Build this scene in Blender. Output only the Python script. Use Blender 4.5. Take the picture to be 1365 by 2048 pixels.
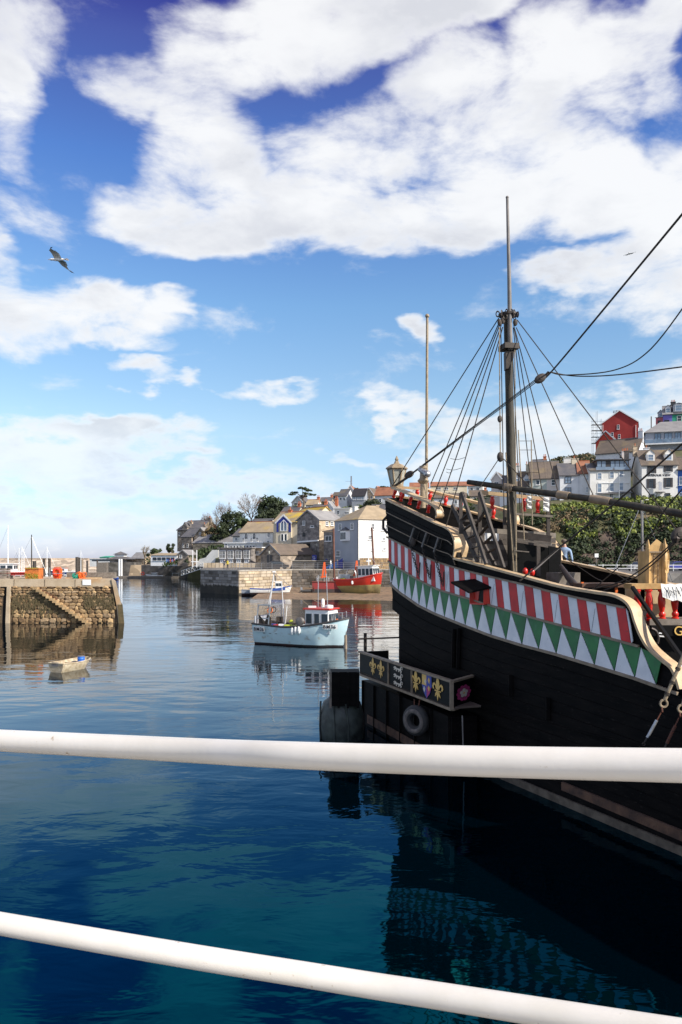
import bpy, bmesh, math, random
from mathutils import Vector, Matrix, Euler
R = math.radians
rnd = random.Random(7)
for o in list(bpy.data.objects): bpy.data.objects.remove(o)
sc = bpy.context.scene
COL = sc.collection
# ------------------------------------------------------------------ camera
F, CX, HY, H = 1500.0, 682.5, 1115.0, 6.0      # focal length in px of the 1365x2048 photo, horizon row, eye height
cam = bpy.data.cameras.new('camera'); camo = bpy.data.objects.new('camera', cam); COL.objects.link(camo)
camo.location = (0, 0, H); camo.rotation_euler = (R(90), 0, 0)
cam.sensor_fit = 'VERTICAL'; cam.sensor_height = 36; cam.sensor_width = 24
cam.lens = F / 2048 * 36; cam.shift_y = (HY - 1024) / 2048
cam.clip_start = .1; cam.clip_end = 9000
sc.camera = camo
sc.render.resolution_x = 682; sc.render.resolution_y = 1024
sc.render.engine = 'CYCLES'
sc.view_settings.view_transform = 'Standard'; sc.view_settings.look = 'None'
sc.view_settings.exposure = 0.42; sc.view_settings.gamma = 1
sc.view_settings.use_curve_mapping = False
# ------------------------------------------------------------------ sun
SUN_EL = R(34); SXY = Vector((.85, -.53)).normalized()
SDIR = Vector((SXY.x * math.cos(SUN_EL), SXY.y * math.cos(SUN_EL), math.sin(SUN_EL)))
sl = bpy.data.lights.new('sun', 'SUN'); sl.energy = 5.0; sl.angle = R(.53); sl.color = (1, .93, .82)
so = bpy.data.objects.new('sun', sl); COL.objects.link(so); so.location = (60, -60, 80)
so.rotation_euler = SDIR.to_track_quat('Z', 'Y').to_euler()
# ------------------------------------------------------------------ world: Nishita sky with cumulus
wd = bpy.data.worlds.new('World'); sc.world = wd; wd.use_nodes = True
nt = wd.node_tree; nt.nodes.clear()
def N(t, **k):
    n = nt.nodes.new(t)
    for a, b in k.items(): setattr(n, a, b)
    return n
def L(a, b): nt.links.new(a, b)
def mth(op, a, b=None, c=None, clamp=False):
    n = N('ShaderNodeMath', operation=op); n.use_clamp = clamp
    for i, v in enumerate((a, b, c)):
        if v is None: continue
        if isinstance(v, (int, float)): n.inputs[i].default_value = v
        else: L(v, n.inputs[i])
    return n.outputs[0]
def mixc(f, a, b):
    n = N('ShaderNodeMix', data_type='RGBA'); n.clamp_factor = True
    for i, v in ((0, f), (6, a), (7, b)):
        if isinstance(v, (int, float)): n.inputs[i].default_value = v
        elif isinstance(v, tuple): n.inputs[i].default_value = v + (1,)
        else: L(v, n.inputs[i])
    return n.outputs[2]
def smooth(x, a, b):
    n = N('ShaderNodeMapRange', interpolation_type='SMOOTHSTEP'); L(x, n.inputs[0])
    n.inputs[1].default_value = a; n.inputs[2].default_value = b
    return n.outputs[0]
out = N('ShaderNodeOutputWorld'); bg = N('ShaderNodeBackground'); bg.inputs[1].default_value = .072; L(bg.outputs[0], out.inputs[0])
sky = N('ShaderNodeTexSky', sky_type='NISHITA'); sky.sun_disc = False
sky.sun_elevation = SUN_EL; sky.sun_rotation = math.atan2(SXY.x, SXY.y)
sky.air_density = 1.0; sky.dust_density = .3; sky.ozone_density = 3.0
tc = N('ShaderNodeTexCoord'); sp = N('ShaderNodeSeparateXYZ'); L(tc.outputs['Generated'], sp.inputs[0])
X, Y, Z = sp.outputs
azi = mth('ARCTAN2', X, Y); ele = mth('ARCSINE', Z)
# layered cloud coordinate, seamless in every direction
den = mth('ADD', mth('MAXIMUM', Z, 0), .38)
cb = N('ShaderNodeCombineXYZ'); L(mth('DIVIDE', X, den), cb.inputs[0]); L(mth('DIVIDE', Y, den), cb.inputs[1]); L(mth('MULTIPLY', Z, 2.0), cb.inputs[2])
def noise(vec, scale, detail=8, rough=.55, dist=0.0):
    n = N('ShaderNodeTexNoise'); n.inputs['Scale'].default_value = scale; n.inputs['Detail'].default_value = detail
    n.inputs['Roughness'].default_value = rough; n.inputs['Distortion'].default_value = dist; L(vec, n.inputs['Vector'])
    return n
warp = noise(cb.outputs[0], 3.2, 5, .55)
ws = N('ShaderNodeVectorMath', operation='SUBTRACT'); L(warp.outputs['Color'], ws.inputs[0]); ws.inputs[1].default_value = (.5, .5, .5)
wv = N('ShaderNodeVectorMath', operation='SCALE'); L(ws.outputs[0], wv.inputs[0]); wv.inputs['Scale'].default_value = .16
ae = N('ShaderNodeCombineXYZ'); L(azi, ae.inputs[0]); L(ele, ae.inputs[1])
aw = N('ShaderNodeVectorMath', operation='ADD'); L(ae.outputs[0], aw.inputs[0]); L(wv.outputs[0], aw.inputs[1])
BLOBS = [  # where cumulus stands in the sky: centre and radii in photo px, weight
 (-5,180,52,105,.62),(20,40,70,45,.3),
 (300,170,130,52,.95),(430,115,135,72,.95),(590,60,165,78,.95),(800,30,190,60,1),(960,5,90,34,.75),(400,235,110,80,1),(430,340,150,110,1),(290,400,110,60,.85),(400,450,130,42,.7),
 (520,400,150,80,.95),(740,300,170,100,1),(640,420,160,75,1),(900,190,150,85,1),(1000,310,200,110,1),(860,440,190,60,1),(1100,150,120,95,1),(1240,140,110,80,1),(1345,110,55,110,.95),(1150,345,110,80,.9),
 (1250,390,130,55,1),(1340,410,90,100,1),(1140,525,90,45,1),(1290,560,140,85,1),(1345,640,110,50,1),
 (50,630,200,85,1),(225,625,115,70,1),(5,545,65,50,.9),(325,605,50,36,.8),(150,695,170,26,.8),
 (290,762,80,24,.7),(385,768,42,14,.6),(530,790,85,23,.62),
 (60,890,300,52,1.05),(260,888,160,40,.95),(100,955,350,50,.95),(450,965,210,30,.62),(150,1040,280,40,.55),
 (850,820,125,34,.8),(750,835,55,18,.6),(720,912,72,22,.72),(900,925,140,42,.85),(1000,850,200,52,.85),(1200,850,210,80,.95),(870,680,32,22,.6),(1230,762,45,20,.6),(1100,930,210,60,.85),(1400,800,150,70,.9)]
S = None
for (bx, by, rx, ry, w) in BLOBS:
    a0 = math.atan((bx - CX) / F); e0 = math.atan((HY - by) / F * math.cos(a0))
    sb = N('ShaderNodeVectorMath', operation='SUBTRACT'); L(aw.outputs[0], sb.inputs[0]); sb.inputs[1].default_value = (a0, e0, 0)
    ml = N('ShaderNodeVectorMath', operation='MULTIPLY'); L(sb.outputs[0], ml.inputs[0]); ml.inputs[1].default_value = (F / rx, F / ry, 0)
    dt = N('ShaderNodeVectorMath', operation='DOT_PRODUCT'); L(ml.outputs[0], dt.inputs[0]); L(ml.outputs[0], dt.inputs[1])
    f = mth('MULTIPLY', mth('SUBTRACT', 1.0, dt.outputs['Value']), w)
    if S is None: S = f
    else:
        mx = N('ShaderNodeMath', operation='SMOOTH_MAX'); L(S, mx.inputs[0]); L(f, mx.inputs[1]); mx.inputs[2].default_value = .15; S = mx.outputs[0]
S = mth('MAXIMUM', S, -.35)
# the rest of the sky carries the same broken cumulus
big = noise(cb.outputs[0], 1.5, 3, .5)
rest = mth('MULTIPLY', mth('SUBTRACT', big.outputs[0], .47), 4.5)
side = smooth(mth('ABSOLUTE', azi), .46, .62); up = smooth(ele, .66, .8)
om = mth('MAXIMUM', side, up)
S2 = mth('ADD', mth('MULTIPLY', S, mth('SUBTRACT', 1.0, om)), mth('MULTIPLY', rest, om))
fb = noise(cb.outputs[0], 5.5, 13, .62, .25)
D = mth('ADD', mth('MINIMUM', mth('MULTIPLY', S2, 1.25), .8), mth('MULTIPLY', mth('SUBTRACT', fb.outputs[0], .525), 3.9))
alpha = mth('MULTIPLY', smooth(D, -.4, .9), .97)
# body shading of the clouds: thick cores slightly grey, thin tops bright
sh = noise(cb.outputs[0], 3.4, 6, .5)
sh2 = noise(cb.outputs[0], 9.0, 7, .55, .3)
shade = mth('MULTIPLY', smooth(mth('ADD', mth('MULTIPLY', sh.outputs[0], .65), mth('MULTIPLY', sh2.outputs[0], .35)), .42, .62), smooth(D, .35, 1.0))
ccol = mixc(shade, (10.3, 10.4, 10.5), (7.7, 7.9, 8.4))
sk = N('ShaderNodeMix', data_type='RGBA', blend_type='MULTIPLY'); sk.inputs[0].default_value = 1
L(sky.outputs[0], sk.inputs[6])
ramp = N('ShaderNodeValToRGB'); L(mth('MULTIPLY', ele, 1.4), ramp.inputs[0])
e = ramp.color_ramp.elements
e[0].position = 0; e[0].color = (1.02, 1.12, 1.75, 1); e[1].position = 1.0; e[1].color = (.5, .45, 1.15, 1)
for p, c in ((.235, (1.9, 1.85, 1.7)), (.452, (1.55, 1.85, 1.95)), (.668, (.98, 1.36, 2.0)), (.833, (.9, .8, 1.55)), (.895, (.55, .38, 1.25))):
    x = e.new(p); x.color = c + (1,)
L(ramp.outputs[0], sk.inputs[7])
fin = mixc(mth('MULTIPLY', alpha, mth('ADD', .5, mth('MULTIPLY', smooth(ele, 0, .25), .47))), sk.outputs[2], ccol)
L(fin, bg.inputs[0])
# ------------------------------------------------------------------ placing helpers
def W(px, py, y): return Vector(((px - CX) * y / F, y, H - (py - HY) * y / F))     # a photo pixel at a known distance
def G(px, py, z=0.0):
    y = F * (H - z) / (py - HY); return Vector(((px - CX) * y / F, y, z))
def lerp(a, b, t): return a + (b - a) * t
def curve(pts):
    pts = sorted(pts)
    def f(x):
        if x <= pts[0][0]:
            a, b = pts[0], pts[1]
        elif x >= pts[-1][0]:
            a, b = pts[-2], pts[-1]
        else:
            for a, b in zip(pts, pts[1:]):
                if a[0] <= x <= b[0]: break
        return a[1] + (b[1] - a[1]) * (x - a[0]) / (b[0] - a[0])
    return f
# ------------------------------------------------------------------ materials
MATS = {}
def mat(name, c1, c2=None, scale=2.0, rough=.6, bump=0.0, bscale=None, metal=0.0, randv=0.0, stretch=(1, 1, 1), thr=(.35, .65), spec=None, c3=None, s3=1.0, t3=(.5, .65), ior=None, detail=6, cells=None, courses=None):
    m = bpy.data.materials.new(name); m.use_nodes = True; t = m.node_tree; b = t.nodes['Principled BSDF']
    b.inputs['Roughness'].default_value = rough; b.inputs['Metallic'].default_value = metal
    if spec is not None: b.inputs['Specular IOR Level'].default_value = spec
    if ior: b.inputs['IOR'].default_value = ior
    ge = t.nodes.new('ShaderNodeNewGeometry'); mp = t.nodes.new('ShaderNodeMapping'); t.links.new(ge.outputs['Position'], mp.inputs[0]); mp.inputs['Scale'].default_value = stretch
    def nz(s, d=detail):
        n = t.nodes.new('ShaderNodeTexNoise'); n.inputs['Scale'].default_value = s; n.inputs['Detail'].default_value = d; t.links.new(mp.outputs[0], n.inputs['Vector']); return n.outputs[0]
    def mr(x, a, bb):
        n = t.nodes.new('ShaderNodeMapRange'); t.links.new(x, n.inputs[0]); n.inputs[1].default_value = a; n.inputs[2].default_value = bb; return n.outputs[0]
    def mx(f, a, bb, mode='MIX'):
        n = t.nodes.new('ShaderNodeMix'); n.data_type = 'RGBA'; n.blend_type = mode
        if isinstance(f, float): n.inputs[0].default_value = f
        else: t.links.new(f, n.inputs[0])
        for i, v in ((6, a), (7, bb)):
            if isinstance(v, tuple): n.inputs[i].default_value = v + (1,)
            else: t.links.new(v, n.inputs[i])
        return n.outputs[2]
    if c2 is None: c2 = tuple(x * .82 for x in c1)
    col = mx(mr(nz(scale), *thr), c1, c2)
    if c3: col = mx(mr(nz(s3), *t3), col, c3)
    if cells:      # rubble / ashlar pattern too far away to model stone by stone
        vo = t.nodes.new('ShaderNodeTexVoronoi'); vo.inputs['Scale'].default_value = cells; m3 = t.nodes.new('ShaderNodeMapping'); m3.inputs['Scale'].default_value = (.6, .6, 1.1); t.links.new(ge.outputs['Position'], m3.inputs[0]); t.links.new(m3.outputs[0], vo.inputs['Vector'])
        sx = t.nodes.new('ShaderNodeSeparateColor'); t.links.new(vo.outputs['Color'], sx.inputs[0]); m4 = t.nodes.new('ShaderNodeMapRange'); t.links.new(sx.outputs[0], m4.inputs[0]); m4.inputs[3].default_value = .62; m4.inputs[4].default_value = 1.35
        vs_ = t.nodes.new('ShaderNodeVectorMath'); vs_.operation = 'SCALE'; t.links.new(col, vs_.inputs[0]); t.links.new(m4.outputs[0], vs_.inputs['Scale']); col = vs_.outputs[0]
    if courses:    # slate courses
        wv_ = t.nodes.new('ShaderNodeTexWave'); wv_.bands_direction = 'Z'; wv_.inputs['Scale'].default_value = courses; wv_.inputs['Distortion'].default_value = 1.2; wv_.inputs['Detail'].default_value = 3; wv_.inputs['Detail Scale'].default_value = 3; t.links.new(ge.outputs['Position'], wv_.inputs['Vector'])
        m4 = t.nodes.new('ShaderNodeMapRange'); t.links.new(wv_.outputs['Fac'], m4.inputs[0]); m4.inputs[3].default_value = .72; m4.inputs[4].default_value = 1.16
        vs_ = t.nodes.new('ShaderNodeVectorMath'); vs_.operation = 'SCALE'; t.links.new(col, vs_.inputs[0]); t.links.new(m4.outputs[0], vs_.inputs['Scale']); col = vs_.outputs[0]
    if randv:
        oi = t.nodes.new('ShaderNodeObjectInfo'); m2 = t.nodes.new('ShaderNodeMapRange'); t.links.new(oi.outputs['Random'], m2.inputs[0])
        m2.inputs[3].default_value = 1 - randv; m2.inputs[4].default_value = 1 + randv
        vm = t.nodes.new('ShaderNodeVectorMath'); vm.operation = 'SCALE'; t.links.new(col, vm.inputs[0]); t.links.new(m2.outputs[0], vm.inputs['Scale']); col = vm.outputs[0]
    t.links.new(col, b.inputs['Base Color'])
    if bump:
        bn = t.nodes.new('ShaderNodeBump'); bn.inputs['Strength'].default_value = 1; bn.inputs['Distance'].default_value = bump
        t.links.new(nz(bscale or scale * 4), bn.inputs['Height']); t.links.new(bn.outputs[0], b.inputs['Normal'])
    MATS[name] = m
    return m
# ------------------------------------------------------------------ mesh builder
def wloc(o):
    v = Vector((0, 0, 0))
    while o: v = v + o.location; o = o.parent
    return v
class MB:
    def __init__(s): s.v = []; s.f = []
    def add(s, vs, fs):
        n = len(s.v); s.v += [Vector(v) for v in vs]; s.f += [tuple(i + n for i in f) for f in fs]; return s
    def box(s, c, d, rot=None):
        c = Vector(c); hx, hy, hz = d[0] / 2, d[1] / 2, d[2] / 2
        vs = [Vector((x, y, z)) for x in (-hx, hx) for y in (-hy, hy) for z in (-hz, hz)]
        if rot is not None:
            m = rot if isinstance(rot, Matrix) else Matrix.Rotation(rot, 3, 'Z')
            vs = [m @ v for v in vs]
        return s.add([v + c for v in vs], [(0, 1, 3, 2), (4, 6, 7, 5), (0, 4, 5, 1), (2, 3, 7, 6), (0, 2, 6, 4), (1, 5, 7, 3)])
    def beam(s, a, b, w, h=None, up=(0, 0, 1)):
        a, b = Vector(a), Vector(b); h = h or w; d = b - a; ln = d.length
        if ln < 1e-6: return s
        x = d / ln; u = Vector(up)
        if abs(x.dot(u)) > .98: u = Vector((0, 1, 0))
        y = u.cross(x).normalized(); z = x.cross(y)
        m = Matrix((x, y, z)).transposed()
        return s.box((a + b) / 2, (ln, w, h), m)
    def tube(s, pts, r, n=8, caps=True):
        pts = [Vector(p) for p in pts]
        rs = r if isinstance(r, (list, tuple)) else [r] * len(pts)
        rings = []
        ref = None
        for i, p in enumerate(pts):
            d = (pts[min(i + 1, len(pts) - 1)] - pts[max(i - 1, 0)]).normalized()
            if ref is None: ref = Vector((0, 0, 1)) if abs(d.z) < .9 else Vector((1, 0, 0))
            a = (ref - d * ref.dot(d)).normalized(); ref = a; b = d.cross(a)
            rings.append([p + (a * math.cos(2 * math.pi * k / n) + b * math.sin(2 * math.pi * k / n)) * rs[i] for k in range(n)])
        vs = [v for q in rings for v in q]; fs = []
        for i in range(len(pts) - 1):
            for k in range(n): fs.append((i * n + k, i * n + (k + 1) % n, (i + 1) * n + (k + 1) % n, (i + 1) * n + k))
        if caps: fs.append(tuple(range(n))[::-1]); fs.append(tuple((len(pts) - 1) * n + k for k in range(n)))
        return s.add(vs, fs)
    def lathe(s, c, prof, n=12, ax='Z'):
        c = Vector(c); vs = []
        for r, z in prof:
            for k in range(n):
                a = 2 * math.pi * k / n; p = Vector((r * math.cos(a), r * math.sin(a), z))
                if ax == 'Y': p = Vector((p.x, p.z, p.y))
                if ax == 'X': p = Vector((p.z, p.x, p.y))
                vs.append(c + p)
        fs = [(i * n + k, i * n + (k + 1) % n, (i + 1) * n + (k + 1) % n, (i + 1) * n + k) for i in range(len(prof) - 1) for k in range(n)]
        fs.append(tuple(range(n))[::-1]); fs.append(tuple((len(prof) - 1) * n + k for k in range(n)))
        return s.add(vs, fs)
    def prism(s, poly, off):
        """polygon (3D points) extruded by the vector off"""
        n = len(poly); poly = [Vector(p) for p in poly]; off = Vector(off)
        return s.add(poly + [p + off for p in poly], [tuple(range(n))[::-1], tuple(range(n, 2 * n))] + [(i, (i + 1) % n, n + (i + 1) % n, n + i) for i in range(n)])
    def grid(s, rows):
        n = len(rows[0]); return s.add([p for r in rows for p in r], [(i * n + k, i * n + k + 1, (i + 1) * n + k + 1, (i + 1) * n + k) for i in range(len(rows) - 1) for k in range(n - 1)])
    def slab(s, rows, off):
        """grid sheet given a thickness by the vector off"""
        off = Vector(off); n = len(rows[0]); m = len(rows); base = len(s.v)
        s.grid(rows); s.grid([[Vector(p) + off for p in r] for r in rows]); b2 = base + n * m
        per = [k for k in range(n)] + [i * n + n - 1 for i in range(1, m)] + [(m - 1) * n + k for k in range(n - 2, -1, -1)] + [i * n for i in range(m - 2, 0, -1)]
        for i in range(len(per)):
            a, b = per[i], per[(i + 1) % len(per)]; s.f.append((base + a, base + b, b2 + b, b2 + a))
        return s
    def sphere(s, c, r, n=8, m=6, sc3=(1, 1, 1)):
        prof = [(max(math.sin(math.pi * i / m), .02) * r, -math.cos(math.pi * i / m) * r) for i in range(m + 1)]
        k = len(s.v); s.lathe((0, 0, 0), prof, n); c = Vector(c)
        for i in range(k, len(s.v)): v = s.v[i]; s.v[i] = Vector((v.x * sc3[0], v.y * sc3[1], v.z * sc3[2])) + c
        return s
    def torus(s, c, Rr, r, n=20, m=8, mtx=None):
        vs = []; c = Vector(c)
        for i in range(n):
            a = 2 * math.pi * i / n
            for k in range(m):
                b = 2 * math.pi * k / m; p = Vector(((Rr + r * math.cos(b)) * math.cos(a), (Rr + r * math.cos(b)) * math.sin(a), r * math.sin(b)))
                vs.append(c + (mtx @ p if mtx else p))
        return s.add(vs, [(i * m + k, ((i + 1) % n) * m + k, ((i + 1) % n) * m + (k + 1) % m, i * m + (k + 1) % m) for i in range(n) for k in range(m)])
    def mesh(s, name, m, smooth=False, off=Vector((0, 0, 0))):
        me = bpy.data.meshes.new(name); me.from_pydata([tuple(v - off) for v in s.v], [], s.f)
        if m: me.materials.append(MATS[m] if isinstance(m, str) else m)
        bm = bmesh.new(); bm.from_mesh(me); bmesh.ops.recalc_face_normals(bm, faces=bm.faces); bm.to_mesh(me); bm.free()
        if smooth:
            me.polygons.foreach_set('use_smooth', [True] * len(me.polygons)); 
            try: me.set_sharp_from_angle(angle=R(40))
            except Exception: pass
        me.update(); return me
    def build(s, name, m, parent=None, smooth=False, local=False, label=None):
        if parent is None:
            xs = [v.x for v in s.v]; ys = [v.y for v in s.v]; zs = [v.z for v in s.v]
            off = Vector(((min(xs) + max(xs)) / 2, (min(ys) + max(ys)) / 2, min(zs)))
        else: off = Vector((0, 0, 0)) if local else wloc(parent)
        o = bpy.data.objects.new(name, s.mesh(name, m, smooth, off)); COL.objects.link(o)
        if parent is None: o.location = off
        else: o.parent = parent
        if label: o['label'] = label
        return o
def tag(o, label, cat, group=None):
    o['label'] = label; o['category'] = cat
    if group: o['group'] = group
    return o
def thing(name, loc, label, cat, group=None, rz=0.0):
    o = bpy.data.objects.new(name, None); o.empty_display_size = .3; COL.objects.link(o); o.location = loc; o.rotation_euler = (0, 0, rz)
    return tag(o, label, cat, group)
def structure(name, mb, m, smooth=False):
    o = mb.build(name, m, None, smooth); o['kind'] = 'structure'; return o
def stuff(o): o['kind'] = 'stuff'; return o
def inst(src, name, parent, loc=(0, 0, 0), rot=(0, 0, 0), scl=(1, 1, 1)):
    o = bpy.data.objects.new(name, src.data if hasattr(src, 'data') and not isinstance(src, bpy.types.Mesh) else src)
    COL.objects.link(o); o.parent = parent; o.location = loc; o.rotation_euler = rot; o.scale = scl; return o
def copy_tree(o, parent=None, loc=None, rz=None, label=None):
    kids = [c for c in bpy.data.objects if c.parent == o]
    c = o.copy(); COL.objects.link(c); c.parent = parent
    if loc is not None: c.location = loc
    if rz is not None: c.rotation_euler = (0, 0, rz)
    if label: c['label'] = label
    for k in kids: copy_tree(k, c)
    return c
def text(body, size, m, parent, org, ex, ez, depth=.01, name='lettering', align='CENTER', bold=0.0):
    """flat lettering turned into a mesh: org = centre, ex = reading direction, ez = up"""
    cu = bpy.data.curves.new('lettering', 'FONT'); cu.body = body; cu.size = size; cu.extrude = depth / 2; cu.align_x = align; cu.align_y = 'CENTER'; cu.offset = bold
    to = bpy.data.objects.new('tmp', cu); COL.objects.link(to)
    dg = bpy.context.evaluated_depsgraph_get(); me = bpy.data.meshes.new_from_object(to.evaluated_get(dg)); bpy.data.objects.remove(to)
    ex = Vector(ex).normalized(); ez = Vector(ez).normalized(); n = ex.cross(ez)
    mt = Matrix((ex, ez, n)).transposed(); off = wloc(parent) if parent else Vector((0, 0, 0))
    for v in me.vertices: v.co = mt @ v.co + Vector(org) - off
    me.materials.clear(); me.materials.append(MATS[m]); me.name = name
    o = bpy.data.objects.new(name, me); COL.objects.link(o); o.parent = parent; return o

def letters(body, size, m, parent, org, ex, ez, depth=.01, name='letter', bold=0.0, group_word=False):
    """lettering, one part per character, starting at org"""
    x = 0.0; ex = Vector(ex).normalized(); ezn = Vector(ez).normalized()
    for ch in body:
        if ch == ' ': x += size * .35; continue
        o = text(ch, size, m, parent, Vector(org) + ex * x, ex, ezn, depth, name, 'LEFT', bold)
        n = ex.cross(ezn); w = max((v.co.dot(ex) for v in o.data.vertices)) - min((v.co.dot(ex) for v in o.data.vertices)); x += w + size * .1
    return x
def rng(a, b, n): return [a + (b - a) * i / (n - 1) for i in range(n)]
def smoothpts(pts, n):
    P = [Vector(p) for p in pts]; out = []
    seg = len(P) - 1
    for i in range(n):
        t = i / (n - 1) * seg; k = min(int(t), seg - 1); u = t - k
        p0, p1, p2, p3 = P[max(k - 1, 0)], P[k], P[k + 1], P[min(k + 2, seg)]
        out.append(.5 * ((2 * p1) + (p2 - p0) * u + (2 * p0 - 5 * p1 + 4 * p2 - p3) * u * u + (3 * p1 - p0 - 3 * p2 + p3) * u ** 3))
    return out
# ------------------------------------------------------------------ palette
mat('black_tar', (.004, .0038, .004), (.009, .0075, .007), 1.5, .6, .004, 30, stretch=(1, 1, 4), c3=(.035, .03, .026), s3=7, t3=(.62, .78), spec=.06)
mat('dark_wood', (.035, .026, .02), (.07, .055, .045), 3, .7, .004, 30)
mat('cream_wood', (.58, .42, .24), (.42, .29, .16), 4, .45, .002, 30, stretch=(1, 1, 1))
mat('gold_wood', (.58, .37, .15), (.42, .26, .1), 5, .45, .002, 30)
mat('wale_wood', (.3, .23, .16), (.2, .15, .1), 5, .6, .003, 40)
mat('weathered_wood', (.2, .17, .14), (.12, .1, .08), 5, .8, .004, 40, randv=.25)
mat('deck_wood', (.16, .12, .09), (.1, .075, .06), 3, .75, .003, 20)
mat('panel_white', (.8, .8, .82), (.68, .69, .72), 3, .5, .002, 40, c3=(.3, .3, .32), s3=14, t3=(.68, .8), randv=.05)
mat('panel_red', (.62, .018, .02), (.46, .015, .018), 3, .5, .002, 40, c3=(.25, .03, .03), s3=9, t3=(.64, .8), randv=.12)
mat('panel_green', (.03, .2, .055), (.022, .14, .045), 3, .5, .002, 40, c3=(.06, .2, .1), s3=5, t3=(.6, .8), randv=.12)
mat('baluster_red', (.62, .025, .012), (.5, .02, .012), 5, .3)
mat('port_red', (.7, .03, .01), (.6, .025, .01), 5, .4)
mat('rope', (.06, .047, .035), (.03, .024, .02), 20, .9)
mat('rope_pale', (.35, .28, .19), (.22, .17, .11), 20, .9)
mat('rust', (.16, .05, .025), (.07, .03, .02), 20, .8, .003, 60)
mat('iron', (.025, .022, .02), (.06, .04, .03), 20, .5, metal=.3)
mat('steel', (.45, .46, .47), (.33, .33, .34), 10, .35, metal=.7)
mat('mast_wood', (.022, .019, .015), (.06, .05, .032), 4, .7, .004, 30, stretch=(1, 1, .25))
mat('grey_pole', (.2, .18, .17), (.13, .12, .11), 5, .6)
mat('gold_paint', (.8, .52, .15), (.65, .4, .1), 30, .5)
mat('silver_paint', (.75, .68, .56), (.6, .52, .42), 30, .5)
mat('rose_paint', (.6, .06, .22), (.28, .03, .1), 30, .5)
mat('blue_paint', (.06, .09, .4), (.05, .07, .3), 30, .5)
mat('black_paint', (.003, .003, .003), (.006, .006, .006), 10, .5, spec=.15)  # also fills openings and recesses with painted shade
mat('lantern_glass', (.42, .42, .36), (.3, .3, .26), 12, .15)
mat('cloth', (.8, .79, .76), (.7, .7, .68), 8, .9)
mat('ink', (.03, .03, .035), None, 8, .9)
mat('rubber', (.025, .025, .027), (.05, .048, .045), 5, .75, .006, 10)
mat('tyre_dusty', (.2, .17, .15), (.09, .08, .075), 5, .85, .006, 15)
mat('fender_weed', (.008, .011, .01), (.06, .075, .065), 2.2, .5, .02, 5)
mat('hull_foot', (.16, .13, .095), (.07, .055, .04), 3, .9, .02, 12)
mat('hull_foot_brown', (.14, .075, .045), (.06, .035, .025), 3, .9, .02, 12)
mat('lantern_tan', (.36, .28, .18), (.25, .19, .12), 8, .5)
mat('rail_white', (.76, .72, .66), (.7, .66, .59), 9, .3, .00025, 90, c3=(.4, .3, .2), s3=38, t3=(.69, .76))
mat('concrete', (.4, .37, .32), (.3, .27, .23), 1.5, .9, .01, 12)
mat('pier_concrete', (.46, .37, .26), (.34, .26, .17), .8, .9, .015, 9, c3=(.4, .2, .06), s3=.35, t3=(.56, .72))
for i, (a, b) in enumerate((((.31, .2, .1), (.2, .125, .06)), ((.42, .285, .145), (.28, .185, .09)), ((.2, .125, .06), (.12, .072, .038)), ((.34, .24, .14), (.22, .15, .085)))):
    mat('stone%d' % i, a, b, 2.2, .9, .03, 7, randv=.3)
mat('mortar', (.11, .075, .045), (.07, .048, .028), 1.5, .95, .03, 8)
mat('weed', (.075, .06, .025), (.12, .085, .04), 3, .9, .03, 10)
mat('quay_stone', (.5, .42, .32), (.36, .3, .22), .35, .9, .04, 3, c3=(.2, .15, .1), s3=.5, t3=(.55, .75))
mat('quay_grey', (.17, .155, .14), (.1, .09, .08), .4, .9, .04, 3, randv=.15, cells=1.0, c3=(.05, .045, .035), s3=.35, t3=(.5, .7))
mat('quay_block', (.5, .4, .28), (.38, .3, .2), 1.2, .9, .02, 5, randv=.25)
mat('quay_block_shaded', (.3, .28, .26), (.2, .18, .16), 1.2, .9, .02, 5, randv=.25)
mat('quay_block_dark', (.2, .17, .14), (.11, .095, .08), 1.0, .9, .02, 5, randv=.25, c3=(.04, .035, .028), s3=.4, t3=(.45, .65))
mat('tide_black', (.018, .016, .012), (.04, .034, .024), .8, .8, .05, 2)
mat('sand', (.26, .17, .1), (.18, .115, .065), .25, .9, .05, 2, c3=(.09, .07, .045), s3=1.6, t3=(.5, .68))
mat('breakwater', (.5, .4, .3), (.4, .32, .24), .05, .9, .3, .4, cells=.7)
mat('ramp_stone', (.5, .38, .25), (.4, .3, .2), .3, .9, cells=.7)
mat('asphalt', (.06, .06, .062), (.045, .045, .047), 1, .9)
mat('grass', (.05, .09, .02), (.08, .1, .03), .6, .95)
mat('hill_ground', (.06, .07, .025), (.12, .1, .05), .12, .95, .3, .5, c3=(.2, .14, .08), s3=.06, t3=(.55, .7))
mat('cliff_rock', (.1, .07, .055), (.05, .04, .03), .35, .95, .5, .6, c3=(.2, .15, .12), s3=.4, t3=(.62, .75))
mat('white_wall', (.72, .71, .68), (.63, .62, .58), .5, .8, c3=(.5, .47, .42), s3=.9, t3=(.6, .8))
mat('white_wall2', (.7, .71, .72), (.6, .61, .63), .5, .8, c3=(.46, .45, .43), s3=.8, t3=(.6, .8))
mat('cream_wall', (.68, .6, .46), (.56, .48, .35), .3, .8)
mat('pink_wall', (.62, .56, .52), (.55, .5, .47), .3, .8)
mat('sage_wall', (.42, .46, .42), (.36, .4, .37), .3, .8)
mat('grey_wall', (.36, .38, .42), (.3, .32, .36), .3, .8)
mat('blue_wall', (.04, .13, .42), (.035, .1, .34), .3, .8)
mat('navy_wood', (.02, .035, .27), (.016, .03, .2), .8, .6)
mat('red_wall', (.36, .035, .03), (.28, .025, .022), .3, .8)
mat('red_wall_bright', (.55, .06, .035), (.45, .05, .03), .3, .8)
mat('rose_wall', (.5, .14, .16), (.42, .12, .14), .3, .8)
mat('purple_wall', (.19, .16, .5), (.16, .13, .42), .3, .8)
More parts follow.
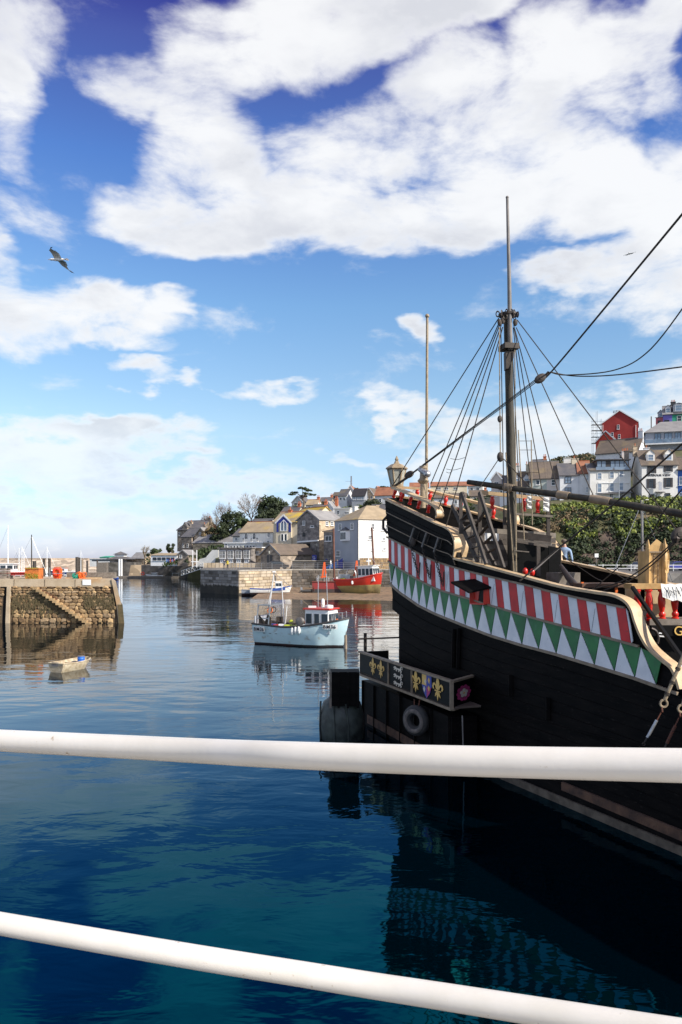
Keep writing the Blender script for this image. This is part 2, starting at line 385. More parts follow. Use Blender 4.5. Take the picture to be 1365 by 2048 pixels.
mat('green_wall', (.03, .32, .2), (.03, .26, .16), .3, .8)
mat('stone_wall', (.33, .27, .21), (.21, .17, .135), 1.2, .9, .06, 2, randv=.1, cells=2.2)
mat('stone_wall_grey', (.17, .155, .145), (.27, .24, .22), 1.4, .9, .06, 2, cells=2.2)
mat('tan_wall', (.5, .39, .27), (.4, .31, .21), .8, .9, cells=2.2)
mat('slate', (.09, .09, .1), (.14, .13, .13), .5, .65, .02, 3, c3=(.2, .16, .1), s3=.4, t3=(.55, .8), courses=1.1)
mat('slate_pale', (.3, .29, .28), (.22, .21, .21), .5, .7, .02, 3, courses=1.1)
mat('slate_brown', (.17, .13, .1), (.12, .095, .075), .5, .8, .02, 3, c3=(.27, .2, .1), s3=.3, t3=(.55, .8), courses=1.1)
mat('lichen_roof', (.33, .26, .17), (.22, .18, .13), .4, .85, .02, 3, c3=(.5, .35, .05), s3=.25, t3=(.5, .62), courses=1.1)
mat('tan_roof', (.4, .31, .2), (.3, .23, .15), .5, .85, .02, 3, c3=(.45, .32, .1), s3=.3, t3=(.55, .75), courses=1.1)
mat('tile_roof', (.36, .15, .08), (.24, .1, .06), .5, .85, .02, 3, courses=1.1)
mat('clay', (.5, .16, .07), (.4, .13, .06), 2, .8)
mat('trim_white', (.8, .8, .79), (.74, .74, .73), 2, .5)
mat('trim_dark', (.03, .028, .03), (.045, .04, .04), 2, .5)
mat('glass_dark', (.02, .03, .04), (.05, .07, .09), .8, .12, spec=.3)
mat('glass_blue', (.12, .17, .24), (.2, .27, .36), .8, .06, spec=.8)
mat('bark', (.1, .075, .055), (.17, .14, .11), 4, .9, .01, 20)
mat('twig', (.13, .09, .065), (.2, .15, .11), 2, .9)
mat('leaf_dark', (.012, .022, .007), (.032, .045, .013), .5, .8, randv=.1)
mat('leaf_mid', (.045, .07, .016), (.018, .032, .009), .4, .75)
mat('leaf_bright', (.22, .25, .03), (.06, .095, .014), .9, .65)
mat('leaf_brown', (.13, .09, .045), (.2, .15, .08), .4, .9)
mat('leaf_pine', (.03, .05, .018), (.055, .075, .025), .6, .85)
mat('boat_blue', (.55, .7, .73), (.46, .61, .65), 1, .35, c3=(.36, .34, .28), s3=2.6, t3=(.58, .78))
mat('boat_white', (.78, .78, .76), (.7, .7, .68), 2, .4)
mat('boat_red', (.55, .03, .015), (.42, .025, .015), .8, .45, c3=(.3, .1, .05), s3=1.8, t3=(.62, .8))
mat('boat_dred', (.28, .03, .03), (.2, .025, .022), .8, .6)
mat('boat_navy', (.02, .07, .3), (.02, .06, .22), 1, .4)
mat('boat_orange', (.75, .12, .02), (.6, .1, .02), 1, .5)
mat('antifoul', (.03, .03, .03), (.07, .03, .025), 1, .7)
mat('antifoul_yellow', (.42, .34, .12), (.22, .17, .08), .8, .8)
mat('dinghy_shell', (.52, .44, .31), (.34, .26, .16), 5, .6, c3=(.2, .15, .1), s3=8, t3=(.6, .75))
mat('drum_blue', (.03, .16, .6), (.03, .13, .5), 4, .4)
mat('yellow_green', (.45, .5, .03), (.35, .4, .03), 4, .5)
mat('orange', (.8, .17, .02), (.65, .13, .02), 3, .6)
mat('lifebuoy', (.8, .05, .02), (.7, .05, .02), 3, .5)
mat('net_green', (.02, .3, .2), (.02, .2, .14), 12, .9)
mat('planter_rust', (.6, .17, .03), (.4, .12, .03), 2.5, .9, .03, 6)
mat('planter_plant', (.35, .3, .03), (.15, .17, .02), 6, .9)
mat('pile_rust', (.17, .075, .05), (.11, .05, .035), 1, .85)
mat('skin', (.5, .3, .22), None, 3, .6)
mat('jacket_blue', (.3, .42, .6), None, 3, .8)
mat('jacket_dark', (.03, .04, .07), None, 3, .8)
mat('jacket_yellow', (.7, .55, .05), None, 3, .8)
mat('sign_blue', (.04, .05, .3), None, 3, .6)
mat('ramp_blue', (.05, .25, .7), None, 3, .6)
mat('gull_white', (.85, .83, .8), (.78, .74, .7), 6, .8)
mat('gull_grey', (.72, .66, .6), (.6, .54, .48), 6, .8)
mat('gull_beak', (.6, .35, .05), None, 6, .5)
# ------------------------------------------------------------------ sea
def water_mat():
    m = bpy.data.materials.new('sea_water'); m.use_nodes = True; t = m.node_tree; b = t.nodes['Principled BSDF']
    ge = t.nodes.new('ShaderNodeNewGeometry')
    def nz(scale, st, d=3, dist=0.0):
        mp = t.nodes.new('ShaderNodeMapping'); t.links.new(ge.outputs['Position'], mp.inputs[0]); mp.inputs['Scale'].default_value = st; mp.inputs['Rotation'].default_value = (0, 0, R(8))
        n = t.nodes.new('ShaderNodeTexNoise'); n.inputs['Scale'].default_value = scale; n.inputs['Detail'].default_value = d; n.inputs['Distortion'].default_value = dist; t.links.new(mp.outputs[0], n.inputs['Vector']); return n.outputs[0]
    a = nz(.9, (.55, 1, 1), 4, .3); c = nz(.16, (.6, 1, 1), 3, .5); p = nz(.035, (1, 1, 1), 3, .6)
    def M2(op, x, y):
        n = t.nodes.new('ShaderNodeMath'); n.operation = op
        for i, v in enumerate((x, y)):
            if isinstance(v, (int, float)): n.inputs[i].default_value = v
            else: t.links.new(v, n.inputs[i])
        return n.outputs[0]
    patch = t.nodes.new('ShaderNodeMapRange'); t.links.new(p, patch.inputs[0]); patch.inputs[1].default_value = .4; patch.inputs[2].default_value = .62; patch.inputs[3].default_value = .25
    hgt = M2('ADD', M2('MULTIPLY', M2('MULTIPLY', a, patch.outputs[0]), .045), M2('MULTIPLY', c, .07))
    bn = t.nodes.new('ShaderNodeBump'); bn.inputs['Strength'].default_value = 1; bn.inputs['Distance'].default_value = 1.0
    t.links.new(hgt, bn.inputs['Height'])
    # dark water body under a fresnel sheen; the sheen is blue-green when looked into, clear at grazing angles
    t.nodes.remove(b); outn = t.nodes['Material Output']
    df = t.nodes.new('ShaderNodeBsdfDiffuse'); df.inputs[0].default_value = (.0, .0022, .0042, 1)
    gl = t.nodes.new('ShaderNodeBsdfGlossy'); gl.inputs['Roughness'].default_value = .03
    fr = t.nodes.new('ShaderNodeFresnel'); fr.inputs[0].default_value = 1.62
    for nd in (gl, fr): t.links.new(bn.outputs[0], nd.inputs['Normal'])
    mr = t.nodes.new('ShaderNodeMapRange'); mr.interpolation_type = 'SMOOTHSTEP'; t.links.new(fr.outputs[0], mr.inputs[0]); mr.inputs[1].default_value = .1; mr.inputs[2].default_value = .44
    mx = t.nodes.new('ShaderNodeMix'); mx.data_type = 'RGBA'; t.links.new(mr.outputs[0], mx.inputs[0]); mx.inputs[6].default_value = (.008, .46, .76, 1); mx.inputs[7].default_value = (.95, .97, 1, 1)
    t.links.new(mx.outputs[2], gl.inputs[0])
    ms = t.nodes.new('ShaderNodeMixShader'); t.links.new(fr.outputs[0], ms.inputs[0]); t.links.new(df.outputs[0], ms.inputs[1]); t.links.new(gl.outputs[0], ms.inputs[2])
    t.links.new(ms.outputs[0], outn.inputs[0])
    MATS['sea_water'] = m
water_mat()
structure('sea', MB().add([(-4000, -60, 0), (4000, -60, 0), (4000, 6000, 0), (-4000, 6000, 0)], [(0, 1, 2, 3)]), 'sea_water')
structure('seabed', MB().box((0, 2970, -6.5), (8000, 6060, 1)), 'sand')
# =================================================================== land
COLS = [(-400, None)]
# ground heights: column (photo px) -> list of (distance, Z)
TER = {
 300: [(230, 3.6), (250, 4), (280, 5.5), (320, 6), (420, 4), (700, -4)],
 345: [(190, 3.6), (215, 4.2), (240, 6), (300, 6), (420, 4), (700, -2)],
 400: [(165, 3.8), (200, 5), (225, 8), (255, 9), (320, 8), (420, 6), (700, 0)],
 450: [(160, 3.8), (190, 5), (220, 10), (250, 12), (300, 12), (420, 10), (700, 2)],
 520: [(160, 3.8), (185, 6), (215, 11), (250, 16), (300, 18), (420, 18), (700, 8)],
 600: [(158, 3.8), (180, 7), (210, 12), (250, 20), (300, 26), (420, 26), (700, 15)],
 700: [(156, 3.9), (175, 7), (200, 10), (240, 17), (300, 24), (350, 31), (420, 33), (700, 20)],
 800: [(156, 4), (175, 7), (200, 11), (240, 18), (300, 27), (350, 34), (420, 36), (700, 30)],
 900: [(156, 4), (170, 8), (200, 14), (240, 20), (300, 30), (350, 36), (420, 37), (700, 30)],
 1000: [(152, 4), (162, 10), (172, 17), (205, 24), (250, 28), (320, 33), (420, 34), (700, 30)],
 1060: [(150, 4), (158, 11), (166, 17.6), (195, 23), (225, 31), (260, 31), (420, 36), (700, 30)],
 1120: [(150, 4), (157, 12), (165, 17.8), (195, 24), (225, 35.5), (260, 36), (420, 36), (700, 35)],
 1190: [(150, 4), (157, 13), (165, 18), (195, 27), (220, 36), (250, 38), (420, 40), (700, 35)],
 1260: [(150, 4), (157, 13.4), (164, 18.3), (190, 28), (215, 37), (250, 40), (420, 42), (700, 35)],
 1340: [(150, 4), (156, 13.6), (163, 18.4), (185, 30), (215, 40), (250, 46), (420, 50), (700, 40)],
 1440: [(150, 4), (156, 13.8), (163, 18.6), (185, 31), (215, 41), (250, 52), (420, 68), (700, 82)],
 1700: [(150, 4), (156, 14), (163, 19), (185, 32), (215, 42), (250, 54), (420, 70), (700, 85)],
 2300: [(150, 4), (156, 14), (163, 19), (185, 32), (215, 42), (250, 54), (420, 70), (700, 85)],
}
tk = sorted(TER)
def ground_z(px, Y):
    if px < tk[0]: px = tk[0]
    px = min(px, tk[-1])
    for a, c in zip(tk, tk[1:]):
        if a <= px <= c: break
    return lerp(curve(TER[a])(max(Y, TER[a][0][0])) if Y < 700 else TER[a][-1][1], curve(TER[c])(max(Y, TER[c][0][0])) if Y < 700 else TER[c][-1][1], (px - a) / (c - a))
from mathutils import noise as mnoise
start_y = curve([(300, 232), (345, 226), (400, 216), (425, 204), (436, 165), (450, 158), (520, 156), (700, 150), (1000, 149), (2300, 149)])
rows = []
Ys = [148, 150, 152, 154, 156, 158, 160, 162, 164, 166, 170, 175, 181, 188, 195, 203, 212, 221, 230, 240, 250, 262, 276, 292, 310, 330, 352, 378, 410, 450, 500, 560, 640, 700]
pxs = [300 + i * 12 for i in range(168)]
for Y in Ys:
    r = []
    for px in pxs:
        z = ground_z(px, Y); X = (px - CX) * Y / F
        if Y < start_y(px): z = -2.5
        steep = 1.0 if (Y > 151 and Y < 164 and px > 990) else .35
        n = mnoise.fractal(Vector((X * .11, Y * .11, z * .11)), 1.0, 2.0, 5)
        z2 = z + (n * 1.3 * steep if Y > 151 else -.15)
        r.append(Vector((X, Y + (n * 1.6 if steep == 1 else 0), z2)))
    rows.append(r)
b = MB(); b.grid(rows); hill = structure('hill', b, 'hill_ground', True)
hill.data.materials.append(MATS['cliff_rock'])
for p in hill.data.polygons:
    c = p.center + hill.location
    px = CX + c.x * F / c.y
    if abs(p.normal.z) < .62 and c.y < 170 and px > 990: p.material_index = 1
# far quay and its apron on the right
structure('quayside', MB().prism([Vector(((402 - CX) * 128 / F, 128, -1.2)), Vector(((478 - CX) * 121 / F, 121, -1.2)), Vector(((584 - CX) * 131 / F, 131, -1.2)), Vector(((600 - CX) * 131 / F, 132, -1.2)), Vector((14, 132, -1.2)), Vector((14, 104, -1.2)), Vector((170, 104, -1.2)), Vector((230, 152, -1.2)), Vector((-31, 175, -1.2)), Vector((-27.9, 150, -1.2))], (0, 0, 5.0)), 'quay_grey')
structure('road', MB().prism([Vector((50, 118, 3.804)), Vector((165, 118, 3.804)), Vector((170, 147, 3.804)), Vector((50, 147, 3.804))], (0, 0, .03)), 'asphalt')
# coursed blocks laid on the two visible faces of the quay
def course_wall(name, A, B_, z0, z1, rows_, per, m, label, cat='wall', proud=.05, mats=None, cap=None, rs=5):
    A, B_ = Vector(A), Vector(B_); d = (B_ - A); Lw = d.length; d.normalize(); n = Vector((d.y, -d.x, 0)); r_ = random.Random(rs)
    t = thing(name, (A + B_) / 2 + Vector((0, 0, z0)), label, cat); ang = math.atan2(d.y, d.x)
    hh = (z1 - z0) / rows_
    base = MB().prism([A - n * .02 + Vector((0, 0, z0)), B_ - n * .02 + Vector((0, 0, z0)), B_ - n * .02 + Vector((0, 0, z1)), A - n * .02 + Vector((0, 0, z1))], n * .03).build('mortar_face', 'mortar', t)
    vars_ = []
    for k in range(6):
        bb = MB(); hx, hz = .5, .5; j = lambda: r_.uniform(-.05, .05)
        F0 = [(-hx + .02, 0, -hz + .03), (hx - .02, 0, -hz + .03), (hx - .02, 0, hz - .03), (-hx + .02, 0, hz - .03)]
        F1 = [(x * (.9 + j()), -1 + j() * 4, z * (.86 + j())) for x, _, z in F0]
        bb.add(F0 + F1, [(0, 1, 5, 4), (1, 2, 6, 5), (2, 3, 7, 6), (3, 0, 4, 7), (4, 5, 6, 7)]); vars_.append(bb.mesh('block', mats[k % len(mats)] if mats else m))
    for j in range(rows_):
        x = -r_.uniform(0, .6) * per; 
        while x < Lw:
            w = per * r_.uniform(.7, 1.35); x0, x1 = max(x, 0), min(x + w, Lw)
            if x1 - x0 > .25:
                c = A + d * ((x0 + x1) / 2) + Vector((0, 0, z0 + hh * (j + .5))) - t.location
                o = inst(r_.choice(vars_), 'stone_block', t, c + n * .01, (0, 0, ang), (x1 - x0, proud * r_.uniform(.6, 1.5), hh * .97))
            x += w
    return t
QA, QB, QC = Vector(((402 - CX) * 128 / F, 128, 0)), Vector(((478 - CX) * 121 / F, 121, 0)), Vector(((584 - CX) * 131 / F, 131, 0))
nq = (QB - QA).normalized(); nqo = Vector((nq.y, -nq.x, 0)) * .02
course_wall('quay_wall', QA + nqo, QB + nqo, 1.3, 3.75, 5, 1.1, 'quay_block_shaded', 'shaded grey block face of the harbour quay at its left corner', mats=['quay_block_shaded', 'quay_grey'], rs=3)  # grey blocks hold the shade of this face in their colour
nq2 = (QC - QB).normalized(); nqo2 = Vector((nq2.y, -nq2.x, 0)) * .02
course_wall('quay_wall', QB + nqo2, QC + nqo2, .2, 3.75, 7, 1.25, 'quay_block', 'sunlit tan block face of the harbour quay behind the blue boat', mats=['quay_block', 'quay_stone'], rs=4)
# tide blackened foot of the shaded face
tb = MB(); n_ = 90; top, bot = [], []
r2 = random.Random(2)
for i in range(n_ + 1):
    p = QA.lerp(QB, i / n_) + nqo * 4; bot.append(p + Vector((0, 0, -.5))); top.append(p + Vector((0, 0, 1.25 + .35 * mnoise.noise(Vector((i * .16, 0, 0))) + r2.uniform(-.22, .3))))
tb.slab([bot, top], nqo.normalized() * .05); tag(tb.build('tide_weed', 'tide_black'), 'black band of weed along the foot of the shaded quay face', 'seaweed')['kind'] = 'stuff'
QD = Vector((14, 132, 0)); nq3 = (QD - QC).normalized(); nqo3 = Vector((nq3.y, -nq3.x, 0)) * .02
course_wall('quay_wall', QC + nqo3, QD + nqo3, .2, 3.75, 7, 1.3, 'quay_grey', 'dark block face of the quay, stains and shade in its colour, behind the red workboats', mats=['quay_grey', 'quay_block_dark'], rs=9)  # dark block colours carry both stains and the shade on this face
# quay coping
cp = thing('quay_coping', (QB.x, QB.y, 3.8), 'pale stone coping running along the top edge of the harbour quay', 'coping')
for (a, c, k) in ((QA, QB, 5), (QB, QC, 9), (QC, Vector((14, 132, 0)), 12)):
    for i in range(k):
        p, q = a.lerp(c, i / k), a.lerp(c, (i + .97) / k); d = (q - p).normalized(); nn_ = Vector((d.y, -d.x, 0))
        MB().prism([p + nn_ * .12 + Vector((0, 0, 3.76)), q + nn_ * .12 + Vector((0, 0, 3.76)), q - nn_ * .6 + Vector((0, 0, 3.76)), p - nn_ * .6 + Vector((0, 0, 3.76))], (0, 0, .22)).build('coping_stone', 'concrete', cp)
# railings along the quay
def fence(name, pts, hgt, step, rails, m, label, r=.035, cat='railing'):
    t = thing(name, pts[0], label, cat)
    post = MB().tube([(0, 0, 0), (0, 0, hgt)], r, 5).mesh('post', m)
    for p, q in zip(pts, pts[1:]):
        p, q = Vector(p), Vector(q); n = max(1, int((q - p).length / step))
        for i in range(n): inst(post, 'post', t, p.lerp(q, i / n) - t.location)
    for z in rails:
        MB().tube([Vector(p) + Vector((0, 0, z)) for p in pts], r * .8, 5).build('rail', m, t)
    return t
fence('quay_railing', [QA + Vector((5, .8, 3.98)), QB + Vector((0, .8, 3.98)), QC + Vector((0, .8, 3.98)), Vector((14, 132.8, 3.98))], 1.1, 2.2, (.38, .74, 1.08), 'steel', 'grey metal railing along the top of the harbour quay')
# stone parapet and the shaded retaining wall behind the railing
def at(px, Y, z): return Vector(((px - CX) * Y / F, Y, z))
pw = MB().prism([at(585, 143, 3.8), at(800, 143, 3.8), at(800, 143, 5.3), at(585, 143, 5.3)], (0, .5, 0)).build('parapet_wall', 'quay_grey'); tag(pw, 'long dark parapet wall with a pale coping behind the quay railing', 'wall')
MB().prism([at(583, 142.8, 5.3), at(802, 142.8, 5.3), at(802, 143.6, 5.3), at(583, 143.6, 5.3)], (0, 0, .14)).build('coping', 'concrete', pw)
# slipway beach
bs = []
for j, (Y, z) in enumerate(((99, -.55), (104, -.15), (109, .12), (116, .35), (124, .6), (132, .8))):
    bs.append([Vector((x, Y + (1 - j / 5) * (3.0 * mnoise.noise(Vector((x * .15, 0, 3))) - .30 * (x + 3)), z + .12 * mnoise.noise(Vector((x * .5, Y * .5, 0))))) for x in rng(-13, 15, 60)])
structure('beach', MB().grid(bs), 'sand', True)
# =================================================================== left stone pier
PY = 69.0; PX0, PX1 = -48.0, (226 - CX) * PY / F; PZ = 4.02
pier = thing('stone_pier', (-32, PY + 5, 0), 'rough stone harbour pier with weedy steps and a concrete top on the left', 'pier')
# battered front face: bottom is 0.35 m further out
def pf(x, z, o=0.0): return Vector((x, PY - .35 * (1 - z / PZ) - o, z))
b = MB(); b.prism([pf(PX0, -1), pf(PX1 + 1.2, -1), pf(PX1 + .05, 3.4), pf(PX0, 3.4)], (-3.4, 9, 0)); b.build('core', 'mortar', pier)
MB().prism([pf(PX0, 3.32, .12), pf(PX1, 3.32, .12), pf(PX1, PZ, .1), pf(PX0, PZ, .1)], (-3.0, 9.2, 0)).build('concrete_top', 'pier_concrete', pier)
for x in rng(PX0 + 4, PX1 - 3.4, 8): MB().beam(pf(x, 3.34, .126), pf(x, 4.0, .116), .02, .05, (0, 1, 0)).build('joint', 'mortar', pier)
# sloping buttress on the end
b = MB(); b.prism([pf(PX1 - .05, 4.0, .25), pf(PX1 + .35, 3.85, .25), pf(PX1 + .95, 1.6, .25), pf(PX1 + 1.25, -.8, .25), pf(PX1 + .8, -.8, .25), pf(PX1 + .5, 1.6, .25)], (-2.9, 8.6, 0)); b.build('end_buttress', 'pier_concrete', pier)
b = MB(); b.prism([pf(PX1 + .6, 1.7, .3), pf(PX1 + 1.05, 1.7, .3), pf(PX1 + 1.35, -.8, .3), pf(PX1 + .8, -.8, .3)], (-2.9, 8.8, 0)); b.build('weed_skirt', 'weed', pier)
MB().prism([pf(at(17.5, PY, 0).x, -.8, .3), pf(at(24, PY, 0).x, -.8, .3), pf(at(24, PY, 0).x, 3.35, .3), pf(at(17.5, PY, 0).x, 3.35, .3)], (0, .4, 0)).build('concrete_pillar', 'pier_concrete', pier)
MB().prism([pf(at(8, PY, 0).x, -.8, .01), pf(at(17.2, PY, 0).x, -.8, .01), pf(at(17.2, PY, 0).x, 3.3, .01), pf(at(10, PY, 0).x, 3.3, .01)], (0, .2, 0)).build('recess_shade', 'black_paint', pier)  # flat black sheet painted as the shade of a recess
r3 = random.Random(11)
sm = []
for k in range(14):
    # each rubble stone is an irregular lump, six to eight corners
    n = r3.choice((5, 6, 6, 7, 8)); a0 = r3.uniform(0, 6)
    ring = []
    for i in range(n):
        a = a0 + 2 * math.pi * i / n; e_ = 1 / max(abs(math.cos(a)), abs(math.sin(a))); e_ = lerp(1, e_, .7) * r3.uniform(.86, 1.04)
        ring.append((.5 * math.cos(a) * e_, .5 * math.sin(a) * e_))
    bb = MB(); vs = [(x, .3, z) for x, z in ring] + [(x, -.35, z) for x, z in ring] + [(x * .62 + r3.uniform(-.05, .05), -1 + r3.uniform(-.25, .25), z * .62) for x, z in ring]
    fs = [(i, (i + 1) % n, n + (i + 1) % n, n + i) for i in range(n)] + [(n + i, n + (i + 1) % n, 2 * n + (i + 1) % n, 2 * n + i) for i in range(n)] + [tuple(2 * n + i for i in range(n))]
    bb.add(vs, fs); sm.append(bb.mesh('stone', 'stone%d' % (k % 4)))
cands = []
z = -.35
while z < 3.2:
    hrow = r3.uniform(.2, .36) if z > 1.2 else r3.uniform(.28, .48)
    x = PX0 + r3.uniform(0, .5)
    while x < PX1 + .2 + (3.4 - z) * .25:
        w = r3.uniform(.28, .8); cands.append((x + w / 2, z + hrow / 2, w, hrow)); x += w * .99
    z += hrow * .96
pil0, pil1 = at(9, PY, 0).x, at(24, PY, 0).x
steps_line = lambda x: curve([(at(75, PY, 0).x, 3.35), (at(180, PY, 0).x, 0.1)])(x)
cands = [c for c in cands if not (pil0 - .1 < c[0] < pil1 + .1) and c[0] + c[2] / 2 < PX1 + .15 + (3.4 - c[1]) * .17]
vis = [c for c in cands if c[0] > at(-8, PY, 0).x]
vis.sort(key=lambda c: -c[2] * c[3]); keep = set(id(c) for c in vis[:300])
jm = MB()
for c in cands:
    x, z, w, h_ = c; jz = r3.uniform(-.02, .02)
    loc = pf(x, z + jz, .02) - pier.location; dep = r3.uniform(.06, .17); rr = (0, r3.uniform(-.09, .09), 0); me = r3.choice(sm)
    if id(c) in keep: inst(me, 'stone', pier, loc, rr, (w * 1.1, dep, h_ * 1.1))
    elif x > at(-200, PY, 0).x:
        k = len(jm.v); jm.add([Vector((v.co.x * w * .99, v.co.y * dep, v.co.z * h_ * .98)) + loc for v in me.vertices], [tuple(p.vertices) for p in me.polygons])
o = jm.build('small_stones', 'stone0', pier, local=True); o['kind'] = 'stuff'
# stone steps let into the face
xs0, xs1 = at(76, PY, 0).x, at(182, PY, 0).x; ns = 17
for i in range(ns):
    t = i / (ns - 1); x = lerp(xs0, xs1, t); z = lerp(3.3, .1, t)
    MB().box(pf(x, z - .12, .28), (.42, .62, .22)).build('step', 'stone1', pier)
MB().tube([pf(at(82, PY, 0).x, 3.15, .2), pf(at(118, PY, 0).x, 2.2, .2)], .04, 6).build('handrail', 'rust', pier)
# seaweed tufts: hundreds of small hanging blades
def weed_patch(n, fx, label):
    b = MB()
    for _ in range(n):
        x, z = fx(); p = pf(x, z, .12 + r3.uniform(0, .08)); w = r3.uniform(.03, .08); l = r3.uniform(.15, .4); dx = r3.uniform(-.05, .05)
        b.add([p + Vector((-w, 0, 0)), p + Vector((w, 0, 0)), p + Vector((dx, -.04, -l))], [(0, 1, 2)])
    o = b.build('seaweed', 'weed'); tag(o, label, 'seaweed'); o['kind'] = 'stuff'
def g1():
    while 1:
        x = r3.uniform(at(28, PY, 0).x, at(150, PY, 0).x); z = r3.gauss(1.9, .45)
        if z < steps_line(x) - .25 and z > .3: return x, z
weed_patch(600, g1, 'dark green weed hanging below the pier steps')
def g2():
    return r3.uniform(at(170, PY, 0).x, at(232, PY, 0).x), min(2.7, max(.6, r3.gauss(2.0, .35)))
weed_patch(420, g2, 'dark brown weed hanging on the pier face near its end')
# things standing on the pier
def on(px, Y=71.0): return at(px, Y, PZ)
pt = thing('planter_box', on(69, 70), 'square rusty orange planter box with yellow green plants on the pier', 'planter')
MB().prism([(-.62, -.55, 0), (.62, -.55, 0), (.62, .55, 0), (-.62, .55, 0)], (0, 0, .95)).build('box', 'planter_rust', pt, local=True)
MB().box((0, 0, .95), (1.34, 1.2, .08)).build('rim', 'planter_rust', pt, local=True)
b = MB()
for _ in range(260):
    c = Vector((r3.uniform(-.65, .6), r3.uniform(-.75, .2), r3.uniform(.0, .5) ** 1.0 if r3.random() < .6 else 1.0)); c.y = -.6 if c.z < .9 else c.y; a = r3.uniform(0, 6); s = r3.uniform(.03, .08); d1 = Vector((math.cos(a), -.3, math.sin(a))) * s; d2 = Vector((-math.sin(a), -.4, math.cos(a))) * s
    b.add([c - d1, c + d2, c + d1], [(0, 1, 2)])
b.build('plants', 'planter_plant', pt, local=True)
lb = thing('lifebuoy', on(114, 70.3), 'orange lifebuoy in its rounded orange housing on the pier', 'lifebuoy')
MB().prism([(x, .06, z) for x, z in ((-.3, 0), (.3, 0), (.42, .3), (.42, .9), (.25, 1.1), (-.25, 1.1), (-.42, .9), (-.42, .3))], (0, .22, 0)).build('housing', 'orange', lb, local=True)
MB().torus((0, -.02, .6), .3, .085, 20, 8, Matrix.Rotation(R(90), 3, 'X')).build('ring', 'lifebuoy', lb, smooth=True, local=True)
for x in (-.18, 0, .18): MB().box((x, .02, .14), (.03, .06, .22)).build('rib', 'lifebuoy', lb, local=True)
fr = thing('pier_railing', on(113, 69.7), 'low grey tubular guard rail in front of the orange lifebuoy', 'railing')
for x in (-.65, .72): MB().tube([(x, 0, 0), (x, 0, 1.02)], .03, 6).build('post', 'steel', fr, local=True)
for z in (.5, 1.0): MB().tube([(-.7 if z < .9 else -.65, 0, z), (.72, 0, z)], .028, 6).build('rail', 'steel', fr, local=True)
tbm = thing('timber_baulk', on(190, 71.5), 'long weathered timber baulk lying along the pier end', 'timber')
MB().box((-.3, 0, .28), (4.6, .5, .55)).build('baulk', 'weathered_wood', tbm, local=True); MB().box((-.8, -.7, .05), (3.4, .16, .1)).build('plank', 'cream_wood', tbm, local=True)
np_ = thing('net_pile', on(157, 70.4), 'heap of orange rope and green fishing net on the pier', 'net')
b = MB()
for k in range(14):
    a = r3.uniform(0, 3); c = Vector((.25 + r3.uniform(-.25, .3), r3.uniform(-.2, .2), r3.uniform(.1, .5))); b.torus(c, r3.uniform(.12, .3), .035, 10, 5, Matrix.Rotation(a, 3, 'X') @ Matrix.Rotation(r3.uniform(0, 3), 3, 'Y'))
b.build('rope_coils', 'orange', np_, local=True)['kind'] = 'stuff'
b = MB()
for k in range(12):
    c = Vector((-.22 + r3.uniform(-.2, .2), -.2 + r3.uniform(-.1, .1), r3.uniform(.05, .35))); b.torus(c, r3.uniform(.08, .2), .04, 8, 5, Matrix.Rotation(r3.uniform(0, 3), 3, 'X') @ Matrix.Rotation(r3.uniform(0, 3), 3, 'Y'))
b.build('net', 'net_green', np_, local=True)['kind'] = 'stuff'
wb = MB().box(pf(at(175.5, PY, 0).x, 3.72, .18), (.78, .03, .5)).build('notice_board', 'trim_white'); tag(wb, 'blank white notice fixed to the concrete top of the pier', 'sign')
bo = thing('mooring_bollard', on(24, 70), 'black iron bollard on the left of the pier beside the rusty planter', 'bollard')
MB().lathe((0, 0, 0), [(.2, 0), (.12, .06), (.1, .22), (.18, .26), (.17, .32), (.02, .34)], 12).build('bollard_body', 'iron', bo, smooth=True, local=True)
for k, (px, h_) in enumerate(((8, .75), (15, .9))):
    c = thing('fish_crate', on(px - 2, 71 + k), ('low stack of grey slatted crates at the left edge of the pier', 'tall grey slatted crate stack nearest the rusty planter')[k], 'crate')
    for j in range(4): MB().box((0, 0, .12 + j * .24), (.5 + k * .1, .5, .2)).build('slat', 'weathered_wood', c, local=True)
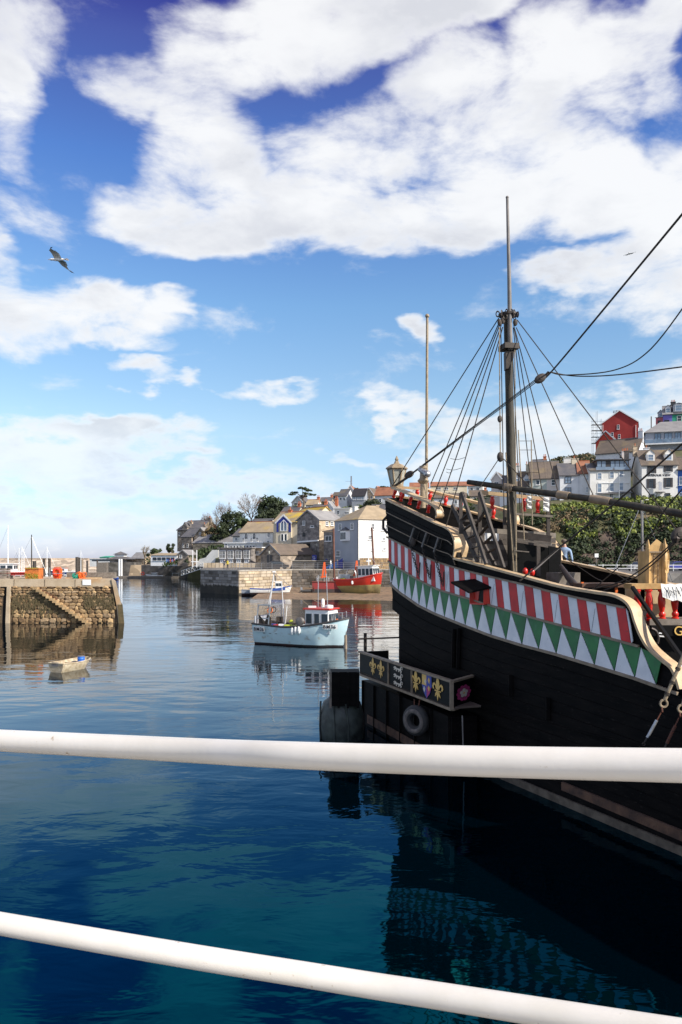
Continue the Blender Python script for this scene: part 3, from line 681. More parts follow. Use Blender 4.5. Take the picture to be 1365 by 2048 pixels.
# =================================================================== buildings
def house(name, label, px0, Y0, px1, Y1, eave_py, depth, roof='gx', rise=2.5, wall='white_wall', roofm='slate', wins=(), zb=None, over=.25, cat='house', chim=(), group=None, band=None, ex_parts=None, py0=None, slope=0):
    P0 = Vector(((px0 - CX) * Y0 / F, Y0, 0)); P1 = Vector(((px1 - CX) * Y1 / F, Y1, 0)); ex = (P1 - P0); w = ex.length; ex.normalize(); ey = Vector((-ex.y, ex.x, 0))
    ze = H - (eave_py - HY) * Y0 / F
    if zb is None: zb = min(ground_z(px0, Y0), ground_z(px1, Y1)) - 1.0
    if py0 is not None: zb = H - (py0 - HY) * Y0 / F
    c = P0 + ex * w / 2 + ey * depth / 2
    t = thing(name, (c.x, c.y, zb), label, cat, group)
    U = lambda x, y, z: P0 + ex * x + ey * y + Vector((0, 0, z))
    # walls
    b = MB(); b.prism([U(0, 0, zb), U(w, 0, zb), U(w, depth, zb), U(0, depth, zb)], (0, 0, ze - zb))
    if roof == 'gx':
        for x in (0, w - .2): b.prism([U(x, 0, ze), U(x, depth, ze), U(x, depth / 2, ze + rise)], ex * .2)
    if roof == 'gy':
        for y in (0, depth - .2): b.prism([U(0, y, ze), U(w, y, ze), U(w / 2, y, ze + rise)], ey * .2)
    b.build('wall', wall, t)
    T = Vector((0, 0, .14)); o = over
    rf = None
    b = MB()
    if roof == 'gx':
        k = rise / (depth / 2)
        b.prism([U(-o, -o, ze - o * k + .02), U(w + o, -o, ze - o * k + .02), U(w + o, depth / 2, ze + rise + .02), U(-o, depth / 2, ze + rise + .02)], T); b.prism([U(-o, depth + o, ze - o * k + .02), U(w + o, depth + o, ze - o * k + .02), U(w + o, depth / 2, ze + rise + .02), U(-o, depth / 2, ze + rise + .02)], T)
    elif roof == 'gy':
        k = rise / (w / 2)
        b.prism([U(-o, -o, ze - o * k + .02), U(-o, depth + o, ze - o * k + .02), U(w / 2, depth + o, ze + rise + .02), U(w / 2, -o, ze + rise + .02)], T); b.prism([U(w + o, -o, ze - o * k + .02), U(w + o, depth + o, ze - o * k + .02), U(w / 2, depth + o, ze + rise + .02), U(w / 2, -o, ze + rise + .02)], T)
    elif roof == 'hip':
        if w >= depth: a, c2 = U(depth / 2, depth / 2, ze + rise), U(w - depth / 2, depth / 2, ze + rise)
        else: a, c2 = U(w / 2, w / 2, ze + rise), U(w / 2, depth - w / 2, ze + rise)
        q = [U(-o, -o, ze + .02), U(w + o, -o, ze + .02), U(w + o, depth + o, ze + .02), U(-o, depth + o, ze + .02)]
        if w >= depth: b.add(q + [a, c2], [(0, 1, 5, 4), (1, 2, 5), (2, 3, 4, 5), (3, 0, 4), (0, 3, 2, 1)])
        else: b.add(q + [a, c2], [(0, 1, 4), (1, 2, 5, 4), (2, 3, 5), (3, 0, 4, 5), (0, 3, 2, 1)])
    elif roof == 'mono': b.prism([U(-o, -o, ze + .02), U(w + o, -o, ze + .02), U(w + o, depth, ze + rise), U(-o, depth, ze + rise)], T)
    else: b.prism([U(-o, -o, ze + .002), U(w + o, -o, ze + .002), U(w + o, depth + o, ze + .002), U(-o, depth + o, ze + .002)], (0, 0, max(rise, .15)))
    rf = b.build('roof', roofm, t)
    if roof in ('gx',):
        MB().beam(U(-o, depth / 2, ze + rise + .18), U(w + o, depth / 2, ze + rise + .18), .22, .12).build('ridge', 'slate_pale' if roofm.startswith('slate') else 'clay', rf)
        MB().beam(U(-o, -o - .04, ze - o * k), U(w + o, -o - .04, ze - o * k), .1, .12).build('gutter', 'trim_dark', rf)
    if roof == 'gy':
        for s in (0, 1): MB().beam(U(-o if s else w + o, -o - .04, ze - o * k), U(w / 2, -o - .04, ze + rise + .04), .06, .28).build('bargeboard', 'trim_white' if wall not in ('stone_wall_grey', 'stone_wall') else 'slate_pale', rf)
    # windows given in photo pixels on a face
    def hit(px, py, face):
        org, n, u = {'F': (P0, -ey, ex), 'R': (P1, ex, ey), 'L': (P0, -ex, ey)}[face]
        d = Vector(((px - CX) / F, 1, -(py - HY) / F)); s_ = (org - Vector((0, 0, H))).dot(n) / d.dot(n)
        return Vector((0, 0, H)) + d * s_, n, u
    for wi in wins:
        face, px, py, ww, hh = wi[:5]; st = wi[5] if len(wi) > 5 else 'sash'
        p, n, u = hit(px, py, face); pl, _, _ = hit(px - ww / 2, py, face); pr, _, _ = hit(px + ww / 2, py, face); pt, _, _ = hit(px, py - hh / 2, face)
        W_, H_ = (pr - pl).length, abs(pt.z - p.z) * 2
        if not (0.2 < W_ < 30): continue
        z = Vector((0, 0, 1)); fm = 'trim_white'; gm = 'glass_dark'; fw = min(.09, W_ * .12)
        if 'dark' in st: fm = 'trim_dark'
        if 'blue' in st: gm = 'glass_blue'
        if 'door' in st and 'glass' not in st:
            dr = MB().box(p + n * .04, (W_, .08, H_), math.atan2(u.y, u.x)).build('door', 'trim_white' if 'white' in st else 'trim_dark', t); continue
        fr_ = MB(); a = math.atan2(u.y, u.x); q = p + n * .05
        if 'arch' in st:
            pts = [(-W_ / 2, -H_ / 2), (W_ / 2, -H_ / 2), (W_ / 2, H_ * .15), (W_ * .3, H_ * .38), (0, H_ / 2), (-W_ * .3, H_ * .38), (-W_ / 2, H_ * .15)]
            P_ = [q + u * x + z * y for x, y in pts]
            for i in range(7): fr_.beam(P_[i], P_[(i + 1) % 7], .1, .1)
            fr_.beam(q - z * H_ / 2, q + z * H_ / 2, .07, .08).beam(q - u * W_ / 2, q + u * W_ / 2, .07, .06)
            f_ = fr_.build('window', fm, t); MB().prism([x - n * .03 for x in P_], -n * .02).build('pane', gm, f_)
        else:
            for sx in (-1, 1): fr_.box(q + u * (sx * (W_ / 2 - fw / 2)), (fw, .1, H_), a)
            for sz in (-1, 1): fr_.box(q + z * (sz * (H_ / 2 - fw / 2)), (W_ - 2 * fw, .1, fw), a)
            nb = 3 if 'wide' in st else (1 if 'two' in st else 0)
            for i in range(nb): fr_.box(q + u * (W_ * ((i + 1) / (nb + 1) - .5)), (fw * .8, .09, H_ - 2 * fw), a)
            if 'plain' not in st: fr_.box(q, (W_ - 2 * fw, .085, fw * .7), a)
            if 'grid' in st:
                for i in (-1, 1): fr_.box(q + z * (i * H_ / 4), (W_ - 2 * fw, .075, fw * .4), a)
                fr_.box(q, (fw * .5, .07, H_ - 2 * fw), a)
            f_ = fr_.build('window', fm, t); MB().box(p + n * .03, (W_ - fw, .02, H_ - fw), a).build('pane', gm, f_)
            if 'nosill' not in st: MB().box(q + n * .06 - z * (H_ / 2 + .05), (W_ + .2, .2, .08), a).build('sill', 'trim_white', f_)
            if 'shut' in st:
                for sx in (-1, 1): MB().box(q + u * (sx * (W_ / 2 + W_ * .22)), (W_ * .36, .06, H_), a).build('shutter', 'trim_dark', f_)
    for ch in chim:   # (x fraction, y fraction, width, height above ridge, material, pots)
        cxx, cyy, cw, chh, cm, pots = ch; zt = ze + rise
        cc = U(w * cxx, depth * cyy, 0); a = math.atan2(ex.y, ex.x)
        ck = MB().box(cc + Vector((0, 0, zt - 1.2 + (chh + 1.2) / 2)), (cw, .7, chh + 1.2), a).box(cc + Vector((0, 0, zt + chh + .06)), (cw + .2, .9, .12), a).build('chimney', cm, rf)
        for i in range(pots): MB().lathe(cc + ex * ((i - (pots - 1) / 2) * .4) + Vector((0, 0, zt + chh + .1)), [(.15, 0), (.11, .1), (.1, .6), (.14, .65)], 7).build('chimney_pot', 'clay', ck)
    t['_'] = 0; del t['_']
    return t, U, ze, w, hit, rf
row = 'terraced houses above the harbour cliff'
# --- terrace on the cliff (right)
ZC = 17.2
house('terraced_house', 'narrow brownish gabled house at the left end of the cliff terrace', 983, 182, 1004, 181, 958, 9, 'gy', 1.6, 'pink_wall', 'slate_brown', [('F', 993, 968, 9, 9, 'two'), ('F', 992, 988, 7, 10)], zb=ZC, group=row)
house('terraced_house', 'pale terrace house with a dark boxed dormer and lean dark roof', 1000, 178, 1022, 177, 978, 8, 'gx', 3.4, 'white_wall2', 'slate', [('F', 1003, 986, 5, 10), ('F', 1014, 988, 5, 10)], zb=ZC, group=row)
t, U, ze, w, hit, rf = house('terraced_house', 'pale terrace house with two pointed white dormers', 1022, 176, 1062, 175, 972, 8, 'gx', 3.6, 'white_wall2', 'slate_brown', [('F', 1030, 988, 6, 10), ('F', 1049, 972.5 + 14, 8, 11), ('F', 1040, 988, 5, 10)], zb=ZC, group=row, chim=((.3, .5, 1.4, 1.5, 'white_wall', 3), (.95, .5, 1.6, 1.8, 'cream_wall', 4)))
def dormer(U, t, x, y0, z0, w, h, d, wall, roofm, rise=.8, glass=True):
    dm = MB().prism([U(x - w / 2, y0, z0), U(x + w / 2, y0, z0), U(x + w / 2, y0, z0 + h), U(x, y0, z0 + h + rise), U(x - w / 2, y0, z0 + h)], (U(0, d, 0) - U(0, 0, 0))).build('dormer', wall, t)
    b = MB(); T = Vector((0, 0, .1))
    for s in (-1, 1): b.prism([U(x + s * (w / 2 + .15), y0 - .15, z0 + h - .1), U(x, y0 - .15, z0 + h + rise + .02), U(x, y0 + d, z0 + h + rise + .02), U(x + s * (w / 2 + .15), y0 + d, z0 + h - .1)], T)
    b.build('dormer_roof', roofm, dm)
    n = (U(0, 0, 0) - U(0, 1, 0)); a = math.atan2((U(1, 0, 0) - U(0, 0, 0)).y, (U(1, 0, 0) - U(0, 0, 0)).x)
    if glass:
        q = U(x, y0, z0 + h * .5) + n * .04; ww, hh = w * .66, h * .74
        f = MB()
        for s in (-1, 1): f.box(q + (U(1, 0, 0) - U(0, 0, 0)) * (s * ww / 2), (.08, .08, hh), a).box(q + Vector((0, 0, s * hh / 2)), (ww + .08, .08, .08), a)
        f.box(q, (ww, .06, .06), a).build('dormer_window', 'trim_white', dm)
        MB().box(q - n * .02, (ww, .02, hh), a).build('dormer_pane', 'glass_blue', dm)
for x in (1.3, 3.6): dormer(U, t, x, 1.2, ze + .5, 1.5, 1.5, 3, 'white_wall2', 'slate')
house('terraced_house', 'sage grey terrace house with one sash window under a brown slate roof', 1060, 174, 1094, 173, 957, 8.5, 'gx', 4.2, 'sage_wall', 'slate_brown', [('F', 1076, 965, 8, 10, 'plain'), ('F', 1072, 990, 7, 10), ('F', 1075, 1006, 8, 13, 'grid')], zb=ZC, group=row)
house('terraced_house', 'pinkish white terrace house between the sage house and the tall white one', 1094, 173, 1120.5, 172.5, 956, 8.5, 'gx', 4.2, 'pink_wall', 'slate_brown', [('F', 1107, 965, 8, 12), ('F', 1110, 982, 12, 4, 'plain'), ('F', 1106, 1003, 9, 15, 'grid'), ('F', 1116, 1003, 5, 14, 'two')], zb=ZC, group=row)
house('terraced_house', 'white terrace house with three stacked dark framed windows', 1120.5, 171, 1157, 170.4, 950.5, 8.5, 'gx', 3.0, 'white_wall2', 'slate', [('F', 1136.5, 960, 13, 14, 'dark two blue nosill'), ('F', 1136.5, 981, 13, 12, 'dark two blue nosill'), ('F', 1136.5, 1003, 13, 14, 'dark two blue nosill'), ('F', 1152, 1002, 4, 16, 'door'), ('F', 1162, 1003, 4, 14, 'door white')], zb=ZC, group=row, chim=((.98, .5, 1.5, 1.2, 'cream_wall', 2), (0.62, .75, 1.6, 1.6, 'white_wall', 0)))
house('terraced_house', 'plain off white terrace house with brown tiled roof beside the tall glass topped house', 1157, 170.6, 1180.5, 170, 947, 8.5, 'gx', 3.2, 'white_wall2', 'tile_roof', [('F', 1176, 955, 7, 12, 'blue grid'), ('F', 1176, 979, 7, 12, 'blue grid')], zb=ZC, group=row)
t, U, ze, w, hit, rf = house('tall_house', 'tall white harbour house topped by a black framed glass penthouse', 1180.5, 168, 1262, 167, 941, 8.5, 'gx', 1.9, 'white_wall', 'slate', [('F', 1199.5, 952, 9, 13, 'blue nosill'), ('F', 1224, 950, 9, 13, 'blue nosill'), ('F', 1243, 948, 9, 13, 'blue nosill'), ('F', 1199.5, 976, 9, 18, 'blue'), ('F', 1224, 974, 9, 18, 'blue'), ('F', 1243, 972, 9, 18, 'blue'), ('F', 1202, 997, 13, 12, 'blue wide'), ('F', 1223, 995, 7, 16, 'two'), ('F', 1243, 995, 6, 16, 'two'), ('R', 1268, 998, 7, 22, 'door')], zb=ZC, group=row, chim=((.97, .3, .9, 2.6, 'stone_wall', 2), (1.0, .72, .9, 3.0, 'pink_wall', 2)))
P = lambda px, py, Y: W(px, py, Y)
# penthouse
ph = MB().prism([U(1.6, .8, ze), U(8.6, .8, ze), U(8.6, 4, ze), U(1.6, 4, ze)], (0, 0, 2.3)).build('penthouse', 'trim_dark', t)
MB().prism([U(1.3, .2, ze + 2.3), U(8.9, .2, ze + 2.3), U(8.9, 4.2, ze + 2.3), U(1.3, 4.2, ze + 2.3)], (0, 0, .22)).build('penthouse_roof', 'trim_dark', ph)
for k in range(7):
    x = 1.75 + k * .98
    if k == 2: continue
    MB().prism([U(x, .74, ze + .25), U(x + .82, .74, ze + .25), U(x + .82, .74, ze + 2.15), U(x, .74, ze + 2.15)], (0, .03, 0)).build('pane', 'glass_blue', ph)
for k in range(2):
    MB().prism([U(1.3 + k * 4, -.1, ze - .1), U(4.9 + k * 4, -.1, ze - .1), U(4.9 + k * 4, -.1, ze + .75), U(1.3 + k * 4, -.1, ze + .75)], (0, .03, 0)).build('glass_balustrade', 'glass_blue', ph)
MB().prism([U(1.8, -.15, 23.1 - .3), U(8.4, -.15, 23.1 - .3), U(8.4, -.15, 22.9 - .3), U(1.8, -.15, 22.9 - .3)], (0, .15, 0)).build('string_course', 'trim_white', t)
MB().prism([U(1.8, -.9, 20.05), U(9.0, -.9, 20.3), U(9.0, .0, 20.6), U(1.8, 0, 20.35)], (0, 0, .1)).build('porch_roof', 'slate', t)
# HARBOUR VIEW
t, U, ze, w, hit, rf = house('guest_house', 'white guest house lettered HARBOUR VIEW with dark shutters and two dormers', 1284, 164, 1356, 163, 930, 8, 'gx', 3.6, 'white_wall', 'slate_brown',
  [('F', 1304, 939, 10, 15, 'grid shut dark'), ('F', 1337, 936, 10, 15, 'grid shut dark'), ('F', 1303, 967, 10, 19, 'grid shut dark'), ('F', 1337, 965, 10, 19, 'grid shut dark'), ('F', 1304, 996, 10, 15, 'dark grid nosill'), ('F', 1336, 994, 10, 16, 'dark grid nosill'), ('F', 1320, 998, 8, 15, 'grid nosill')], zb=ZC, group=row, chim=((.35, .8, 1.2, .9, 'white_wall2', 1), (-.06, .5, .9, 1.0, 'tan_wall', 1)))
for x in (2.1, 5.9): dormer(U, t, x, .9, ze + .9, 1.7, 1.7, 3, 'white_wall', 'tan_roof', .9)
letters('HARBOUR VIEW', .62, 'ink', t, hit(1293.5, 951, 'F')[0] + Vector((0, -.05, 0)), U(1, 0, 0) - U(0, 0, 0), (0, 0, 1), .04, bold=.012)
MB().prism([hit(1311, 986, 'F')[0] + Vector((0, -.9, 0)), hit(1328, 986, 'F')[0] + Vector((0, -.9, 0)), hit(1328, 984, 'F')[0], hit(1311, 984, 'F')[0]], (0, 0, .1)).build('porch_hood', 'trim_dark', t)
for px in (1312, 1327): MB().beam(hit(px, 996, 'F')[0] + Vector((0, -.1, 0)), hit(px, 987, 'F')[0] + Vector((0, -.75, 0)), .08).build('bracket', 'trim_dark', t)
q = hit(1317, 973, 'F')[0] + Vector((.1, -.8, 0)); sg = MB().box(q, (.7, .06, 1.7)).build('hanging_sign', 'grey_wall', t); MB().beam(q + Vector((0, 0, .95)), q + Vector((0, .8, .95)), .05).build('sign_bracket', 'trim_dark', t)
house('terraced_house', 'bright blue terrace house at the right edge of the cliff terrace', 1356.5, 163, 1440, 160, 939, 8, 'gx', 3.0, 'blue_wall', 'slate_brown', [('F', 1362, 962, 7, 17, 'blue'), ('F', 1362, 992, 7, 14, 'blue'), ('F', 1390, 962, 9, 17), ('F', 1390, 992, 9, 14)], zb=ZC, group=row)
# --- second tier
house('hillside_house', 'pale house with grey slate roof and tall gable chimney behind the glass penthouse', 1192, 188, 1276, 182, 908, 8, 'gx', 3.6, 'white_wall2', 'slate_brown', [('F', 1242, 905 + 8, 6, 9)], zb=27, chim=((.97, .5, 1.1, 1.6, 'white_wall2', 2),))
t, U, ze, w, hit, rf = house('glass_fronted_house', 'modern house with grey slate roof and glazed balcony above HARBOUR VIEW', 1292, 200, 1400, 196, 866, 8, 'hip', 3.4, 'grey_wall', 'slate_pale', [('F', 1316, 876, 13, 18, 'dark two blue nosill plain'), ('F', 1337, 875, 16, 18, 'dark two blue nosill plain'), ('F', 1356, 874, 12, 18, 'dark two blue nosill plain')], zb=30, over=.6)
MB().prism([U(-.6, -1.8, ze - 3.4), U(w, -1.8, ze - 3.4), U(w, 0, ze - 3.4), U(-.6, 0, ze - 3.4)], (0, 0, .3)).build('balcony_slab', 'trim_white', t)
for k in range(6): MB().prism([U(-.5 + k * 2.3, -1.75, ze - 3.05), U(1.7 + k * 2.3, -1.75, ze - 3.05), U(1.7 + k * 2.3, -1.75, ze - 2.05), U(-.5 + k * 2.3, -1.75, ze - 2.05)], (0, .03, 0)).build('glass_balustrade', 'glass_blue', t)
top3 = 'coloured houses on the hilltop'
t, U, ze, w, hit, rf = house('painted_house', 'rose pink house at the left of the hilltop row', 1312, 232, 1326.5, 231, 836, 9, 'mono', 1.4, 'rose_wall', 'slate', [('F', 1319, 846, 6, 10, 'dark nosill')], zb=36, group=top3)
dormer(U, t, 1.3, 1.0, ze + .2, 1.7, 1.5, 3, 'grey_wall', 'slate')
t, U, ze, w, hit, rf = house('painted_house', 'violet house between the pink and green hilltop houses', 1326.5, 230, 1345, 229, 829, 9, 'gx', 3.2, 'purple_wall', 'slate_pale', [('F', 1334, 847, 10, 14, 'dark nosill')], zb=36, group=top3)
dormer(U, t, 1.4, .6, ze + .4, 1.6, 1.7, 3, 'white_wall2', 'slate')
t, U, ze, w, hit, rf = house('painted_house', 'emerald green house at the right end of the hilltop row', 1345, 229, 1420, 226, 828, 9, 'gx', 3.4, 'green_wall', 'slate', [('F', 1359, 837, 9, 11, 'nosill'), ('F', 1385, 837, 9, 11, 'nosill')], zb=36, group=top3, chim=((.08, .5, 1.4, 1.0, 'trim_dark', 3),))
dormer(U, t, 1.8, .3, ze + .6, 2.8, 2.4, 3, 'grey_wall', 'slate', .3)
# --- the red houses
t, U, ze, w, hit, rf = house('red_house', 'large dark red house with white bargeboards high on the hill', 1204, 236, 1276, 232, 847, 12, 'gy', 3.7, 'red_wall', 'trim_white', [('F', 1237, 854, 5, 9), ('F', 1239, 873, 5, 9)], zb=34)
for k in range(4): MB().lathe(U(w / 2 - .6 - k * .45, 3 + k * .3, ze + 3.7), [(.16, 0), (.12, .1), (.1, .7), (.14, .75)], 7).build('chimney_pot', 'trim_dark', rf)
for px in (1206, 1272): MB().beam(hit(px, 850, 'F')[0] + Vector((0, -.1, 0)), hit(px, 885, 'F')[0] + Vector((0, -.1, 0)), .1).build('drainpipe', 'trim_white', t)
t, U, ze, w, hit, rf = house('red_cottage', 'small bright red gabled annex below the large red house', 1192, 228, 1232, 225, 884, 7, 'gy', 3.1, 'red_wall_bright', 'slate', [('F', 1204, 890, 11, 8, 'two'), ('F', 1225, 869, 5, 8), ('F', 1218, 902 - 12, 4, 4, 'plain')], zb=33)
# scaffold
sf = thing('scaffolding', W(1194, 893, 233), 'grey scaffolding tower standing left of the large red house', 'scaffolding')
for i in range(3):
    for j in range(2): MB().tube([(-1.1 + i * 1.3, j * 1.2, -2), (-1.1 + i * 1.3, j * 1.2, 8.6 + (i == 1) * 2.4)], .05, 5).build('pole', 'steel', sf, local=True)
for z in (1, 3, 5, 6.8): MB().box((.2, .6, z), (3.2, 1.4, .1)).build('platform', 'trim_dark', sf, local=True); MB().tube([(-1.8, 0, z + 1), (2.2, 0, z + 1)], .045, 5).build('ledger', 'steel', sf, local=True)
for z in (1, 3): MB().tube([(-1.1, 0, z), (.2, 0, z + 2)], .04, 5).build('brace', 'steel', sf, local=True)
# --- hilltop houses behind the ship
hl = 'houses on the far hilltop'
house('hillside_house', 'long orange roofed house seen between flagpole and stern rigging', 862, 330, 935, 328, 972, 9, 'gx', 2.0, 'cream_wall', 'tile_roof', [('F', 878, 977, 9, 5, 'two'), ('F', 893, 977, 9, 5, 'two'), ('F', 912, 977, 9, 5, 'two')], group=hl, zb=30)
house('hillside_house', 'white house with brown roof just left of the raised boom end', 936, 300, 966, 298, 972, 8, 'gx', 1.6, 'white_wall', 'tile_roof', [('F', 944, 978, 6, 6), ('F', 956, 978, 7, 6)], group=hl, zb=26)
house('hillside_house', 'large pale house behind the poop rail of the galleon', 868, 240, 932, 238, 996, 8, 'gx', 1.6, 'white_wall2', 'slate_brown', [('F', 880, 1002, 6, 6), ('F', 912, 1004, 6, 8)], group=hl, zb=16)
for (a, Y0, c, Y1, ev, roof, rs, wm, rm, lab, wins) in (
 (584, 290, 607, 288, 1005, 'gy', 2.4, 'white_wall', 'slate', 'white hilltop bungalow beside the umbrella pine', [('F', 592, 1008, 7, 5), ('F', 601, 1008, 4, 5)]),
 (664, 330, 676, 329, 994, 'gx', 2.2, 'grey_wall', 'slate_brown', 'leftmost small grey house of the far hilltop row', [('F', 669, 997, 5, 5)]),
 (676, 325, 694, 323, 992, 'gx', 3.0, 'white_wall2', 'slate', 'grey roofed white house second in the far hilltop row', [('F', 682, 998, 4, 5), ('F', 689, 998, 4, 6)]),
 (690, 335, 712, 334, 986, 'gy', 3.4, 'white_wall', 'tile_roof', 'white gabled house with red brown roof behind the radio mast', [('F', 700, 990, 5, 5)]),
 (704, 320, 730, 318, 992, 'gx', 3.2, 'grey_wall', 'trim_dark', 'house with dark dormers and blue lower windows on the far hill', [('F', 709, 997, 6, 5, 'blue'), ('F', 718, 997, 6, 5, 'blue'), ('F', 726, 997, 6, 5, 'blue')]),
 (729, 322, 748, 320, 990, 'gy', 3.0, 'tan_wall', 'slate_brown', 'tan gabled house right of the dark dormer house', [('F', 734, 995, 6, 5, 'blue'), ('F', 744, 995, 5, 5)]),
 (744, 330, 764, 328, 988, 'gy', 3.4, 'white_wall', 'tile_roof', 'white gable with red roof in the far hilltop row', [('F', 756, 990, 4, 4)]),
 (750, 305, 790, 302, 991, 'gx', 3.4, 'white_wall2', 'tile_roof', 'long white house with red roof nearest the galleon stern', [('F', 753, 1001, 5, 7), ('F', 761, 1001, 5, 7)])):
    house('hillside_house', lab, a, Y0, c, Y1, ev, 7, roof, rs, wm, rm, wins, group=hl)
# --- harbour side buildings
house('flat_roofed_house', 'flat roofed white building behind the grey gabled house', 669, 192, 700, 190, 1018, 8, 'flat', .2, 'white_wall', 'trim_white', [('F', 677, 1025, 5, 7), ('F', 694, 1026, 10, 4, 'plain')], py0=1050)
house('flat_roofed_house', 'low white parapet house right of the flat roofed building', 706, 195, 738, 194, 1020, 8, 'flat', .2, 'white_wall', 'trim_white', [], py0=1050)
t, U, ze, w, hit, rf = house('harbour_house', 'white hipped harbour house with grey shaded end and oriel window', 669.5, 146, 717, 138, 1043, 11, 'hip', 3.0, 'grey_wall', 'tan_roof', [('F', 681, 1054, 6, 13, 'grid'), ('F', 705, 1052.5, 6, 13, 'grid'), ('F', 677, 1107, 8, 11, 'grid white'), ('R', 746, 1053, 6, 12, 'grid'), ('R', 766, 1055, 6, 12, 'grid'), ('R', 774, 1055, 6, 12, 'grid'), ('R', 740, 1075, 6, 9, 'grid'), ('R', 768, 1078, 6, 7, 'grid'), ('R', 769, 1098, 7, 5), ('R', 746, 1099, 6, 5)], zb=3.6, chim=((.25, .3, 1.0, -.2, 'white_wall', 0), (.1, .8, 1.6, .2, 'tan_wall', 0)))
# white sheet puts sunlight into the colour; the grey end carries the shade
b = MB(); b.prism([U(w, 0.02, 3.6), U(w, 11, 3.6), U(w, 11, ze - .05), U(w, .02, ze - .05)], (U(1, 0, 0) - U(0, 0, 0)) * .025); b.build('sunlit_side', 'white_wall', t)
c = hit(692, 1072, 'F')[0]; n = (U(0, 0, 0) - U(0, 1, 0)); u = (U(1, 0, 0) - U(0, 0, 0)); z = Vector((0, 0, 1))
orl = MB().prism([c - u * 1.6 - z * .9, c - u * 1.1 - z * .9 + n * .6, c + u * 1.1 - z * .9 + n * .6, c + u * 1.6 - z * .9], z * 1.9).build('oriel', 'trim_white', t)
MB().add([c - u * 1.8 + z * 1.0, c - u * 1.2 + z * 1.0 + n * .75, c + u * 1.2 + z * 1.0 + n * .75, c + u * 1.8 + z * 1.0, c + z * 1.75 + n * .05], [(0, 1, 4), (1, 2, 4), (2, 3, 4), (0, 3, 2, 1)]).build('oriel_roof', 'slate', orl)
for k in (-1, 0, 1): MB().box(c + u * (k * .7) + n * .62, (.55, .03, 1.3), math.atan2(u.y, u.x)).build('pane', 'glass_dark', orl)
MB().beam(hit(717, 1044, 'F')[0] + n * .06, hit(717, 1118, 'F')[0] + n * .06, .1).build('drainpipe', 'trim_dark', t)
# rubble plinth along the white side
course_wall('rubble_wall', U(w, 0, 0) + u * .5 - z * 0, U(w, 9.9, 0) + u * .5, 3.7, 5.9, 6, .7, 'stone_wall', 'rough rubble wall along the foot of the white harbour house', mats=['stone1', 'stone3'], rs=8)
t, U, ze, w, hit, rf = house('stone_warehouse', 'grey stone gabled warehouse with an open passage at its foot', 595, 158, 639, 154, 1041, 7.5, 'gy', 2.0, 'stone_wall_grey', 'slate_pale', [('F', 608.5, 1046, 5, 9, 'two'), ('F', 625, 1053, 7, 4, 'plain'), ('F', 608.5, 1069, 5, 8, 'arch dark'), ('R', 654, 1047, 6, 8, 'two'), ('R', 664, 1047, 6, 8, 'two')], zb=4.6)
b = MB(); b.prism([U(w, 0.02, 4.6), U(w, 7.5, 4.6), U(w, 7.5, ze - .05), U(w, .02, ze - .05)], (U(1, 0, 0) - U(0, 0, 0)) * .03); b.build('lit_tan_side', 'tan_wall', t)  # tan sheet puts the sunlight on this wall into its colour
MB().beam(hit(596, 1084, 'F')[0] + (U(0, 0, 0) - U(0, 1, 0)) * .15, hit(638, 1081, 'F')[0] + (U(0, 0, 0) - U(0, 1, 0)) * .15, .25, .3).build('lintel', 'trim_white', t)
q0, q1 = hit(607, 1103, 'F')[0], hit(621, 1103, 'F')[0]; nn_ = (U(0, 0, 0) - U(0, 1, 0))
MB().prism([q0 + nn_ * .03 - Vector((0, 0, 1.6)), q1 + nn_ * .03 - Vector((0, 0, 1.6)), q1 + nn_ * .03 + Vector((0, 0, 1.7)), q0 + nn_ * .03 + Vector((0, 0, 1.7))], nn_ * .02).build('passage_shade', 'black_paint', t)  # flat black sheet stands for the shade inside the passage
house('stone_annex', 'small grey annex with a broad white window between warehouse and white house', 648, 150, 668, 148, 1064, 5, 'mono', .9, 'stone_wall_grey', 'slate_brown', [('F', 658, 1077, 13, 11, 'two plain')], zb=4)
t, U, ze, w, hit, rf = house('blue_gabled_house', 'cream house with deep blue timber gable and pointed window', 547.5, 166, 597, 164, 1045, 9, 'gx', 2.4, 'cream_wall', 'lichen_roof', [], zb=4.5, chim=((.35, .5, .8, .5, 'clay', 1),))
gx = MB(); a_ = lambda px, py: hit(px, py, 'F')[0] + (U(0, 0, 0) - U(0, 1, 0)) * .35
gp_ = [a_(553.5, 1088), a_(584.5, 1088), a_(584.5, 1045), a_(569, 1031), a_(553.5, 1045)]
MB().prism(gp_, (U(0, 1, 0) - U(0, 0, 0)) * .35).build('gable_wing', 'cream_wall', t)
nf = (U(0, 0, 0) - U(0, 1, 0))
MB().prism([p + nf * .02 for p in [a_(555, 1064), a_(559, 1064), a_(559, 1046), a_(562, 1046), a_(576, 1046), a_(579, 1046), a_(579, 1064), a_(583.5, 1064), a_(583.5, 1045), a_(569, 1033), a_(555, 1045)]], nf * .05).build('blue_cladding', 'navy_wood', t)
for s in (0, 1): MB().beam(a_(552 if s else 586, 1047) + nf * .12, a_(569, 1030) + nf * .12, .1, .3).build('bargeboard', 'trim_white', t)
fr2 = MB(); Pp = [a_(563, 1062) + nf * .1, a_(576, 1062) + nf * .1, a_(576, 1047) + nf * .1, a_(569.5, 1040) + nf * .1, a_(563, 1047) + nf * .1]
for i in range(5): fr2.beam(Pp[i], Pp[(i + 1) % 5], .1, .12)
fr2.beam(a_(569.5, 1062) + nf * .1, a_(569.5, 1041) + nf * .1, .1); f_ = fr2.build('window', 'trim_white', t); MB().prism([p - nf * .05 for p in Pp], -nf * .01).build('pane', 'glass_blue', f_)
fr2 = MB(); Pp = [a_(564, 1082) + nf * .08, a_(576, 1082) + nf * .08, a_(576, 1068) + nf * .08, a_(564, 1068) + nf * .08]
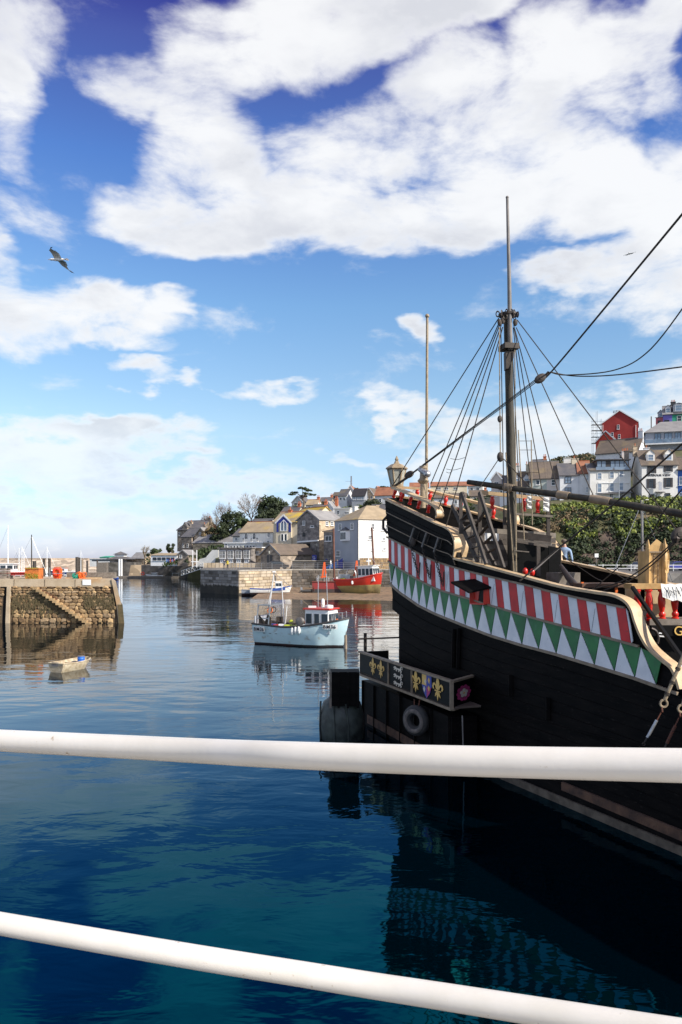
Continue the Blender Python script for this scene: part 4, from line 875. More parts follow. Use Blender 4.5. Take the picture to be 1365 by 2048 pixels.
for i in range(4): fr2.beam(Pp[i], Pp[(i + 1) % 4], .1, .12)
fr2.beam(a_(570, 1082) + nf * .08, a_(570, 1068) + nf * .08, .25); f_ = fr2.build('window', 'trim_white', t); MB().prism([p - nf * .04 for p in Pp], -nf * .01).build('pane', 'glass_dark', f_)
house('lichened_roof_house', 'house whose broad roof is yellow with lichen between blue gable and warehouse', 572, 178, 618, 171, 1045, 10, 'gx', 3.4, 'cream_wall', 'lichen_roof', [], zb=6)
t, U, ze, w, hit, rf = house('stone_shed', 'low rubble stone shed with brown slate roof at the quay', 522, 150, 561, 146, 1109, 9.5, 'gy', 2.0, 'stone_wall', 'slate_brown', [('F', 540, 1118, 10, 16, 'door')], zb=3.7, cat='shed')
apn = house('white_apartments', 'white apartment building with arched windows under a tan roof', 480, 184, 546, 180, 1065, 8, 'gx', 2.6, 'white_wall', 'tan_roof', [('F', 493, 1072, 6, 13, 'arch'), ('F', 509, 1072, 6, 13, 'arch'), ('F', 487, 1080, 3, 8), ('F', 503, 1080, 3, 8), ('F', 515, 1079, 3, 8), ('F', 538, 1070, 5, 9, 'two'), ('F', 537, 1084, 4, 5)], zb=4, cat='apartment building')
MB().prism([apn[1](w_, -1.4, apn[2] - 4.6) for w_ in (0,)] + [apn[1](apn[3], -1.4, apn[2] - 4.6), apn[1](apn[3], 0, apn[2] - 4.6), apn[1](0, 0, apn[2] - 4.6)], (0, 0, .9)).build('balcony', 'trim_white', apn[0])
house('white_wing', 'white lower wing with a row of small windows below the apartments', 449, 176, 526, 173, 1087, 5, 'flat', .25, 'white_wall', 'trim_white', [('F', 463 + i * 6.5, 1094, 4, 6, 'plain') for i in range(8)] + [('F', 453, 1091, 5, 10, 'arch')], zb=4, cat='apartment building')
house('grey_roofed_house', 'grey slate roofed house behind the white apartments', 498, 205, 535, 203, 1054, 7, 'gx', 2.2, 'white_wall', 'slate', [('F', 506, 1058, 5, 6, 'dark'), ('F', 520, 1059, 5, 4)], zb=8)
t, U, ze, w, hit, rf = house('stone_arcade', 'stone terrace with four tall glazed bays below the white apartments', 438, 168, 503, 165, 1097, 4, 'flat', .2, 'stone_wall_grey', 'stone_wall_grey', [('F', 446 + i * 16, 1109, 12, 16, 'wide') for i in range(4)] + [('F', 446 + i * 16, 1122, 9, 6, 'two blue') for i in range(4)], zb=3.8, cat='terrace building')
house('tan_bay_house', 'narrow tan building between stone arcade and slated shed', 503, 168, 524, 166, 1096, 4, 'flat', .2, 'tan_wall', 'trim_white', [('F', 514, 1106, 10, 8, 'wide')], zb=3.8)
# stone mansion
t, U, ze, w, hit, rf = house('stone_mansion', 'tall grey stone mansion with steep slate roofs and many chimneys', 355, 250, 398, 246, 1060, 12, 'gx', 3.2, 'stone_wall', 'slate', [('F', 366 , 1091, 3, 9), ('F', 373, 1091, 3, 9), ('F', 359, 1068, 3, 7)], zb=8, chim=((1.0, .5, 1.2, .8, 'stone_wall', 2), (.55, .1, 1.0, -.6, 'tan_wall', 1)))
dormer(U, t, 3.2, -.1, ze - .3, 2.0, 1.2, 3, 'stone_wall', 'slate', 1.6, False)
house('stone_mansion', 'lower gabled wing in front of the tall stone mansion', 363, 240, 384, 238, 1074, 9, 'gx', 2.8, 'stone_wall', 'slate', [('F', 367, 1091, 3, 8), ('F', 376, 1091, 3, 8)], zb=7)
house('stone_mansion', 'stone gable with arched attic window beside the mansion', 389, 238, 415, 236, 1072, 10, 'gy', 2.6, 'stone_wall', 'slate_pale', [('F', 402, 1067, 6, 5, 'arch')], zb=7, chim=((.1, .5, .9, 1.2, 'stone_wall', 1),))
house('stone_hall', 'long low stone hall with pale slate roof in front of the mansion', 386, 228, 470, 220, 1086, 8, 'gx', 2.4, 'tan_wall', 'slate_pale', [], zb=6, cat='hall')
house('pyramid_roofed_house', 'small house with steep dark pyramid roof behind the stone hall', 418, 236, 452, 234, 1073, 9, 'hip', 2.6, 'stone_wall', 'slate', [], zb=10, chim=((.0, .5, 1.0, .6, 'clay', 5),))
house('harbour_cafe', 'low harbour cafe with pale awning and flat roof below the mansion', 302, 215, 355, 213, 1111, 5, 'mono', .6, 'trim_white', 'tan_roof', [('F', 310 + i * 9, 1118, 7, 6, 'dark plain') for i in range(5)], zb=3.6, cat='cafe')
house('harbour_cafe', 'small gabled stone kiosk at the foot of the white sloping wall', 356, 210, 376, 209, 1109, 5, 'gy', 1.2, 'stone_wall', 'slate_pale', [('F', 362, 1113, 5, 6)], zb=3.6, cat='kiosk')
for i, c_ in enumerate(('ramp_blue', 'sign_blue', 'boat_red', 'purple_wall', 'boat_red')):
    px = 333 + i * 3.6; f = MB().prism([at(px, 209, 4.4), at(px + 2.4, 209, 4.4), at(px + 1.7, 209, 5.6), at(px + .8, 209, 5.6)], (0, .1, 0)).build('parasol', c_)
    tag(f, ('light blue', 'dark blue', 'leftmost red', 'violet', 'rightmost red')[i] + ' folded parasol in front of the harbour cafe', 'parasol', 'parasols outside the harbour cafe')
sw = MB().prism([at(390, 200, 3.6), at(437, 198, 3.6), at(437, 198, 8.0), at(425, 198.5, 8.0), at(412, 199, 6.0), at(400, 199.5, 5.6)], (0, 1.5, 0)).build('white_stair_wall', 'white_wall'); tag(sw, 'white sloping stair wall beside the palm trees', 'wall')
# marina wall with the sunlit ramp
mw = thing('marina_wall', at(320, 230, 0), 'long shaded grey marina wall behind the pontoon', 'wall')
MB().prism([at(283, 226, -1), at(425, 215, -1), at(425, 215, 3.7), at(283, 226, 3.7)], (0, 6, 0)).build('wall_face', 'quay_grey', mw)
MB().prism([at(256, 226, -1), at(283, 226, -1), at(283, 226, 3.7), at(262, 226, 3.7)], (0, 30, 0)).build('sunlit_ramp', 'ramp_stone', mw)
MB().prism([at(200, 262, -1), at(268, 262, -1), at(268, 262, 4.3), at(204, 262, 4.3)], (0, 12, 0)).build('wall_face', 'quay_grey', mw)
MB().prism([at(225, 320, -1), at(500, 250, -1), at(500, 250, 3.4), at(225, 330, 3.4)], (0, 20, 0)).build('quay_fill', 'quay_grey', mw)
pv = thing('harbour_pavilion', at(242, 270, 4.3), 'small pavilion with two tiered slate roof on the far marina wall', 'pavilion')
MB().prism([(-3, -3, 0), (3, -3, 0), (3, 3, 0), (-3, 3, 0)], (0, 0, 1.2)).build('wall', 'stone_wall_grey', pv, local=True)
MB().add([(-4.5, -4, 1.1), (4.5, -4, 1.1), (4.5, 4, 1.1), (-4.5, 4, 1.1), (-2, -2, 2), (2, -2, 2), (2, 2, 2), (-2, 2, 2)], [(0, 1, 5, 4), (1, 2, 6, 5), (2, 3, 7, 6), (3, 0, 4, 7), (4, 5, 6, 7), (3, 2, 1, 0)]).build('roof', 'slate', pv, local=True)
MB().box((0, 0, 2.4), (3.4, 3.4, .8)).build('lantern', 'trim_white', pv, local=True)
MB().add([(-2.3, -2.3, 2.8), (2.3, -2.3, 2.8), (2.3, 2.3, 2.8), (-2.3, 2.3, 2.8), (0, 0, 3.9)], [(0, 1, 4), (1, 2, 4), (2, 3, 4), (3, 0, 4), (3, 2, 1, 0)]).build('top_roof', 'slate', pv, local=True)
house('green_shed', 'bright green shed left of the harbour pavilion', 200, 300, 218, 299, 1115, 5, 'mono', .5, 'green_wall', 'green_wall', [], zb=2.5, cat='shed')
house('long_shed', 'long white fish market shed with a dark lettered band on the far quay', 180, 290, 232, 288, 1118, 6, 'flat', .2, 'white_wall', 'trim_white', [('F', 208, 1120.6, 46, 2.6, 'dark plain nosill')], zb=2.5, cat='shed')
house('long_shed', 'low grey roofed shed between the pavilion and the tree', 262, 275, 290, 272, 1117, 6, 'gx', 2.0, 'tan_wall', 'slate_pale', [], zb=3, cat='shed')
bw = MB().prism([at(-500, 372, -1), at(-500, 384, 4.8), at(-500, 392, 4.8), at(-500, 392, -1)], at(235, 352, 0) - at(-500, 372, 0)).build('breakwater', 'breakwater'); tag(bw, 'long low tan breakwater closing the harbour on the horizon', 'breakwater')
MB().prism([at(-500, 388, 4.8), at(235, 368, 4.8), at(235, 368, 5.7), at(-500, 388, 5.7)], (0, 1.5, 0)).build('parapet', 'breakwater', bw)

vil = 'small houses packed on the slope behind the harbour'
for (a, Y0, c, Y1, ev, roof, rs, wm, rm, lab, wins) in (
 (560, 200, 592, 198, 1030, 'gx', 2.2, 'cream_wall', 'slate', 'cream house just above the yellow lichened roof', [('F', 570, 1035, 5, 6), ('F', 583, 1035, 5, 6)]),
 (622, 196, 648, 195, 1024, 'gx', 2.0, 'white_wall', 'slate', 'white house with slate roof above the stone warehouse ridge', [('F', 629, 1029, 4, 6), ('F', 640, 1029, 4, 6)]),
 (648, 205, 668, 204, 1016, 'gy', 1.8, 'white_wall2', 'slate_pale', 'white gable peeping over the warehouse roof', [('F', 658, 1020, 4, 6)]),
 (738, 200, 775, 198, 1024, 'gx', 2.0, 'stone_wall_grey', 'slate', 'grey stone house directly behind the white harbour house roof', [('F', 750, 1029, 5, 5)]),
 (612, 240, 634, 239, 1010, 'gx', 1.8, 'white_wall', 'tan_roof', 'long low white house under the umbrella pine', [('F', 619, 1014, 4, 4), ('F', 627, 1014, 4, 4)]),
 (640, 280, 662, 279, 1003, 'gx', 1.6, 'stone_wall', 'slate', 'dark low house on the hill above the warehouse', []),
 (466, 200, 490, 198, 1072, 'gx', 2.0, 'white_wall', 'slate', 'white house with dark roof between hall and apartments', [('F', 473, 1078, 4, 6), ('F', 483, 1078, 4, 6)]),
 (940, 250, 975, 249, 992, 'gx', 2.0, 'cream_wall', 'slate_brown', 'cream house behind the ladders of the galleon', [('F', 950, 997, 5, 6), ('F', 965, 997, 5, 6)]),
 (820, 330, 858, 329, 974, 'gx', 2.0, 'white_wall', 'tile_roof', 'white house with red roof left of the flagpole', [('F', 830, 978, 5, 5), ('F', 845, 978, 5, 5)]),
 (1066, 205, 1092, 204, 931, 'gx', 1.8, 'pink_wall', 'slate', 'pinkish house behind the sage terrace house roof', [('F', 1075, 936, 5, 6)])):
    house('village_house', lab, a, Y0, c, Y1, ev, 6, roof, rs, wm, rm, wins, group=vil, chim=((.9, .5, .8, .8, 'clay', 2),))
wh = thing('garden_wall', at(470, 166, 4), 'low pale stone garden wall along the quay before the arcade', 'wall')
for i in range(16): MB().box(at(412 + i * 8, 150 - i * .05, 4.45), (.77, .4, .95), 0).build('wall_stone', 'quay_block' if i % 3 else 'quay_stone', wh)
# =================================================================== vegetation
rg = random.Random(21)
def cards(b, c, rad, n, s, flat_=.7):
    for _ in range(n):
        d = Vector((rg.gauss(0, 1), rg.gauss(0, 1), rg.gauss(0, 1))); d.normalize()
        p = c + Vector((d.x * rad, d.y * rad, d.z * rad * flat_)) * rg.uniform(.55, 1.0)
        u = Vector((rg.gauss(0, 1), rg.gauss(0, 1), rg.gauss(0, 1))).normalized(); v = (d + Vector((rg.gauss(0, .5), rg.gauss(0, .5), rg.gauss(0, .5)))).cross(u).normalized(); u = v.cross(d + u * .2).normalized()
        k = s * rg.uniform(.6, 1.3); b.add([p - u * k, p + v * k * .6, p + u * k, p - v * k * .6], [(0, 1, 2, 3)])
def scatter(name, label, cat, m, n, per, s, rad, region):
    b = MB()
    for _ in range(n):
        r = region()
        if not r: continue
        c, k = r; cards(b, c, rad * k * rg.uniform(.6, 1.3), per, s)
    o = b.build(name, m); tag(o, label, cat); o['kind'] = 'stuff'; return o
def on_hill(px, Y, up=0.0): return at(px, Y, ground_z(px, Y) + up)
def ivy(lo, hi, cond, up=.2):
    def f():
        for _ in range(40):
            px = rg.uniform(lo, hi); Y = rg.uniform(149.6, 163.5)
            v = mnoise.noise(Vector((px * .022, Y * .3, 5))) + .5 * mnoise.noise(Vector((px * .09, Y * .8, 1)))
            if cond(v, px, Y): return on_hill(px, Y - .6, up), 1
    return f
scatter('ivy', 'dark green ivy and bushes covering the harbour cliff below the terrace', 'ivy', 'leaf_dark', 1500, 16, .34, 1.1, ivy(985, 1500, lambda v, px, Y: v > -.33 and not (px < 1180 and Y > 159 and v < .1) or Y > 160))  # dark leaf colour also puts shade into the cliff
scatter('ivy', 'yellow green foliage with sunlight in its colour on the upper harbour cliff', 'ivy', 'leaf_bright', 620, 18, .32, 1.0, ivy(1085, 1500, lambda v, px, Y: (v > .1 and Y > 155) or Y > 162.4, .55))  # brighter leaves paint sunlight onto the upper clumps
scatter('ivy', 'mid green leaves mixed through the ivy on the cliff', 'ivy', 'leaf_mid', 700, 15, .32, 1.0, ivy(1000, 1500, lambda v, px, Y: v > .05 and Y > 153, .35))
scatter('hedge', 'bright hedge along the foot of the cliff terrace houses', 'hedge', 'leaf_bright', 190, 18, .28, .7, lambda: (on_hill(rg.uniform(1085, 1430), rg.uniform(162.6, 164.6), .5), 1))
scatter('bramble', 'brown dry bramble at the left of the harbour cliff', 'bramble', 'leaf_brown', 260, 16, .26, .9, ivy(1085, 1175, lambda v, px, Y: Y > 157, .3))
def slope(lo, hi, y0, y1, thr=-.1, up=.3):
    def f():
        for _ in range(30):
            px = rg.uniform(lo, hi); Y = rg.uniform(y0, y1)
            if mnoise.noise(Vector((px * .05, Y * .08, 2))) > thr: return on_hill(px, Y, up), 1
    return f
scatter('shrubs', 'dark evergreen shrubs across the far hillside', 'shrubs', 'leaf_mid', 560, 14, .5, 1.5, slope(560, 1000, 200, 345, .02))
scatter('shrubs', 'olive and yellow shrubs among the far hillside gardens', 'shrubs', 'leaf_bright', 240, 14, .45, 1.2, slope(600, 1000, 225, 330, .12))
scatter('shrubs', 'dark shrubs in the gardens below the red houses', 'shrubs', 'leaf_dark', 330, 16, .4, 1.3, slope(1090, 1330, 196, 232, -.1))
scatter('shrubs', 'dry brown scrub on the hill above the slate roofs', 'shrubs', 'leaf_brown', 300, 14, .35, 1.0, slope(1060, 1250, 198, 228, -.05))
scatter('shrubs', 'low green shrubs around the stone mansion', 'shrubs', 'leaf_mid', 200, 14, .4, 1.1, slope(330, 470, 205, 260, -.1))
scatter('shrubs', 'bushes growing at the foot of the harbour cliff', 'shrubs', 'leaf_mid', 90, 16, .3, .9, lambda: (at(rg.uniform(1190, 1330), rg.uniform(147.5, 149), 4.3), 1))
def trunk(t, h, r, m='bark', lean=0.0):
    MB().tube([(0, 0, -1), (lean * .3, 0, h * .3), (lean, 0, h)], [r * 1.3, r, r * .5], 7).build('trunk', m, t, local=True)
def leafy(name, label, px, Y, top_py, wpx, m, n=64, per=42, s=.38, flat_=.85, cl=.26, group=None):
    g = on_hill(px, Y); t = thing(name, g, label, 'tree', group); h = H - (top_py - HY) * Y / F - g.z; w = wpx * Y / F / 2 * 1.25
    trunk(t, h * .6, max(.15, h * .03)); b = MB()
    for i in range(n):
        z = rg.uniform(.12, .9); env = max(.12, 1 - abs((z - .42) / .56) ** 2.2) ** .6; a = rg.uniform(0, 6.28); q = rg.uniform(.25, 1) ** .5
        cards(b, Vector((math.cos(a) * w * q * env * .82, math.sin(a) * w * q * env * .82, z * h)), w * cl * rg.uniform(.7, 1.5), per, s, flat_)
    b.build('crown', m, t, local=True); return t
def bare(name, label, px, Y, top_py, wpx, m='twig', depth_=6, group=None):
    g = on_hill(px, Y); t = thing(name, g, label, 'tree', group); h = H - (top_py - HY) * Y / F - g.z; w = wpx * Y / F / 2
    trunk(t, h * .3, h * .028); b = MB(); ctr = Vector((0, 0, h * .25))
    def br(p, d, l, r, k):
        q = p + d * l; b.tube([p, q], [r, r * .7], 3, False)
        if k == 0: return
        for _ in range(3):
            nd = (d * 1.0 + Vector((rg.gauss(0, .42), rg.gauss(0, .42), rg.gauss(.08, .3)))).normalized()
            br(q, nd, l * rg.uniform(.68, .86), max(r * .6, .028), k - 1)
    for i in range(7):
        a = i * .9 + rg.uniform(-.3, .3); el = rg.uniform(.35, 1.3); d = Vector((math.cos(a) * math.cos(el) * w / h * 1.6, math.sin(a) * math.cos(el) * w / h * 1.6, math.sin(el))).normalized()
        br(Vector((0, 0, h * rg.uniform(.2, .3))), d, h * .21, h * .016, depth_ - 2)
    # keep the crown inside its true height
    top = max(v.z for v in b.v); k = h / top; wid = max(abs(v.x) for v in b.v); kw = min(1.3, w / wid)
    for v in b.v: v.z *= k; v.x *= kw; v.y *= kw
    b.build('branches', m, t, local=True); return t
bare('bare_tree', 'wide bare winter tree standing highest between two evergreens', 503, 250, 985, 62)
bare('bare_tree', 'bare brown tree left of the widest bare tree', 448, 256, 1001, 52)
bare('bare_tree', 'smaller bare tree rising behind the stone mansion', 414, 262, 1022, 34)
bare('bare_tree', 'reddish bare tree low between mansion and evergreen', 432, 240, 1030, 36, 'leaf_brown')
bare('bare_tree', 'thin bare tree between the wide bare tree and the tallest evergreen', 523, 256, 992, 26)
bare('bare_tree', 'leafless brown bush tree at the left end of the far quay', 290, 236, 1090, 22, 'leaf_brown', 4)
leafy('evergreen_tree', 'round dark evergreen in front of the bare trees', 468, 236, 1021, 50, 'leaf_dark')
leafy('evergreen_tree', 'tallest evergreen right of the wide bare tree', 541, 250, 988, 44, 'leaf_mid')
leafy('evergreen_tree', 'broad dark evergreen behind the grey slate roofed house', 535, 232, 1018, 58, 'leaf_dark')
leafy('evergreen_tree', 'dense evergreen beside the yellow lichened roof', 562, 240, 1004, 54, 'leaf_dark')
leafy('evergreen_tree', 'low dark evergreen between the two round evergreens', 500, 228, 1040, 50, 'leaf_dark', 16)
leafy('evergreen_tree', 'small olive tree on the quay left of the cafe', 312, 232, 1098, 34, 'leaf_mid', 14)
leafy('evergreen_tree', 'small dark tree beside the tall mansion wall', 344, 240, 1078, 20, 'leaf_dark', 12)
leafy('evergreen_tree', 'dark bush tree below the large red house', 1262, 214, 882, 46, 'leaf_dark', 18)
leafy('evergreen_tree', 'olive tree at the left end of the hill above the terrace', 1114, 214, 921, 24, 'leaf_mid', 12)
leafy('evergreen_tree', 'green tree behind the dark dormer houses on the far hill', 714, 350, 974, 22, 'leaf_mid', 14)
for (px, Y, top, w_, m, lab) in ((486, 226, 1034, 40, 'leaf_mid', 'green tree above the tan roof of the white apartments'), (440, 226, 1044, 36, 'leaf_dark', 'dark tree directly behind the pyramid roof'), (585, 250, 1012, 34, 'leaf_mid', 'tree rising behind the yellow lichened roof'), (556, 262, 996, 40, 'leaf_dark', 'tree between the tallest evergreen and the white bungalow'), (420, 232, 1052, 30, 'leaf_brown', 'brown tree behind the stone gable with arched window'), (650, 262, 1006, 36, 'leaf_mid', 'garden tree above the grey stone warehouse'), (600, 300, 1003, 30, 'leaf_dark', 'dark tree at the foot of the big umbrella pine'), (745, 300, 1000, 34, 'leaf_dark', 'dark garden tree below the tan gabled hilltop house')):
    leafy('broadleaf_tree', lab, px, Y, top, w_, m, 40)
# umbrella pines
def pine(label, px, Y, top_py, wpx):
    g = on_hill(px, Y); t = thing('umbrella_pine', g, label, 'tree'); h = H - (top_py - HY) * Y / F - g.z; w = wpx * Y / F / 2
    MB().tube([(0, 0, -1), (.3, 0, h * .3), (-.2, 0, h * .55)], [h * .05, h * .038, h * .026], 7).build('trunk', 'bark', t, local=True)
    b = MB(); c = MB()
    for i in range(9):
        a = i * .7 + rg.uniform(-.2, .2); rr = w * (rg.uniform(.55, .95) if i % 3 else .25); e_ = Vector((math.cos(a) * rr, math.sin(a) * rr, h * (.92 - .32 * (rr / w) ** 2 + rg.uniform(-.05, .03))))
        c.tube([(-.2, 0, h * .5), Vector((e_.x * .5, e_.y * .5, h * .68)), e_], [h * .018, h * .012, h * .006], 5)
        for k in range(6): cards(b, e_ + Vector((rg.uniform(-1, 1), rg.uniform(-1, 1), rg.uniform(-.1, .2))) * w * .22, w * .17, 34, .27, .42)
    c.build('limbs', 'bark', t, local=True); b.build('crown', 'leaf_pine', t, local=True)
pine('large flat topped umbrella pine standing alone on the skyline', 607, 285, 973, 52)
pine('dark spreading pine on the skyline just left of the galleon stern', 768, 330, 970, 34)
pine('small palm like pine right of the big umbrella pine', 638, 300, 994, 9)
# palms
for (px, Y, top, lab) in ((422, 206, 1104, 'palm tree in front of the white sloping stair wall'), (385, 208, 1108, 'palm tree left of the white sloping stair wall')):
    g = at(px, Y, 3.8); t = thing('palm_tree', g, lab, 'tree'); h = H - (top + 6 - HY) * Y / F - 3.8
    MB().tube([(0, 0, 0), (0, 0, h)], [.22, .18], 7).build('trunk', 'bark', t, local=True); b = MB()
    for i in range(26):
        a = i * 2.4; e = rg.uniform(-.2, 1.1); L_ = rg.uniform(1.3, 1.9); d = Vector((math.cos(a), math.sin(a), 0)); s_ = Vector((-d.y, d.x, 0)) * .13
        pr = [Vector((0, 0, h)), Vector((0, 0, h + .5 * e)) + d * L_ * .5, Vector((0, 0, h + .15 * e - .5)) + d * L_]
        b.add([pr[0] - s_ * .4, pr[0] + s_ * .4, pr[1] + s_, pr[1] - s_, pr[2]], [(0, 1, 2, 3), (3, 2, 4)])
    b.build('fronds', 'leaf_mid', t, local=True)
# lawn and path by the warehouse
structure('lawn', MB().add([at(604, 146.5, 3.86), at(668, 142, 3.86), at(668, 152, 5.6), at(628, 154, 5.4)], [(0, 1, 2, 3)]), 'grass')
# =================================================================== boats
def hull_parts(t, L, B_, zb, zs, zm, keel, hullm, footm, wl_=.0, transom=.78, rake=.5, deckz=-.35, gun='trim_dark', deck='boat_white', gw=.09):
    """x forward, origin amidships at the waterline; zb bow sheer, zs stern sheer, zm lowest sheer"""
    n = 18
    def half(u): return B_ / 2 * (transom + (1 - transom) * min(1, u / .45)) * (1 if u < .45 else math.sqrt(max(0, 1 - ((u - .45) / .55) ** 2.4)))
    def sheer(u): return lerp(zs, zm, min(1, u / .35)) if u < .35 else zm + (zb - zm) * ((u - .35) / .65) ** 1.7
    xs = [(-L / 2 + L * i / (n - 1)) for i in range(n)]
    def sec(i, side, z0, z1, m=4):
        u = i / (n - 1); x = xs[i]; hb = half(u); s = sheer(u); r = []
        for k in range(m):
            z = lerp(z1, z0, k / (m - 1)) if True else 0
            f = max(0, (z - keel) / (s - keel)); wdt = hb * (min(1, .25 + f ** .45 * .8) if u < .8 else f ** lerp(.5, 1.1, (u - .8) / .2)); xx = x - rake * (1 - f) * (u ** 3) if u > .5 else x
            r.append(Vector((xx, side * wdt, z)))
        return r
    for side in (1, -1): pass
    b = MB()
    for side in (1, -1): b.grid([sec(i, side, wl_, sheer(i / (n - 1)), 5) for i in range(n)])
    a0 = sec(0, 1, wl_, zs, 5); c0 = sec(0, -1, wl_, zs, 5); b.grid([a0, c0]); h = b.build('hull', hullm, t, smooth=True, local=True)
    b = MB()
    for side in (1, -1): b.grid([sec(i, side, keel, wl_, 4) for i in range(n)])
    b.grid([sec(0, 1, keel, wl_, 4), sec(0, -1, keel, wl_, 4)]); b.build('bottom', footm, t, smooth=True, local=True)
    b = MB(); b.grid([[Vector((p[0].x, p[0].y * (.95 - .5 * max(0, i / (n - 1) - .7)), sheer(i / (n - 1)) + deckz)) for p in (sec(i, 1, 0, sheer(i / (n - 1)) + deckz), sec(i, -1, 0, sheer(i / (n - 1)) + deckz))] for i in range(n)]); b.build('deck', deck, t, local=True)
    b = MB()
    for side in (1, -1):
        pts = [sec(i, side, 0, sheer(i / (n - 1)))[0] for i in range(n)]; b.tube(pts, gw, 6)
    b.tube([sec(0, 1, 0, zs)[0], sec(0, -1, 0, zs)[0]], gw, 6); b.build('gunwale', gun, t, smooth=True, local=True)
    b = MB()     # inner bulwark
    for side in (1, -1): b.grid([[Vector((q.x, q.y * .94, sheer(i / (n - 1)) - .01)), Vector((sec(i, side, 0, sheer(i / (n - 1)) + deckz)[0].x, sec(i, side, 0, sheer(i / (n - 1)) + deckz)[0].y * (.93 - .5 * max(0, i / (n - 1) - .7)), sheer(i / (n - 1)) + deckz))] for i, q in [(i, sec(i, side, 0, sheer(i / (n - 1)))[0]) for i in range(n)]])
    b.build('inner_bulwark', deck, t, local=True)
    return half, sheer
def cabin(t, x0, x1, w, z0, z1, m, roofm, win, slope_=.0, ov=.1, glass='glass_dark', side=2, front=2):
    c = MB().prism([(x0, -w / 2, z0), (x1, -w / 2, z0), (x1 - slope_, -w / 2, z1), (x0, -w / 2, z1)], (0, w, 0)).build('wheelhouse', m, t, local=True)
    MB().box(((x0 + x1 - slope_) / 2, 0, z1 + .04), (x1 - x0 + 2 * ov, w + 2 * ov, .09)).build('roof', roofm, c, local=True)
    h = z1 - z0; zc = z0 + h * .62; hh = h * .42
    for s in (-1, 1):
        for k in range(side):
            xc = lerp(x0, x1 - slope_ * .5, (k + .5) / side); ww = (x1 - x0) / side * .72
            f = MB().box((xc, s * (w / 2 + .012), zc), (ww + .1, .03, hh + .1)).build('window', 'trim_white', c, local=True); MB().box((xc, s * (w / 2 + .034), zc), (ww, .02, hh)).build('pane', glass, c, local=True)
    for k in range(front):
        yc = lerp(-w / 2, w / 2, (k + .5) / front); xx = x1 - slope_ * .62
        MB().box((xx + .03, yc, zc), (.03, w / front * .72, hh)).build('pane', glass, c, local=True)
    return c
# --- blue fishing boat
fb_ = thing('fishing_boat', (-2.6, 51.5, 0), 'pale blue fishing boat numbered BM36 with white wheelhouse and red roof edge', 'fishing boat', None, R(-24))
half, sheer = hull_parts(fb_, 6.9, 2.6, 1.95, 1.42, 1.3, -.35, 'boat_blue', 'antifoul', .12, deckz=-.5, gw=.07)
MB().tube([(-3.6, 0, .13), (3.0, 0, .13)], .01, 4).build('boot_top', 'boat_white', fb_, local=True)
cabin(fb_, .55, 2.35, 1.55, .9, 2.5, 'boat_white', 'boat_red', 3, .12, .08, side=3, front=3)
for p, q, r in (((1.0, .3, 2.5), (1.0, .3, 4.8), .03), ((2.0, -.3, 2.5), (1.9, -.3, 4.9), .03)): MB().tube([p, q], r, 6).build('aerial', 'steel', fb_, local=True)
MB().lathe((1.45, .1, 2.58), [(.12, 0), (.12, .5), (.09, .6), (.02, .63)], 10).build('life_raft', 'boat_white', fb_, smooth=True, local=True)
MB().lathe((2.0, -.1, 2.58), [(.28, 0), (.3, .1), (.28, .2), (.02, .24)], 12).build('radar', 'boat_white', fb_, smooth=True, local=True)
MB().box((.85, -.3, 2.66), (.5, .35, .12), R(20)).build('roof_box', 'boat_white', fb_, local=True)
for x, y in ((-3.2, -.9), (-3.2, .9), (-2.2, -1.0), (-2.2, 1.0)): MB().beam((x, y, .9), (x * .97, y * .8, 2.75), .07).build('gantry_leg', 'steel', fb_, local=True)
for a, c in (((-3.1, -.75, 2.7), (-3.1, .75, 2.7)), ((-2.13, -.8, 2.7), (-2.13, .8, 2.7)), ((-3.1, -.75, 2.7), (-2.13, -.8, 2.7)), ((-3.1, .75, 2.7), (-2.13, .8, 2.7)), ((-3.2, -.85, 1.8), (-2.2, -.9, 1.8))): MB().beam(a, c, .07).build('gantry_bar', 'steel', fb_, local=True)
MB().box((-3.25, 0, 1.5), (.06, 2.0, .9)).build('stern_shelter', 'grey_wall', fb_, local=True)
for k in range(3): MB().torus((-2.6, -.5 + k * .5, 2.3), .2, .03, 12, 5, Matrix.Rotation(R(70), 3, 'X')).build('hanging_coil', ('wale_wood', 'orange', 'rope')[k], fb_, local=True)
for p, q in (((-1.7, .5, .9), (-1.95, .5, 4.3)), ((-2.5, -.2, 2.7), (-2.2, -.2, 4.8)), ((-2.9, .3, 2.7), (-2.2, -.2, 4.6)), ((-1.7, .5, .9), (-1.5, .45, 2.6))): MB().tube([p, q], .035, 6).build('derrick', 'boat_white', fb_, local=True)
for p, q in (((-2.2, -.2, 4.7), (3.2, 0, 1.9)), ((-2.2, -.2, 4.7), (-3.6, 0, 1.4)), ((-1.95, .5, 4.2), (.6, .2, 2.5))): MB().tube([p, q], .012, 4).build('stay', 'rope_pale', fb_, local=True)
for i, (x, y, m, s) in enumerate(((-2.0, -.7, 'blue_paint', .3), (-1.7, -.75, 'boat_red', .26), (-1.35, -.6, 'panel_white', .3), (-.9, -.5, 'yellow_green', .42), (-.45, -.55, 'yellow_green', .34))): MB().box((x, y, 1.28 if i < 3 else 1.2), (s * 1.3, s, s), R(10 * i)).build('fish_box', m, fb_, local=True)
hauler = MB().lathe((.25, -.95, 1.7), [(.05, -.18), (.27, -.15), (.16, 0), (.27, .15), (.05, .18)], 14, 'Y').build('net_hauler', 'grey_pole', fb_, smooth=True, local=True)
MB().tube([(.2, -.9, 1.0), (.25, -.95, 1.7)], .08, 7).build('hauler_arm', 'grey_pole', fb_, local=True)
